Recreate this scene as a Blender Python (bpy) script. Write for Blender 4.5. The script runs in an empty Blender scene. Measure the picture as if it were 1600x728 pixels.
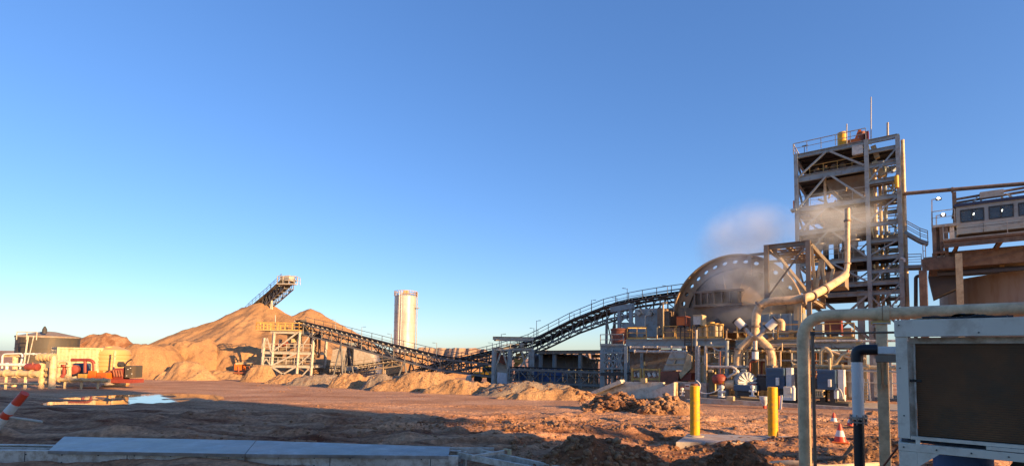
import bpy, math, random
import numpy as np
from mathutils import Vector, Matrix
R = math.radians
random.seed(7)
SC = bpy.context.scene
COL = SC.collection

# ------------------------------------------------------------------ camera
CZ = 2.0
cam_rot = Matrix.Rotation(R(90 + 3.5), 3, 'X') @ Matrix.Rotation(R(0.9), 3, 'Z')
cd = bpy.data.cameras.new('camera')
cd.sensor_width = 36; cd.lens = 18.0
cd.shift_x = 0.0; cd.shift_y = (510 - 364) / 1600
cd.clip_start = 0.1; cd.clip_end = 8000
cam = bpy.data.objects.new('camera', cd); COL.objects.link(cam)
cam.matrix_world = Matrix.Translation((0, 0, CZ)) @ cam_rot.to_4x4()
SC.camera = cam
# ------------------------------------------------------------------ sky and sun
SUN_AZ = -40.0      # degrees from +X, counter-clockwise
SUN_EL = 13.0
w = bpy.data.worlds.new('World'); SC.world = w; w.use_nodes = True
nt = w.node_tree; nt.nodes.clear()
sky = nt.nodes.new('ShaderNodeTexSky'); sky.sky_type = 'NISHITA'; sky.sun_disc = False
sky.sun_elevation = R(SUN_EL); sky.sun_rotation = R(90 - SUN_AZ)
sky.altitude = 300; sky.air_density = 1.0; sky.dust_density = 0.9; sky.ozone_density = 6.0
bg = nt.nodes.new('ShaderNodeBackground'); bg.inputs['Strength'].default_value = 0.115
ow = nt.nodes.new('ShaderNodeOutputWorld')
gm = nt.nodes.new('ShaderNodeGamma'); gm.inputs[1].default_value = 0.74; hs = nt.nodes.new('ShaderNodeHueSaturation'); hs.inputs['Saturation'].default_value = 1.17; hs.inputs['Hue'].default_value = 0.513
nt.links.new(sky.outputs[0], gm.inputs[0]); nt.links.new(gm.outputs[0], hs.inputs['Color']); nt.links.new(hs.outputs[0], bg.inputs[0]); nt.links.new(bg.outputs[0], ow.inputs[0])
sl = bpy.data.lights.new('sun', 'SUN'); sl.energy = 3.0; sl.angle = R(0.5); sl.color = (1.0, 0.67, 0.36)
sun = bpy.data.objects.new('sun', sl); COL.objects.link(sun)
sd = Vector((math.cos(R(SUN_EL)) * math.cos(R(SUN_AZ)), math.cos(R(SUN_EL)) * math.sin(R(SUN_AZ)), math.sin(R(SUN_EL))))
sun.rotation_euler = sd.to_track_quat('Z', 'Y').to_euler(); sun.location = (60, -20, 40)
SC.view_settings.view_transform = 'Standard'; SC.view_settings.look = 'None'
SC.view_settings.exposure = 1.88; SC.view_settings.use_white_balance = True; SC.view_settings.white_balance_temperature = 7900; SC.view_settings.white_balance_tint = 14; SC.view_settings.gamma = 1
SC.render.engine = 'CYCLES'
SC.cycles.volume_step_rate = 2.0; SC.cycles.volume_max_steps = 96; SC.cycles.volume_bounces = 3

# ------------------------------------------------------------------ numeric helpers
U = Vector((0.783, -0.622, 0)); V = Vector((0.622, 0.783, 0)); Z = Vector((0, 0, 1))
def ray(px, py): return cam_rot @ Vector(((px - 800) / 800, -(py - 510) / 800, -1))
def Q(px, py, b):
    d = ray(px, py); return Vector((0, 0, CZ)) + d * (b / d.dot(V))
def YQ(px, py, Y):
    d = ray(px, py); return Vector((0, 0, CZ)) + d * (Y / d.y)
def A(px, b, py=560): return Q(px, py, b).dot(U)
def W(a, b, z): return U * a + V * b + Z * z
def ZQ(px, py, b): return Q(px, py, b).z

rng = np.random.RandomState(11)
LAT = rng.rand(256, 256)
def vnoise(x, y):
    xi = np.floor(x).astype(int); yi = np.floor(y).astype(int)
    fx = x - xi; fy = y - yi
    fx = fx * fx * (3 - 2 * fx); fy = fy * fy * (3 - 2 * fy)
    a = LAT[xi % 256, yi % 256]; b = LAT[(xi + 1) % 256, yi % 256]
    c = LAT[xi % 256, (yi + 1) % 256]; d = LAT[(xi + 1) % 256, (yi + 1) % 256]
    return (a * (1 - fx) + b * fx) * (1 - fy) + (c * (1 - fx) + d * fx) * fy
def fbm(x, y, o=4):
    s = 0; am = .5; t = 0
    for i in range(o):
        s = s + am * (vnoise(x + 17.3 * i, y + 9.1 * i) - .5); t += am
        x = x * 2.03; y = y * 2.03; am *= .5
    return s / t * 2
TRACKS = [(15.0, -.18, .9), (16.9, -.18, .9), (11.6, .03, 1.3), (13.3, .03, 1.3), (19.5, -.30, .8), (21.3, -.30, .8), (25.5, -.12, .7), (27.4, -.12, .7), (17.6, .10, .5), (19.4, .10, .5)]
PUD = (-21.4, 28.4)
PUD_Z = [0]
def zbase(y):
    return CZ - np.interp(y, [-50, 0, 14, 33, 48, 80, 140, 3000], [2.0, 2.0, 2.0, 2.85, 3.4, 4.1, 4.3, 5.0])
def zg(x, y):
    x = np.asarray(x, float); y = np.asarray(y, float)
    r = np.hypot(x, y)
    z = zbase(y)
    near = np.clip(1 - (r - 20) / 140, .15, 1)
    z = z + .09 * near * fbm(x * .11, y * .11, 3)
    rough = np.clip((26 - y + .25 * x) / 8, 0, 1) * np.clip((y - 2) / 3, 0, 1)          # churned soil near by
    rough = np.maximum(rough, .22)
    z = z + .13 * near * rough * fbm(x * .55 + 3, y * .9 + 7, 4)
    rid = 1 - np.abs(fbm(x * .35 + .25 * y, y * .9 - .2 * x + 40, 3)) * 2.2
    z = z +   .12 * rough * np.clip(rid, 0, 1) ** 3
    stre = fbm(x * .22 + .5 * y * .1, y * 2.1 + .35 * x, 4)
    z = z + .075 * near * np.clip(rough * 1.3, 0, 1) * stre
    z = z + .045 * near * np.clip(rough * 1.2, 0, 1) * fbm(x * 2.2 + 9, y * 2.6, 3)
    # wheel ruts sweeping from the left foreground to the right
    for k, (c0, sl_, wv) in enumerate(TRACKS):
        yy = c0 + sl_ * x + .6 * np.sin(x * .12 * wv + k // 2 * 2.1)
        d = (y - yy) / .28
        z = z - .085 * np.exp(-d * d) * (x < 14) * (.6 + .4 * vnoise(x * 2, y * 2)) + .06 * np.exp(-((np.abs(y - yy) - .5) / .2) ** 2) * (x < 14)
    cl = fbm(x * 1.3 + 31, y * 1.9 + 11, 4)
    z = z + .10 * np.clip(cl - .12, 0, 1) * np.clip((30 - y) / 12, 0, 1) * np.clip((y - 10.8) / 1.5, 0, 1)
    # puddle basin
    e = ((x - PUD[0]) / 3.7) ** 2 + ((y - PUD[1]) / 4.8) ** 2
    wgt = np.clip(1.5 - e, 0, 1)
    z = z * (1 - wgt) + wgt * (PUD_Z[0] - .06 + .10 * (e - .70) + .20 * fbm(x * .8 + 5, y * .9, 4))
    return z
PUD_Z[0] = float(zbase(PUD[1])) - .04
def zs(x, y): return float(zg(x, y))
def GP(px, py):
    d = ray(px, py); lo, hi = 1.0, 400.0
    for _ in range(50):
        m = (lo + hi) / 2; p = Vector((0, 0, CZ)) + d * (m / d.y)
        if p.z > float(zbase(p.y)): lo = m
        else: hi = m
    return p

# ------------------------------------------------------------------ mesh helper
class MB:
    def __init__(s): s.v = []; s.f = []; s.s = []
    def add(s, vs, fs, smooth=False):
        n = len(s.v); s.v += [Vector(p) for p in vs]
        s.f += [tuple(i + n for i in f) for f in fs]; s.s += [smooth] * len(fs)
        return s
    def hexa(s, p):   # 8 points: bottom 4 then top 4
        return s.add(p, [(0, 3, 2, 1), (4, 5, 6, 7), (0, 1, 5, 4), (1, 2, 6, 5), (2, 3, 7, 6), (3, 0, 4, 7)])
    def gbox(s, a0, a1, b0, b1, z0, z1):
        return s.hexa([W(a0, b0, z0), W(a1, b0, z0), W(a1, b1, z0), W(a0, b1, z0), W(a0, b0, z1), W(a1, b0, z1), W(a1, b1, z1), W(a0, b1, z1)])
    def box(s, x0, x1, y0, y1, z0, z1):
        return s.hexa([(x0, y0, z0), (x1, y0, z0), (x1, y1, z0), (x0, y1, z0), (x0, y0, z1), (x1, y0, z1), (x1, y1, z1), (x0, y1, z1)])
    def bar(s, p, q, w=.2, h=None):
        p = Vector(p); q = Vector(q); h = h or w
        d = q - p
        if d.length < 1e-6: return s
        d.normalize()
        up = Z if abs(d.z) < .95 else V
        x = d.cross(up).normalized() * (w / 2); y = x.cross(d).normalized() * (h / 2)
        return s.hexa([p - x - y, p + x - y, q + x - y, q - x - y, p - x + y, p + x + y, q + x + y, q - x + y])
    def ibeam(s, p, q, w=.3, h=.4, t=.03):
        p = Vector(p); q = Vector(q); d = (q - p).normalized()
        up = Z if abs(d.z) < .95 else V
        x = d.cross(up).normalized(); y = x.cross(d).normalized()
        s.bar(p + y * (h - t) / 2, q + y * (h - t) / 2, w, t)
        s.bar(p - y * (h - t) / 2, q - y * (h - t) / 2, w, t)
        s.bar(p, q, t, h - 2 * t - .004)
        return s
    def tube(s, pts, r, n=12, caps=True):
        pts = [Vector(p) for p in pts]; N = len(pts)
        rr = r if isinstance(r, (list, tuple)) else [r] * N
        rings = []; prev = None
        for i, p in enumerate(pts):
            if i == 0: d = pts[1] - p
            elif i == N - 1: d = p - pts[-2]
            else: d = (pts[i + 1] - p).normalized() + (p - pts[i - 1]).normalized()
            d.normalize()
            if prev is None:
                x = d.cross(Z if abs(d.z) < .95 else V).normalized()
            else:
                x = (prev - d * prev.dot(d)).normalized()
            prev = x; y = d.cross(x)
            rings.append([p + (x * math.cos(2 * math.pi * k / n) + y * math.sin(2 * math.pi * k / n)) * rr[i] for k in range(n)])
        fs = []
        for i in range(N - 1):
            for k in range(n):
                a = i * n + k; b = i * n + (k + 1) % n
                fs.append((a, b, b + n, a + n))
        s.add([v for r_ in rings for v in r_], fs, True)
        if caps:
            s.add(rings[0], [tuple(range(n))[::-1]]); s.add(rings[-1], [tuple(range(n))])
        return s
    def lathe(s, c, prof, n=32, axis=Z, caps=True, smooth=True):
        c = Vector(c); axis = axis.normalized()
        x = axis.cross(Z if abs(axis.z) < .9 else Vector((1, 0, 0))).normalized(); y = axis.cross(x)
        for (r0, h0), (r1, h1) in zip(prof, prof[1:]):
            vs = [c + axis * h0 + (x * math.cos(2 * math.pi * k / n) + y * math.sin(2 * math.pi * k / n)) * r0 for k in range(n)]
            vs += [c + axis * h1 + (x * math.cos(2 * math.pi * k / n) + y * math.sin(2 * math.pi * k / n)) * r1 for k in range(n)]
            s.add(vs, [(k, (k + 1) % n, (k + 1) % n + n, k + n) for k in range(n)], smooth)
        if caps:
            for r0, h0 in (prof[0], prof[-1]):
                if r0 > 1e-4:
                    s.add([c + axis * h0 + (x * math.cos(2 * math.pi * k / n) + y * math.sin(2 * math.pi * k / n)) * r0 for k in range(n)], [tuple(range(n))])
        return s
    def rail(s, pts, h=1.05, r=.025, sp=1.5, mid=True, kick=False):
        pts = [Vector(p) for p in pts]
        for p, q in zip(pts, pts[1:]):
            L = (q - p).length; n = max(1, round(L / sp))
            for i in range(n + 1):
                c = p.lerp(q, i / n); s.bar(c, c + Z * h, 2 * r)
            s.bar(p + Z * h, q + Z * h, 2 * r + .01)
            if mid: s.bar(p + Z * h * .52, q + Z * h * .52, 1.6 * r)
            if kick: s.bar(p + Z * .08, q + Z * .08, .02, .15)
        return s
    def build(s, name, mat, parent=None, origin=None, bevel=0):
        o_ = Vector(origin) if origin is not None else (Vector(parent['_o']) if parent is not None else Vector((0, 0, 0)))
        me = bpy.data.meshes.new(name)
        me.from_pydata([tuple(v - o_) for v in s.v], [], s.f); me.update()
        me.polygons.foreach_set('use_smooth', s.s)
        me.materials.append(mat)
        o = bpy.data.objects.new(name, me); COL.objects.link(o)
        if parent is not None: o.parent = parent
        else: o.location = o_
        if bevel:
            m = o.modifiers.new('bevel', 'BEVEL'); m.width = bevel; m.segments = 2; m.limit_method = 'ANGLE'
        if parent is not None and parent.type == 'MESH':
            pass
        o['_o'] = tuple(o_)
        return o
def bend(pts, r, n=6):
    """round the inner corners of a polyline"""
    pts = [Vector(p) for p in pts]; out = [pts[0]]
    for a, b, c in zip(pts, pts[1:], pts[2:]):
        d0 = (a - b); d1 = (c - b); rr = min(r, d0.length * .49, d1.length * .49)
        s0 = b + d0.normalized() * rr; s1 = b + d1.normalized() * rr
        for i in range(n + 1):
            t = i / n; out.append(s0.lerp(b, t).lerp(b.lerp(s1, t), t))
    out.append(pts[-1]); return out
USED = set()
def tag(o, label=None, cat=None, group=None, kind=None):
    if label: o['label'] = label
    if cat: o['category'] = cat
    if group: o['group'] = group
    if kind: o['kind'] = kind
    return o
def thing(name, label, cat, loc, group=None):
    o = bpy.data.objects.new(name, None); COL.objects.link(o)
    o.location = loc; o['_o'] = tuple(loc); o.empty_display_size = .2
    return tag(o, label, cat, group)
def copy_tree(o, parent=None):
    c = o.copy(); COL.objects.link(c)
    if parent: c.parent = parent
    for ch in [x for x in list(o.children)]: copy_tree(ch, c)
    return c
def place(proto, used, loc, rz, label, group, scale=None):
    o = proto if not used[0] else copy_tree(proto)
    used[0] = True
    o.location = loc; o.rotation_euler = (0, 0, rz)
    o['label'] = label; o['group'] = group
    return o

# ------------------------------------------------------------------ materials
def mat(name, col, rough=.6, metal=0.0, var=.25, scale=1.5, bump=.0, bscale=20, dirt=None, dirt_amt=.35, spec=.4, streak=False):
    m = bpy.data.materials.new(name); m.use_nodes = True
    t = m.node_tree; p = t.nodes['Principled BSDF']
    p.inputs['Roughness'].default_value = rough; p.inputs['Metallic'].default_value = metal
    p.inputs['Specular IOR Level'].default_value = spec
    tc = t.nodes.new('ShaderNodeTexCoord')
    mp = t.nodes.new('ShaderNodeMapping'); t.links.new(tc.outputs['Object'], mp.inputs[0])
    if streak: mp.inputs['Scale'].default_value = (1, 1, .18)
    n = t.nodes.new('ShaderNodeTexNoise'); n.inputs['Scale'].default_value = scale; n.inputs['Detail'].default_value = 8; n.inputs['Roughness'].default_value = .62
    t.links.new(mp.outputs[0], n.inputs['Vector'])
    r = t.nodes.new('ShaderNodeValToRGB')
    r.color_ramp.elements[0].position = .3; r.color_ramp.elements[1].position = .7
    c = Vector(col)
    r.color_ramp.elements[0].color = (*(c * (1 - var)), 1); r.color_ramp.elements[1].color = (*[min(1, k) for k in c * (1 + var * .6)], 1)
    t.links.new(n.outputs['Fac'], r.inputs[0])
    out = r.outputs[0]
    if dirt:
        n2 = t.nodes.new('ShaderNodeTexNoise'); n2.inputs['Scale'].default_value = scale * 2.7; n2.inputs['Detail'].default_value = 10; n2.inputs['Roughness'].default_value = .7
        t.links.new(mp.outputs[0], n2.inputs['Vector'])
        r2 = t.nodes.new('ShaderNodeValToRGB'); r2.color_ramp.elements[0].position = .62 - dirt_amt * .45; r2.color_ramp.elements[1].position = .78 - dirt_amt * .35
        t.links.new(n2.outputs['Fac'], r2.inputs[0])
        mx = t.nodes.new('ShaderNodeMix'); mx.data_type = 'RGBA'
        mul = t.nodes.new('ShaderNodeMath'); mul.operation = 'MULTIPLY'; mul.inputs[1].default_value = .75
        t.links.new(r2.outputs[0], mul.inputs[0]); t.links.new(mul.outputs[0], mx.inputs['Factor'])
        t.links.new(out, mx.inputs[6]); mx.inputs[7].default_value = (*dirt, 1)
        out = mx.outputs[2]
    t.links.new(out, p.inputs['Base Color'])
    rr = t.nodes.new('ShaderNodeMapRange'); rr.inputs[3].default_value = max(.05, rough - .12); rr.inputs[4].default_value = min(1, rough + .12)
    t.links.new(n.outputs['Fac'], rr.inputs[0]); t.links.new(rr.outputs[0], p.inputs['Roughness'])
    if bump:
        nb = t.nodes.new('ShaderNodeTexNoise'); nb.inputs['Scale'].default_value = bscale; nb.inputs['Detail'].default_value = 8
        t.links.new(tc.outputs['Object'], nb.inputs['Vector'])
        b = t.nodes.new('ShaderNodeBump'); b.inputs['Strength'].default_value = 1; b.inputs['Distance'].default_value = bump
        t.links.new(nb.outputs['Fac'], b.inputs['Height']); t.links.new(b.outputs[0], p.inputs['Normal'])
    return m
DUST = (.30, .16, .08)
M = dict(
    steel_conv=mat('shade_darkened_steel', (.15, .155, .15), .55, 0, .25, .8, dirt=(.15, .10, .07), dirt_amt=.35),  # conveyor steel, base colour darkened to stand for shade on the trusses
    steel=mat('painted_steel', (.27, .32, .325), .55, 0, .2, .8, dirt=(.20, .14, .09), dirt_amt=.3),
    steel_dusty=mat('dusty_steel', (.27, .235, .19), .7, 0, .3, .8, dirt=(.24, .15, .09), dirt_amt=.55),
    steel_light=mat('light_steel', (.42, .40, .34), .6, 0, .2, .9, dirt=(.30, .20, .12), dirt_amt=.3),
    dark=mat('dark_steel', (.055, .052, .05), .7, 0, .3, 1),
    brown=mat('dusty_brown_steel', (.22, .145, .095), .75, 0, .3, .9, dirt=(.12, .07, .045), dirt_amt=.4),
    beige=mat('beige_pipe_paint', (.74, .52, .30), .5, 0, .14, 1.3, .004, 9, dirt=(.36, .23, .13), dirt_amt=.4),
    cream=mat('cream_paint', (.52, .40, .23), .55, 0, .15, 1.0, dirt=(.32, .2, .1), dirt_amt=.35),
    yellow=mat('yellow_paint', (.85, .40, .012), .5, 0, .12, 3, .001, 20, dirt=(.42, .20, .06), dirt_amt=.38),
    rail=mat('dull_yellow_paint', (.62, .35, .09), .6, 0, .15, 2, dirt=(.3, .18, .08), dirt_amt=.35),
    concrete_light=mat('pale_concrete', (.60, .54, .43), .85, 0, .2, 1.0, .01, 12, dirt=(.38, .25, .15), dirt_amt=.35),
    concrete=mat('concrete', (.40, .37, .32), .85, 0, .2, 1.2, .01, 12, dirt=(.30, .19, .12), dirt_amt=.4),
    galv=mat('galvanised_steel', (.33, .325, .325), .42, .5, .75, 1.6, .006, 4, dirt=(.24, .20, .17), dirt_amt=.6),
    galv_dull=mat('dull_galvanised', (.56, .52, .45), .55, .15, .25, 3, dirt=(.26, .18, .12), dirt_amt=.4),
    belt=mat('conveyor_rubber', (.02, .02, .022), .8, 0, .3, 3, dirt=(.12, .07, .045), dirt_amt=.2),
    white=mat('white_paint', (.64, .63, .59), .5, 0, .08, 2, dirt=(.5, .42, .33), dirt_amt=.15),
    silo=mat('silo_steel', (.50, .475, .42), .42, .15, .2, .5, dirt=(.34, .29, .22), dirt_amt=.4, streak=True),
    red=mat('red_paint', (.26, .05, .035), .5, 0, .2, 2, dirt=(.3, .1, .06), dirt_amt=.2),
    orange=mat('orange_paint', (.75, .16, .03), .5, 0, .15, 2, dirt=(.35, .14, .06), dirt_amt=.2),
    rust=mat('rusty_red_paint', (.27, .085, .05), .7, 0, .3, 1.5, dirt=(.12, .05, .03), dirt_amt=.3),
    motor=mat('blue_motor_paint', (.035, .085, .15), .45, 0, .15, 2, dirt=(.10, .09, .08), dirt_amt=.2),
    blue=mat('blue_container_paint', (.03, .09, .22), .6, 0, .2, 2),
    grey=mat('grey_unit_paint', (.66, .60, .49), .5, 0, .1, 1.5, .001, 30, dirt=(.42, .33, .24), dirt_amt=.3),
    fins=mat('coil_fins', (.19, .09, .042), .6, .0, .4, 1.6, dirt=(.10, .07, .045), dirt_amt=.4),
    black=mat('black_plastic', (.015, .015, .017), .45, 0, .2, 4),
    tank_dark=mat('dark_tank_steel', (.07, .062, .05), .6, 0, .3, .6, dirt=(.13, .09, .05), dirt_amt=.3, streak=True),
    poly=mat('poly_tank', (.56, .32, .13), .6, 0, .08, 1),
    tank=mat('concrete_tank', (.36, .32, .27), .8, 0, .15, .3, dirt=(.25, .17, .11), dirt_amt=.35, streak=True),
    mill=mat('mill_shell', (.24, .165, .11), .75, 0, .25, .7, dirt=(.12, .085, .06), dirt_amt=.4),
    ring=mat('girth_gear_guard', (.37, .255, .15), .7, 0, .18, .7, dirt=(.28, .18, .11), dirt_amt=.35),
    clad=mat('cabin_cladding', (.36, .37, .33), .6, 0, .12, .8, dirt=(.28, .22, .15), dirt_amt=.3),
    roofb=mat('blue_roof_trim', (.03, .04, .08), .5, 0, .1, 1),
    cloth=mat('white_tarp', (.7, .73, .78), .7, 0, .1, 3),
    tarp=mat('shed_cover', (.27, .23, .21), .75, 0, .2, .5, dirt=(.33, .24, .17), dirt_amt=.4),
)
def earth(name, c_lo, c_hi, c_red, scale=.3, bump=.06, bscale=3.0, red_amt=.5, stones=.5, damp=False):
    m = bpy.data.materials.new(name); m.use_nodes = True
    t = m.node_tree; p = t.nodes['Principled BSDF']; p.inputs['Roughness'].default_value = .95; p.inputs['Specular IOR Level'].default_value = .15
    g = t.nodes.new('ShaderNodeNewGeometry')
    def noise(sc, det=8, ro=.6):
        n = t.nodes.new('ShaderNodeTexNoise'); n.inputs['Scale'].default_value = sc; n.inputs['Detail'].default_value = det; n.inputs['Roughness'].default_value = ro
        t.links.new(g.outputs['Position'], n.inputs['Vector']); return n
    def ramp(inp, a, b, ca=(0, 0, 0), cb=(1, 1, 1)):
        r = t.nodes.new('ShaderNodeValToRGB'); r.color_ramp.elements[0].position = a; r.color_ramp.elements[1].position = b
        r.color_ramp.elements[0].color = (*ca, 1); r.color_ramp.elements[1].color = (*cb, 1); t.links.new(inp, r.inputs[0]); return r
    def mix(f, a, b):
        x = t.nodes.new('ShaderNodeMix'); x.data_type = 'RGBA'; t.links.new(f, x.inputs['Factor'])
        for i, q in ((6, a), (7, b)):
            if isinstance(q, tuple): x.inputs[i].default_value = (*q, 1)
            else: t.links.new(q, x.inputs[i])
        return x.outputs[2]
    n1 = noise(scale); base = ramp(n1.outputs['Fac'], .35, .68, c_lo, c_hi)
    n2 = noise(scale * .45, 6); f2 = ramp(n2.outputs['Fac'], .62 - red_amt * .2, .78 - red_amt * .2)
    c = mix(f2.outputs[0], base.outputs[0], c_red)
    n3 = noise(9, 6, .75); f3 = ramp(n3.outputs['Fac'], .3, .75, (.5, .47, .44), (1.4, 1.36, 1.3))
    mm = t.nodes.new('ShaderNodeMix'); mm.data_type = 'RGBA'; mm.blend_type = 'MULTIPLY'; mm.inputs['Factor'].default_value = 1
    t.links.new(c, mm.inputs[6]); t.links.new(f3.outputs[0], mm.inputs[7]); c = mm.outputs[2]
    vo = t.nodes.new('ShaderNodeTexVoronoi'); vo.inputs['Scale'].default_value = 6.5; t.links.new(g.outputs['Position'], vo.inputs['Vector'])
    fs = ramp(vo.outputs['Distance'], .12, .3, (1, 1, 1), (0, 0, 0))
    cr = ramp(vo.outputs['Color'], .45, .75)
    ml = t.nodes.new('ShaderNodeMath'); ml.operation = 'MULTIPLY'; t.links.new(fs.outputs[0], ml.inputs[0]); t.links.new(cr.outputs[0], ml.inputs[1])
    m2 = t.nodes.new('ShaderNodeMath'); m2.operation = 'MULTIPLY'; m2.inputs[1].default_value = stones; t.links.new(ml.outputs[0], m2.inputs[0])
    c = mix(m2.outputs[0], c, tuple(min(1, k * 1.35) for k in c_hi))
    if damp:   # churned damp soil in the near part of the yard, gravel further out
        sx = t.nodes.new('ShaderNodeSeparateXYZ'); t.links.new(g.outputs['Position'], sx.inputs[0])
        d1 = t.nodes.new('ShaderNodeMath'); d1.operation = 'MULTIPLY_ADD'; d1.inputs[1].default_value = .45
        t.links.new(sx.outputs[0], d1.inputs[0]); t.links.new(sx.outputs[1], d1.inputs[2])
        n9 = noise(.16, 7, .65); d2 = t.nodes.new('ShaderNodeMath'); d2.operation = 'MULTIPLY_ADD'; d2.inputs[1].default_value = 26
        t.links.new(n9.outputs['Fac'], d2.inputs[0]); t.links.new(d1.outputs[0], d2.inputs[2])
        mr = t.nodes.new('ShaderNodeMapRange'); mr.interpolation_type = 'SMOOTHSTEP'; mr.inputs[1].default_value = 26; mr.inputs[2].default_value = 35; mr.inputs[3].default_value = 1; mr.inputs[4].default_value = 0
        t.links.new(d2.outputs[0], mr.inputs[0])
        n8 = noise(.9, 9, .7); mpg = t.nodes.new('ShaderNodeMapping'); mpg.inputs['Scale'].default_value = (.28, 1.5, 1); mpg.inputs['Rotation'].default_value = (0, 0, .15)
        t.links.new(g.outputs['Position'], mpg.inputs[0]); t.links.new(mpg.outputs[0], n8.inputs['Vector'])
        dr = ramp(n8.outputs['Fac'], .38, .60, (.17, .06, .033), (.64, .355, .215))
        md = t.nodes.new('ShaderNodeMix'); md.data_type = 'RGBA'; md.blend_type = 'MULTIPLY'; md.inputs['Factor'].default_value = 1
        t.links.new(dr.outputs[0], md.inputs[6]); t.links.new(f3.outputs[0], md.inputs[7])
        c = mix(mr.outputs[0], c, md.outputs[2])
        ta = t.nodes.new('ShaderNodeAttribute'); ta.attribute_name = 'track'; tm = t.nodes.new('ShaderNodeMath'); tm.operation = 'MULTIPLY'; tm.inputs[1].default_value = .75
        t.links.new(ta.outputs['Fac'], tm.inputs[0]); c = mix(tm.outputs[0], c, (.19, .095, .05))  # ruts darkened: packed damp soil, plus shade the hollows barely catch
    t.links.new(c, p.inputs['Base Color'])
    nb = noise(bscale, 9, .68)
    ad = t.nodes.new('ShaderNodeMath'); ad.operation = 'MULTIPLY_ADD'; ad.inputs[1].default_value = .35
    t.links.new(m2.outputs[0], ad.inputs[0]); t.links.new(nb.outputs['Fac'], ad.inputs[2])
    b = t.nodes.new('ShaderNodeBump'); b.inputs['Strength'].default_value = 1; b.inputs['Distance'].default_value = bump
    t.links.new(ad.outputs[0], b.inputs['Height']); t.links.new(b.outputs[0], p.inputs['Normal'])
    return m
E = dict(
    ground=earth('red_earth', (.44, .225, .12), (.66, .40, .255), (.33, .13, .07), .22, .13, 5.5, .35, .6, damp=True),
    pile=earth('ore_pile', (.33, .19, .10), (.50, .30, .155), (.29, .145, .075), .10, .25, 1.2, .3, .35),
    berm=earth('gravel_berm', (.36, .215, .115), (.52, .335, .185), (.32, .16, .08), .4, .16, 3.5, .3, .9),
    grey=earth('grey_gravel', (.20, .17, .145), (.32, .26, .20), (.28, .17, .11), .5, .14, 4, .2, .9),
    red=earth('dark_red_soil', (.20, .085, .045), (.34, .165, .095), (.15, .055, .03), .9, .10, 5, .5, .35),
    rock=earth('rocky_heap', (.27, .135, .075), (.44, .27, .16), (.20, .085, .045), .8, .14, 4, .5, .8),
    hill=earth('waste_dump', (.30, .20, .14), (.42, .30, .21), (.28, .16, .10), .03, 1.2, .12, .3, .1),
)

# ------------------------------------------------------------------ the ground
def build_ground():
    ang = np.concatenate([np.linspace(-180, -62, 24)[:-1], np.linspace(-62, 62, 780), np.linspace(62, 180, 24)[1:-1]])
    rad = np.concatenate([np.geomspace(.6, 8, 16)[:-1], np.geomspace(8, 62, 430)[:-1], np.geomspace(62, 240, 90)[:-1], np.geomspace(240, 5000, 26)])
    a = np.radians(ang); X = np.outer(rad, np.sin(a)); Y = np.outer(rad, np.cos(a))
    Zz = zg(X, Y); nr, na = X.shape
    co = np.stack([X, Y, Zz], -1).reshape(-1, 3)
    i = np.arange(nr - 1)[:, None] * na; j = np.arange(na)[None, :]; j2 = (j + 1) % na
    f = np.stack([i + j, i + na + j, i + na + j2, i + j2], -1).reshape(-1, 4)[:, ::-1]
    c = len(co); co = np.vstack([co, [[0, 0, zs(0, 0)]]])
    me = bpy.data.meshes.new('ground')
    tri = np.stack([np.full(na, c), np.arange(na), (np.arange(na) + 1) % na], -1)
    nl = f.size + tri.size
    me.vertices.add(len(co)); me.vertices.foreach_set('co', co.ravel())
    me.loops.add(nl); me.loops.foreach_set('vertex_index', np.concatenate([f.ravel(), tri.ravel()]).astype(np.int32))
    me.polygons.add(len(f) + len(tri))
    me.polygons.foreach_set('loop_start', np.concatenate([np.arange(len(f)) * 4, f.size + np.arange(len(tri)) * 3]).astype(np.int32))
    me.update(calc_edges=True); me.validate()
    me.polygons.foreach_set('use_smooth', [True] * len(me.polygons))
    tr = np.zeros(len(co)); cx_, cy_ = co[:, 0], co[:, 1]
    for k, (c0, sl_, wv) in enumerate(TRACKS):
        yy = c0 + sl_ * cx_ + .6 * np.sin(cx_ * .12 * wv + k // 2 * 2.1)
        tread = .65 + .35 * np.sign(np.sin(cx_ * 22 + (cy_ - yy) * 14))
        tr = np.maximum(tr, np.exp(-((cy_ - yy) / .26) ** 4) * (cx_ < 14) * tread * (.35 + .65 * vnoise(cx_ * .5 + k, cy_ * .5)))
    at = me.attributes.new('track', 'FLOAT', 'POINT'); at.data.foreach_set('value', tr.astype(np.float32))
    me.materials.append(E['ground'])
    o = bpy.data.objects.new('ground', me); COL.objects.link(o); tag(o, kind='structure')
build_ground()
wm = bpy.data.materials.new('puddle_water'); wm.use_nodes = True
pp = wm.node_tree.nodes['Principled BSDF']; pp.inputs['Base Color'].default_value = (.10, .06, .04, 1); pp.inputs['Roughness'].default_value = .03; pp.inputs['Specular IOR Level'].default_value = 1.0; pp.inputs['IOR'].default_value = 1.5
mb = MB(); n = 40
mb.add([(PUD[0] + 4.6 * math.cos(2 * math.pi * k / n), PUD[1] + 5.8 * math.sin(2 * math.pi * k / n), PUD_Z[0] - .035) for k in range(n)], [tuple(range(n))])
tag(mb.build('puddle', wm), kind='structure')

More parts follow.
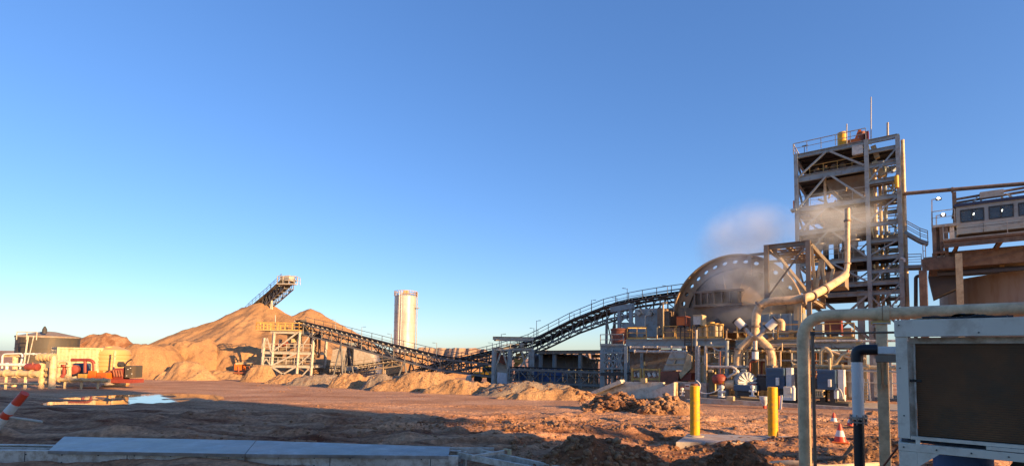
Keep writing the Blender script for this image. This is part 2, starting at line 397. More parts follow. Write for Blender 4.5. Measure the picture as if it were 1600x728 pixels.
# ------------------------------------------------------------------ heaps
def heap(name, label, cx, cy, rx, ry, h, rot, m, amp=.12, ns=1.0, p=1.3, seed=0, res=70, cat='heap', group=None, flat=0.0, base=None):
    """one mound: height falls off from a crest to its toe, broken up by noise"""
    c, s_ = math.cos(rot), math.sin(rot); N = res
    g = np.linspace(-1.15, 1.15, N); gx, gy = np.meshgrid(g, g)
    r = np.hypot(gx, gy)
    X = cx + (gx * rx) * c - (gy * ry) * s_; Y = cy + (gx * rx) * s_ + (gy * ry) * c
    nz = fbm(X * ns + seed * 7.1, Y * ns + seed * 3.3, 5)
    rr = np.clip(r * (1 + .22 * fbm(X * ns * .5 + 3 + seed, Y * ns * .5 + seed, 2)), 0, 2)
    th = np.arctan2(gy, gx)
    gul = np.abs(fbm(th * 4.5 + seed, rr * 1.2 + seed, 4))
    prof = np.clip((1 - rr) / (1 - flat), None, 1.15)
    prof = np.where(prof > .9, .9 + (prof - .9) * .45, prof)
    slope_m = np.clip(prof * 4, 0, 1) * np.clip((1.05 - prof) * 4, 0, 1)
    prof = np.where(prof > 0, np.abs(prof) ** (1 / min(p, 1.18)), prof * .6)
    prof = prof * h - .16 * h * gul * slope_m + amp * (1.2 * nz + .7 * fbm(X * ns * 3.1, Y * ns * 3.1 + seed, 3)) * np.clip(prof * 3 + .3, 0, 1)
    zb = zg(X, Y) if base is None else np.full_like(X, base)
    ZZ = zb + prof - .06
    ZZ = np.where(rr > 1.12, zb - .5, ZZ)
    o_ = Vector((cx, cy, float(zs(cx, cy)) if base is None else base))
    co = np.stack([X, Y, ZZ], -1).reshape(-1, 3) - np.array(o_)
    i, j = np.meshgrid(np.arange(N - 1), np.arange(N - 1), indexing='ij')
    a = i * N + j; f = np.stack([a, a + 1, a + N + 1, a + N], -1).reshape(-1, 4)
    me = bpy.data.meshes.new(name); me.from_pydata(co.tolist(), [], f.tolist()); me.update()
    me.polygons.foreach_set('use_smooth', [True] * len(f)); me.materials.append(m)
    o = bpy.data.objects.new(name, me); COL.objects.link(o); o.location = o_
    return tag(o, label, cat, group)
def pheap(name, label, px0, px1, ptop, pbase, m, Y=None, asp=.8, **k):
    """mound whose toe line is seen at pbase and crest at ptop between px0 and px1"""
    pc = (px0 + px1) / 2
    if Y is None: Y = GP(pc, pbase).y
    l = YQ(px0, pbase, Y); r_ = YQ(px1, pbase, Y); rx = (r_ - l).length / 2
    ry = rx * asp; cy = Y + ry * .8
    top = YQ(pc, ptop, cy); zb = float(zbase(cy))
    l = YQ(px0, pbase, cy); r_ = YQ(px1, pbase, cy); rx = abs(r_.x - l.x) / 2
    return heap(name, label, top.x, cy, rx, ry, max(.15, top.z - zb), k.pop('rot', 0), m, **k)

# far waste dumps (terrain)
def dump(name, px0, px1, ptop, Y, depth, m=E['hill']):
    l = YQ(px0, ptop, Y); r_ = YQ(px1, ptop, Y); n = 60; mb = MB(); zt = (l.z + r_.z) / 2; zb = -3.5
    top = []; toe = []; bk = []
    for i in range(n + 1):
        t = i / n; x = l.x + (r_.x - l.x) * t; e = min(1, t * 7, (1 - t) * 7)
        jx = 14 * float(fbm(t * 9 + px0, 3.3, 3)); z = zb + (zt - zb) * (.35 + .65 * e) + 1.0 * float(fbm(t * 20, px0 * .1, 3))
        top.append((x, Y + jx, z)); toe.append((x * 1.0, Y - 22 + jx * 1.6, zb)); bk.append((x * 1.1, Y + depth, zb))
    vs = toe + top + bk; fs = []
    for i in range(n):
        for k in range(2):
            a = k * (n + 1) + i; fs.append((a, a + 1, a + n + 2, a + n + 1))
    mb.add(vs, fs, False)
    o = mb.build(name, m); tag(o, kind='structure'); return o
dump('hill', 636, 778, 543.5, 420, 160)
dump('hill', 828, 960, 548, 520, 160)
dump('hill', -260, 40, 548, 600, 160)

# the ore stockpile under the stacker, with its second crest
def stockpile():
    pa = YQ(412, 474, 112); pb = YQ(486, 483, 122); N = 150
    x0, x1 = pa.x - 34, pb.x + 30; y0, y1 = 84, 150
    gx, gy = np.meshgrid(np.linspace(x0, x1, N + 40), np.linspace(y0, y1, N))
    zb = zbase(gy)
    def cone(cx, cy, cz, sl_, rough, sd_):
        d = np.hypot(gx - cx, gy - cy); ang = np.arctan2(gy - cy, gx - cx)
        wob = 1 + .05 * np.sin(3 * ang + sd_) + .035 * np.sin(7 * ang + sd_ * 2)
        gul = 1.1 * np.abs(fbm(ang * 5 + sd_, d * .05, 4)) * np.clip(d / 10, 0, 1)
        return cz - np.sqrt(d * d + 1.6) * sl_ * wob - gul
    h = np.maximum(cone(pa.x, pa.y, pa.z + .7, .52, .3, 1), cone(pb.x, pb.y, pb.z + .7, .60, .3, 4))
    h = np.maximum(h, cone((pa.x + pb.x) / 2 + 1, 124, YQ(450, 487, 124).z + .4, .50, .3, 2.2))
    h = np.maximum(h, cone(pa.x - 10, 100, pa.z - 8.2, .42, .2, 3))
    h = h + .75 * fbm(gx * .16, gy * .16, 5) + .22 * fbm(gx * .9, gy * .9, 3)
    h = np.where(h < zb - .2, zb - .6, h)
    o_ = np.array([pa.x, pa.y, float(zbase(pa.y))])
    co = np.stack([gx, gy, h], -1).reshape(-1, 3) - o_
    nr, nc = gx.shape; i, j = np.meshgrid(np.arange(nr - 1), np.arange(nc - 1), indexing='ij')
    a = i * nc + j; f = np.stack([a, a + 1, a + nc + 1, a + nc], -1).reshape(-1, 4)
    me = bpy.data.meshes.new('ore_stockpile'); me.from_pydata(co.tolist(), [], f.tolist()); me.update()
    me.polygons.foreach_set('use_smooth', [True] * len(f)); me.materials.append(E['pile'])
    o = bpy.data.objects.new('ore_stockpile', me); COL.objects.link(o); o.location = o_
    tag(o, 'huge tan ore stockpile with two crests under the raised stacker conveyor', 'stockpile')
stockpile()
pheap('earth_mound', 'dark brown far mound behind the water tank and container, left of the ramp', 84, 250, 521, 566, E['rock'], Y=120, asp=.5, amp=.5, ns=.25, p=1.5, flat=.3, seed=2, cat='mound')
pheap('earth_mound', 'broad flat-topped sunlit earth ramp left of the big stockpile', 176, 300, 540, 590, E['pile'], Y=76, asp=1.0, amp=.55, ns=.28, p=1, flat=.45, seed=5, cat='mound')
pheap('earth_mound', 'rounded pale earth mound with gullied face at the left foot of the stockpile', 222, 384, 533, 590, E['pile'], Y=82, asp=.8, amp=1.0, ns=.3, p=1, flat=.35, seed=7, cat='mound')
pheap('earth_mound', 'low sloping earth bench between the gullied mound and the crusher frame', 300, 460, 541, 592, E['pile'], Y=84, asp=.8, amp=.9, ns=.3, p=1, flat=.5, seed=9, cat='mound')
pheap('earth_mound', 'small pointed earth heap in front of the gullied mound', 244, 346, 567, 590, E['berm'], Y=74, asp=.6, amp=.6, ns=.45, p=1.2, flat=.3, seed=12, cat='mound')
pheap('earth_mound', 'tan heap seen through the crusher frame behind the downhill conveyor', 500, 612, 528, 590, E['pile'], Y=96, asp=.6, amp=.5, ns=.3, p=1.4, seed=14, cat='mound')
pheap('earth_mound', 'low tan bench under the middle of the downhill conveyor', 560, 700, 552, 592, E['pile'], Y=100, asp=.4, amp=.4, ns=.3, p=2, flat=.4, seed=15, cat='mound')
pheap('earth_mound', 'tan heap beneath the crossing of the two long conveyors', 660, 800, 556, 592, E['pile'], Y=105, asp=.4, amp=.6, ns=.3, p=1.6, flat=.3, seed=16, cat='mound')
G = 'windrow heaps along the far edge of the yard'
for args in [
    ('small brown heap at the foot of the stockpile near the orange machine', 302, 408, 579, 593, E['berm'], 0.61, 1),
    ('steep pale ribbed heap at the left foot of the crusher frame', 374, 442, 571, 597, E['berm'], 0.55, 2),
    ('pale ribbed heap in front of the crusher frame middle', 412, 494, 582, 600, E['berm'], 0.50, 3),
    ('dark grey gravel heap right of the ribbed ones', 445, 557, 584, 603, E['grey'], 0.44, 4),
    ('gravelly tan heap left of the silo line', 505, 605, 585, 607, E['berm'], 0.44, 5),
    ('grey-brown heap below the silo', 558, 664, 585, 610, E['grey'], 0.44, 6),
    ('long sunlit windrow heap right of the silo', 588, 748, 583, 612, E['berm'], 0.33, 7),
    ('low sunlit heap ending at the transfer tower', 659, 797, 593, 616, E['berm'], 0.33, 8),
    ('dark flat heap at the foot of the transfer tower', 730, 848, 601, 618, E['grey'], 0.33, 9),
    ('dark grey heap in front of the blue container', 742, 928, 595, 620, E['grey'], 0.28, 10),
    ('bright sandy heap overlapping the dark grey heap', 768, 954, 603, 625, E['berm'], 0.28, 11)]:
    lab, a, b, t_, bs, m_, asp, sd_ = args
    pheap('gravel_heap', lab, a, b, t_, bs, m_, asp=asp, amp=.34, ns=.6, p=1.35, seed=sd_ + 20, group=G, flat=.35)
pheap('rocky_heap', 'sunlit rocky red heap beside the concrete wing walls', 905, 1035, 613, 643, E['rock'], asp=.5, amp=.3, ns=.9, p=1.5, seed=41, flat=.2)
pheap('rocky_heap', 'low rocky heap in front of the concrete wall left of the bollards', 990, 1105, 622, 648, E['rock'], asp=.5, amp=.22, ns=1.0, p=1.6, seed=43, flat=.2)
pheap('soil_heap', 'dark red soil heap in the foreground shade right of the steel frame', 846, 1010, 677, 722, E['red'], asp=.6, amp=.16, ns=1.3, p=1.5, seed=51, res=130, flat=.1)
pheap('soil_heap', 'stony dark soil heap below the left bollard at the picture bottom', 790, 1090, 694, 760, E['red'], asp=.4, amp=.16, ns=1.5, p=1.8, seed=53, res=150, flat=.25)
pheap('soil_heap', 'trench spoil heap running in front of the bollard slab', 1020, 1262, 692, 748, E['rock'], asp=.32, amp=.18, ns=1.6, p=1.8, seed=55, res=150, flat=.25)
pheap('soil_heap', 'soil bank behind the pipe with the black lower half', 1262, 1480, 692, 735, E['rock'], asp=.3, amp=.16, ns=1.6, p=1.8, seed=57, res=120, flat=.25)
pheap('soil_heap', 'small sunlit clay mound at the kerb behind the white pipe', 1352, 1376, 637, 649, E['rock'], asp=.8, amp=.1, ns=2.0, p=1.6, seed=59, res=40)

# loose stones, one scattered mass
def stones():
    mb = MB(); rs = random.Random(5)
    ico = [(0, 0, 1), (.89, 0, .45), (.28, .85, .45), (-.72, .53, .45), (-.72, -.53, .45), (.28, -.85, .45), (.72, .53, -.45), (-.28, .85, -.45), (-.89, 0, -.45), (-.28, -.85, -.45), (.72, -.53, -.45), (0, 0, -1)]
    fc = [(0, 1, 2), (0, 2, 3), (0, 3, 4), (0, 4, 5), (0, 5, 1), (1, 6, 2), (2, 7, 3), (3, 8, 4), (4, 9, 5), (5, 10, 1), (6, 7, 2), (7, 8, 3), (8, 9, 4), (9, 10, 5), (10, 6, 1), (11, 7, 6), (11, 8, 7), (11, 9, 8), (11, 10, 9), (11, 6, 10)]
    dg = bpy.context.evaluated_depsgraph_get(); dg.update()
    def put(px, py, s):
        d = ray(px, py)
        hit, loc, nrm, _, ob, _ = SC.ray_cast(dg, Vector((0, 0, CZ)), d.normalized(), distance=90)
        if not hit or ob.name.startswith(('puddle',)): return
        sx, sy, sz = s * rs.uniform(.7, 1.3), s * rs.uniform(.7, 1.3), s * rs.uniform(.45, .9); a = rs.uniform(0, 6.3)
        vs = []
        for x, y, z in ico:
            k = rs.uniform(.75, 1.2); x *= sx * k; y *= sy * k; z *= sz * k
            vs.append(loc + Vector((x * math.cos(a) - y * math.sin(a), x * math.sin(a) + y * math.cos(a), z + sz * .25)))
        mb.add(vs, fc, False)
    for _ in range(700): put(rs.uniform(800, 1260), rs.uniform(682, 735), abs(rs.gauss(0, .03)) + .012)
    for _ in range(420): put(rs.uniform(1262, 1480), rs.uniform(650, 735), abs(rs.gauss(0, .028)) + .012)
    for _ in range(500): put(rs.uniform(905, 1060), rs.uniform(612, 645), abs(rs.gauss(0, .08)) + .03)
    for _ in range(900): put(rs.gauss(850, 160), 664 + rs.gauss(0, 6), abs(rs.gauss(0, .022)) + .012)
    for _ in range(700): put(rs.uniform(380, 920), rs.uniform(580, 612), abs(rs.gauss(0, .035)) + .03)
    for _ in range(900): put(rs.uniform(250, 1250), rs.uniform(592, 700), abs(rs.gauss(0, .018)) + .010)
    tag(mb.build('loose_stones', E['rock']), 'loose red and tan stones scattered over the yard and heaps', 'stones', kind='stuff')
stones()

# ------------------------------------------------------------------ conveyors
def perp(d): return Vector((d.y, -d.x, 0)).normalized()
def resample(pts, sp):
    pts = [Vector(p) for p in pts]; out = [pts[0]]; cum = [0]
    for a, b in zip(pts, pts[1:]): cum.append(cum[-1] + (b - a).length)
    n = max(2, round(cum[-1] / sp)); out = []
    for i in range(n + 1):
        s_ = cum[-1] * i / n
        for k in range(len(pts) - 1):
            if s_ <= cum[k + 1] + 1e-6:
                out.append(pts[k].lerp(pts[k + 1], (s_ - cum[k]) / (cum[k + 1] - cum[k]))); break
    return out
def conveyor(label, pts, width=1.2, depth=1.1, sp=1.5, rail=(1,), legs=(), chord=.13, m='steel_conv', name='conveyor', walk=.7, railh=1.0, top_idlers=True, group=None):
    P = resample(pts, sp); c = P[0].lerp(P[-1], .5)
    t = thing(name, label, 'conveyor', (c.x, c.y, zs(c.x, c.y)), group)
    fr = MB(); bl = MB(); idl = MB(); rl = MB(); wk = MB()
    n = len(P); H = Z * depth; S = []
    for i in range(n):
        d = (P[min(i + 1, n - 1)] - P[max(i - 1, 0)]); S.append(perp(d) * (width / 2))
    for i in range(n):
        l, r_ = P[i] - S[i], P[i] + S[i]
        for q in (l, r_): fr.bar(q, q - H, chord * .75)
        fr.bar(l - H, r_ - H, chord * .7); fr.bar(l, r_, chord * .7)
        if i < n - 1:
            l2, r2 = P[i + 1] - S[i + 1], P[i + 1] + S[i + 1]
            for q, q2 in ((l, l2), (r_, r2)):
                fr.bar(q, q2, chord, chord * 1.3); fr.bar(q - H, q2 - H, chord, chord * 1.3)
                if i % 2: fr.bar(q, q2 - H, chord * .6)
                else: fr.bar(q - H, q2, chord * .6)
            fr.bar(l - H, r2 - H, chord * .45)
            # trough idlers standing on the top chord
            for tt in (.0, .5):
                m_ = P[i].lerp(P[i + 1], tt)
                if top_idlers:
                    idl.bar(m_ - S[i] * 1.02 + Z * .05, m_ - S[i] * 1.02 + Z * .26, .06, .09); idl.bar(m_ + S[i] * 1.02 + Z * .05, m_ + S[i] * 1.02 + Z * .26, .06, .09)
                    idl.bar(m_ - S[i] * .95 + Z * .12, m_ + S[i] * .95 + Z * .12, .10)
            for off, z_ in ((0, .24), (0, -.45 * depth)):
                a0, a1 = P[i] + Z * z_, P[i + 1] + Z * z_
                for s0, s1, zz0, zz1 in ((-.85, -.4, .1, 0), (-.4, .4, 0, 0), (.4, .85, 0, .1)):
                    k0, k1 = (zz0, zz1) if z_ > 0 else (0, 0)
                    bl.hexa([a0 + S[i] * s0 + Z * k0, a0 + S[i] * s1 + Z * k1, a1 + S[i + 1] * s1 + Z * k1, a1 + S[i + 1] * s0 + Z * k0,
                             a0 + S[i] * s0 + Z * (k0 + .04), a0 + S[i] * s1 + Z * (k1 + .04), a1 + S[i + 1] * s1 + Z * (k1 + .04), a1 + S[i + 1] * s0 + Z * (k0 + .04)])
    fr.build('truss', M[m], t); bl.build('belt', M['belt'], t)
    if top_idlers: idl.build('idlers', M['steel_light'], t)
    for sgn in rail:
        wk = MB(); rl = MB()
        edge = [P[i] + S[i] * sgn + S[i].normalized() * (sgn * walk) for i in range(n)]
        for i in range(n - 1):
            wk.bar((P[i] + S[i] * sgn + edge[i]) / 2 + Z * -.02, (P[i + 1] + S[i + 1] * sgn + edge[i + 1]) / 2 + Z * -.02, walk - .05, .06)
        rl.rail(edge, railh, .03, sp, True)
        wk.build('walkway', M[m], t); rl.build('handrail', M[m], t)
    for fx, spread, mode in legs:
        i = min(n - 1, int(fx * (n - 1))); l, r_ = P[i] - S[i] - H, P[i] + S[i] - H
        g = MB(); gl = zs(l.x, l.y) - .2; gr = zs(r_.x, r_.y) - .2
        dd = (P[min(i + 1, n - 1)] - P[max(i - 1, 0)]); dd.z = 0; dd.normalize()
        for q, gz in ((l, gl), (r_, gr)):
            out = (q - P[i]); out.z = 0; out = out.normalized() * spread
            if mode == 'A':
                for e in (-1, 1): g.bar(q, Vector((q.x, q.y, gz)) + dd * e * 1.1 + out, .18)
                g.bar(q.lerp(Vector((q.x, q.y, gz)), .55) + dd * -.6 + out * .5, q.lerp(Vector((q.x, q.y, gz)), .55) + dd * .6 + out * .5, .1)
            else: g.bar(q, Vector((q.x, q.y, gz)) + out, .24)
        a, b_ = Vector((l.x, l.y, gl)), Vector((r_.x, r_.y, gr)); nb = max(1, int((l.z - gl) / 3))
        for k in range(nb):
            g.bar(l.lerp(a, k / nb), r_.lerp(b_, (k + 1) / nb), .1); g.bar(r_.lerp(b_, k / nb), l.lerp(a, (k + 1) / nb), .1); g.bar(l.lerp(a, (k + 1) / nb), r_.lerp(b_, (k + 1) / nb), .1)
        g.build('trestle', M[m], t)
    return t, P
cA, PA_ = conveyor('long grey conveyor running downhill from the crusher frame to the transfer tower',
    [YQ(466, 504, 80), YQ(520, 517, 77), YQ(600, 538, 73), YQ(690, 560, 69), YQ(775, 570, 66)], 1.5, 1.55, 1.9, (-1,), ((.30, .5, 'A'), (.62, .6, 'A')), .16)
cB, PB_ = conveyor('long grey conveyor climbing from behind the transfer tower up to the grinding mill',
    [YQ(655, 577, 82), YQ(720, 563, 78), YQ(790, 547, 73), YQ(838, 533, 70), YQ(898, 503, 66), YQ(955, 481, 62), YQ(1000, 470.5, 59), YQ(1050, 463, 56), YQ(1085, 459, 54)], 1.6, 1.45, 1.8, (1, -1), ((.42, .2, 'P'), (.76, .2, 'P')), .16, railh=.95)
cC, PC_ = conveyor('level grey truss conveyor carrying black belt from the transfer tower to the mill feed chute',
    [YQ(800, 577, 62), YQ(880, 580, 57), YQ(960, 582, 52.5), YQ(1034, 584, 49.5)], 1.4, 1.35, 1.7, (), ((.12, 0, 'P'), (.45, 0, 'P'), (.78, 0, 'P')), .15)
cD, _ = conveyor('raised stacker conveyor pointing up over the big stockpile',
    [YQ(380, 502, 118), YQ(404, 478, 114), YQ(430, 457, 110), YQ(452, 437, 106.5)], 2.0, 1.9, 1.6, (1, -1), (), .17)
b0 = YQ(446, 442, 107)
mb = MB(); mb.bar(b0 + Vector((-.6, 0, .75)), b0 + Vector((1.5, -.6, .9)), 1.7, 1.1); mb.build('head_chute', M['steel_light'], cD)
mb = MB(); q = b0 + Vector((0.4, 0, -.5)); mb.bar(q + Vector((-1.2, -1.6, 0)), q + Vector((2.6, -2.0, 0)), 1.2, .2); mb.rail([q + Vector((-1.2, -2.1, .1)), q + Vector((2.6, -2.5, .1)), q + Vector((2.6, .2, .1))], 1.5, .05, 1.2); mb.build('head_platform', M['steel_light'], cD)
mb = MB(); q = YQ(425, 468, 110.5); q2 = Vector((q.x + .3, q.y, 2)); mb.bar(q + Vector((.4, -1, 0)), YQ(428, 487, 110) + Vector((-1, 0, -3)), .3); mb.bar(q + Vector((.4, -1, 0)), YQ(423, 487, 110) + Vector((.6, 0, -3)), .22); mb.build('support_leg', M['steel_light'], cD)
cE, _ = conveyor('low screen conveyor behind the black flap, under the downhill conveyor',
    [YQ(488, 577, 84), YQ(560, 573, 84), YQ(628, 563, 84)], 1.3, .8, 1.5, (1,), ((.2, 0, 'P'), (.5, 0, 'P'), (.8, 0, 'P')), .13, 'steel_dusty')
cF, _ = conveyor('second low conveyor under the downhill conveyor, sloping up to the right behind the silo line',
    [YQ(600, 590, 86), YQ(650, 580, 88), YQ(720, 566, 90)], 1.3, .8, 1.6, (), ((.3, 0, 'P'),), .13, 'steel_dusty')
cG, _ = conveyor('short ground level reject conveyor in front of the crusher frame base',
    [YQ(455, 590, 80), YQ(520, 588, 79), YQ(575, 577, 79)], 1.0, .6, 1.4, (), ((.5, 0, 'P'), (.9, 0, 'P')), .11, 'steel_dusty')

# ------------------------------------------------------------------ open steel frames
def frame(name, label, cat, px_cols, b0, b1, zlv, zbot, braces=True, m='steel', col_w=.32, decks=(), rails=(), cref=560, group=None):
    """columns at pixel columns px_cols on plane b0 and b1, beams at heights zlv"""
    a_ = [A(p, b0, cref) for p in px_cols]
    o_ = W(a_[0], b0, zbot); t = thing(name, label, cat, o_, group)
    zt = max(zlv)
    for a in a_:
        for b in (b0, b1):
            MB().bar(W(a, b, zbot), W(a, b, zt), col_w).build('column', M[m], t)
    for z in zlv:
        mb = MB()
        for b in (b0, b1): mb.ibeam(W(a_[0], b, z), W(a_[-1], b, z), .22, .36, .03)
        for a in a_: mb.ibeam(W(a, b0, z), W(a, b1, z), .2, .3, .03)
        mb.build('beam', M[m], t)
    for (z, a0, a1) in decks:
        mb = MB(); mb.gbox(a0, a1, b0 + .1, b1 - .1, z + .19, z + .25)
        k = a0 + .5
        while k < a1: mb.bar(W(k, b0, z + .1), W(k, b1, z + .1), .1, .16); k += .9
        mb.build('deck', M['dark'] if m == 'steel' else M[m], t)
    for (z, a0, a1, b) in rails:
        MB().rail([W(a0, b, z + .25), W(a1, b, z + .25)], 1.05, .03, 1.6).build('handrail', M[m], t)
    if braces:
        mb = MB(); zz = sorted([zbot] + list(zlv))
        for a0, a1 in zip(a_, a_[1:]):
            for z0, z1 in zip(zz, zz[1:]):
                if z1 - z0 < 1.2: continue
                mb.bar(W(a0, b0, z0), W((a0 + a1) / 2, b0, z1), .12); mb.bar(W(a1, b0, z0), W((a0 + a1) / 2, b0, z1), .12)
                mb.bar(W(a0, b1, z0), W(a1, b1, z1), .12)
        mb.build('brace', M[m], t)
    return t, a_
def stair(p, q, width=.8, m=None, n=None):
    """stringers and treads from p up to q"""
    mb = MB(); p = Vector(p); q = Vector(q); s_ = perp(q - p) * (width / 2); n = n or max(3, int(abs(q.z - p.z) / .25))
    for e in (-1, 1):
        mb.bar(p + s_ * e, q + s_ * e, .07, .24); mb.bar(p + s_ * e + Z, q + s_ * e + Z, .05)
        for k in range(4): c = p.lerp(q, k / 3) + s_ * e; mb.bar(c, c + Z, .045)
    for k in range(1, n):
        c = p.lerp(q, k / n); mb.bar(c - s_, c + s_, .24, .05)
    return mb

# crusher frame at the head of the downhill conveyor (grid square to the picture)
def ybox(mb, px0, px1, py0, py1, Y, dy):
    l = YQ(px0, (py0 + py1) / 2, Y); r_ = YQ(px1, (py0 + py1) / 2, Y); c = (px0 + px1) / 2
    return mb.box(l.x, r_.x, Y, Y + dy, YQ(c, py1, Y).z, YQ(c, py0, Y).z)
def crusher():
    Y0, Y1 = 78, 83.5; xs = [YQ(p, 560, Y0).x for p in (409, 424, 464, 486)]; zb = zs(-38, 80) - .1
    lv = [YQ(444, y, Y0).z for y in (572, 551, 519)]
    t = thing('crusher_station', 'open grey crusher frame of three floors with a yellow railed top deck', 'crusher', (xs[1], Y0, zb))
    for i, x in enumerate(xs):
        for y in (Y0, Y1):
            top = lv[2] if i in (1, 2) else lv[2] - .9
            MB().bar((x, y, zb), (x + .25, y, top), .34).build('column', M['steel_light'], t)
    for k, z in enumerate(lv):
        mb = MB(); x0, x1 = (xs[0], xs[3]) if k < 2 else (xs[1] - .3, xs[2] + .3)
        for y in (Y0, Y1): mb.ibeam((x0, y - .02, z), (x1, y - .02, z), .25, .42)
        for x in (x0, x1, (x0 + x1) / 2): mb.ibeam((x, Y0, z), (x, Y1, z), .2, .36)
        mb.build('beam', M['steel_light'], t)
        mb = MB(); mb.box(x0 + .1, x1 - .1, Y0 + .2, Y1 - .2, z + .22, z + .28); mb.build('deck', M['steel_dusty'], t)
    mb = MB(); x1, x2 = xs[1], xs[2]
    for z0, z1 in ((zb, lv[0]), (lv[0], lv[1]), (lv[1], lv[2])):
        mb.bar((x1, Y0 - .1, z0), (x2, Y0 - .1, z1), .22)
        mb.bar((xs[0], Y0 - .1, z0), ((xs[0] + x1) / 2, Y0 - .1, z1 - .9), .14); mb.bar((x1, Y0 - .1, z0), ((xs[0] + x1) / 2, Y0 - .1, z1 - .9), .14)
        mb.bar((x2, Y0, z0), (xs[3], Y0, z1), .16)
    mb.bar((x2, Y0 - .1, zb), (x1, Y0 - .1, lv[0]), .22)
    mb.build('brace', M['steel_light'], t)
    zt = lv[2] + .28
    MB().rail([(x1 - 2.4, Y0 - .2, zt), (x2 + .2, Y0 - .2, zt), (x2 + .2, Y1, zt)], 1.15, .06, 1.1, kick=True).rail([(x1 - 2.4, Y0 - .2, zt), (x1 - 2.4, Y1, zt), (x2 + .2, Y1, zt)], 1.15, .06, 1.1).build('handrail', M['rail'], t)
    MB().box(x1 - 2.5, x2 + .3, Y0 - .3, Y1, zt - .06, zt + .02).build('deck', M['cream'], t)
    mb = MB(); mb.rail([(xs[0], Y0 - .1, lv[1] + .3), (xs[3], Y0 - .1, lv[1] + .3)], 1.05, .04, 1.3); mb.build('handrail', M['steel_light'], t); mb = MB(); mb.rail([(xs[0], Y0 - .1, lv[0] + .3), (xs[3], Y0 - .1, lv[0] + .3)], 1.05, .04, 1.3); mb.build('handrail', M['steel_light'], t)
    # hopper and screens inside
    c = Vector(((x1 + x2) / 2 + .2, 81, 0))
    MB().lathe(c, [(1.0, lv[1] + 1.2), (1.1, lv[2] - .2)], 20).build('feed_pipe', M['cream'], t)
    MB().lathe(c + Vector((-2.6, 0, 0)), [(.4, lv[0] + .4), (.9, lv[1]), (.9, lv[1] + 1.1)], 20).build('hopper', M['cream'], t)
    mb = MB(); mb.bar((x1 + .3, 80, lv[1] + .6), (x2 - .3, 80, lv[1] + 1.5), 1.2, .8); mb.bar((x1 + .6, 79.4, lv[0] + .7), (x2 + 2, 79.4, lv[0] + 1.1), 1.4, .9); mb.build('screen_deck', M['steel_dusty'], t)
    MB().bar((x1 + .4, 79, lv[1] + .9), (x1 + 1.9, 79, lv[1] + 1.6), .6, .6).build('drive_guard', M['red'], t)
    mb = MB()
    for px in (486, 493, 499): q = YQ(px, 520, 79.5); e = YQ(px, 556, 79.5); mb.bar(q, e, .28)
    q = YQ(486, 556, 79.5); mb.bar(q, YQ(499, 557, 79.5), .4); mb.build('duct', M['brown'], t)
    mb = MB(); mb.bar(YQ(462, 523, 80), YQ(500, 524, 80), 2.6, .25); mb.bar(YQ(470, 500, 80.5), YQ(470, 523, 80.5), 1.6, 1.0); mb.build('tail_box', M['dark'], t)
    MB().bar(YQ(430, 492, 78.2), YQ(430, 520, 78.2), .1).build('mast', M['steel_light'], t)
crusher()
t = thing('loading_hopper', 'pale sloping hopper walls with a black rubber flap, below the downhill conveyor', 'hopper', (YQ(545, 590, 88).x, 88, zs(-27, 88)))
mb = MB()
pts = [(512, 592), (520, 546), (536, 543), (576, 546), (592, 592)]
f_ = [YQ(a, b, 88) for a, b in pts]; bk = [p + Vector((.6, 3, 0)) for p in f_]
mb.add(f_ + bk, [(4, 3, 2, 1, 0), (5, 6, 7, 8, 9)] + [(i, (i + 1) % 5, (i + 1) % 5 + 5, i + 5) for i in range(5)])
mb.build('wall', M['concrete'], t)
mb = MB(); ybox(mb, 543, 551, 541, 571, 80.5, .5); mb.build('rubber_flap', M['black'], t)
mb = MB(); ybox(mb, 538, 554, 535, 540, 80.3, 1.2); mb.build('chute_head', M['steel'], t)
mb = MB(); ybox(mb, 541, 556, 573, 584, 80.3, 1.5); mb.build('chute_box', M['steel_light'], t)

# orange mobile machine at the stockpile foot
t = thing('mobile_screen', 'small orange and cream mobile screening machine at the foot of the stockpile', 'machine', tuple(YQ(378, 584, 82)))
mb = MB(); ybox(mb, 366, 377, 568, 578, 82, 1.6); mb.build('engine_box', M['orange'], t)
mb = MB(); mb.bar(YQ(370, 568, 82.4), YQ(398, 566, 82.4), .9, .35); mb.build('screen_box', M['cream'], t)
mb = MB()
for px in (372, 389): mb.bar(YQ(px, 572, 82), YQ(px + 1, 585, 82), .2)
mb.bar(YQ(366, 582, 82), YQ(400, 582, 82), .3, .25); mb.build('chassis', M['rust'], t)
mb = MB(); mb.bar(YQ(392, 567, 82.6), YQ(406, 582, 82.6), .8, .2); mb.build('discharge_belt', M['cream'], t)

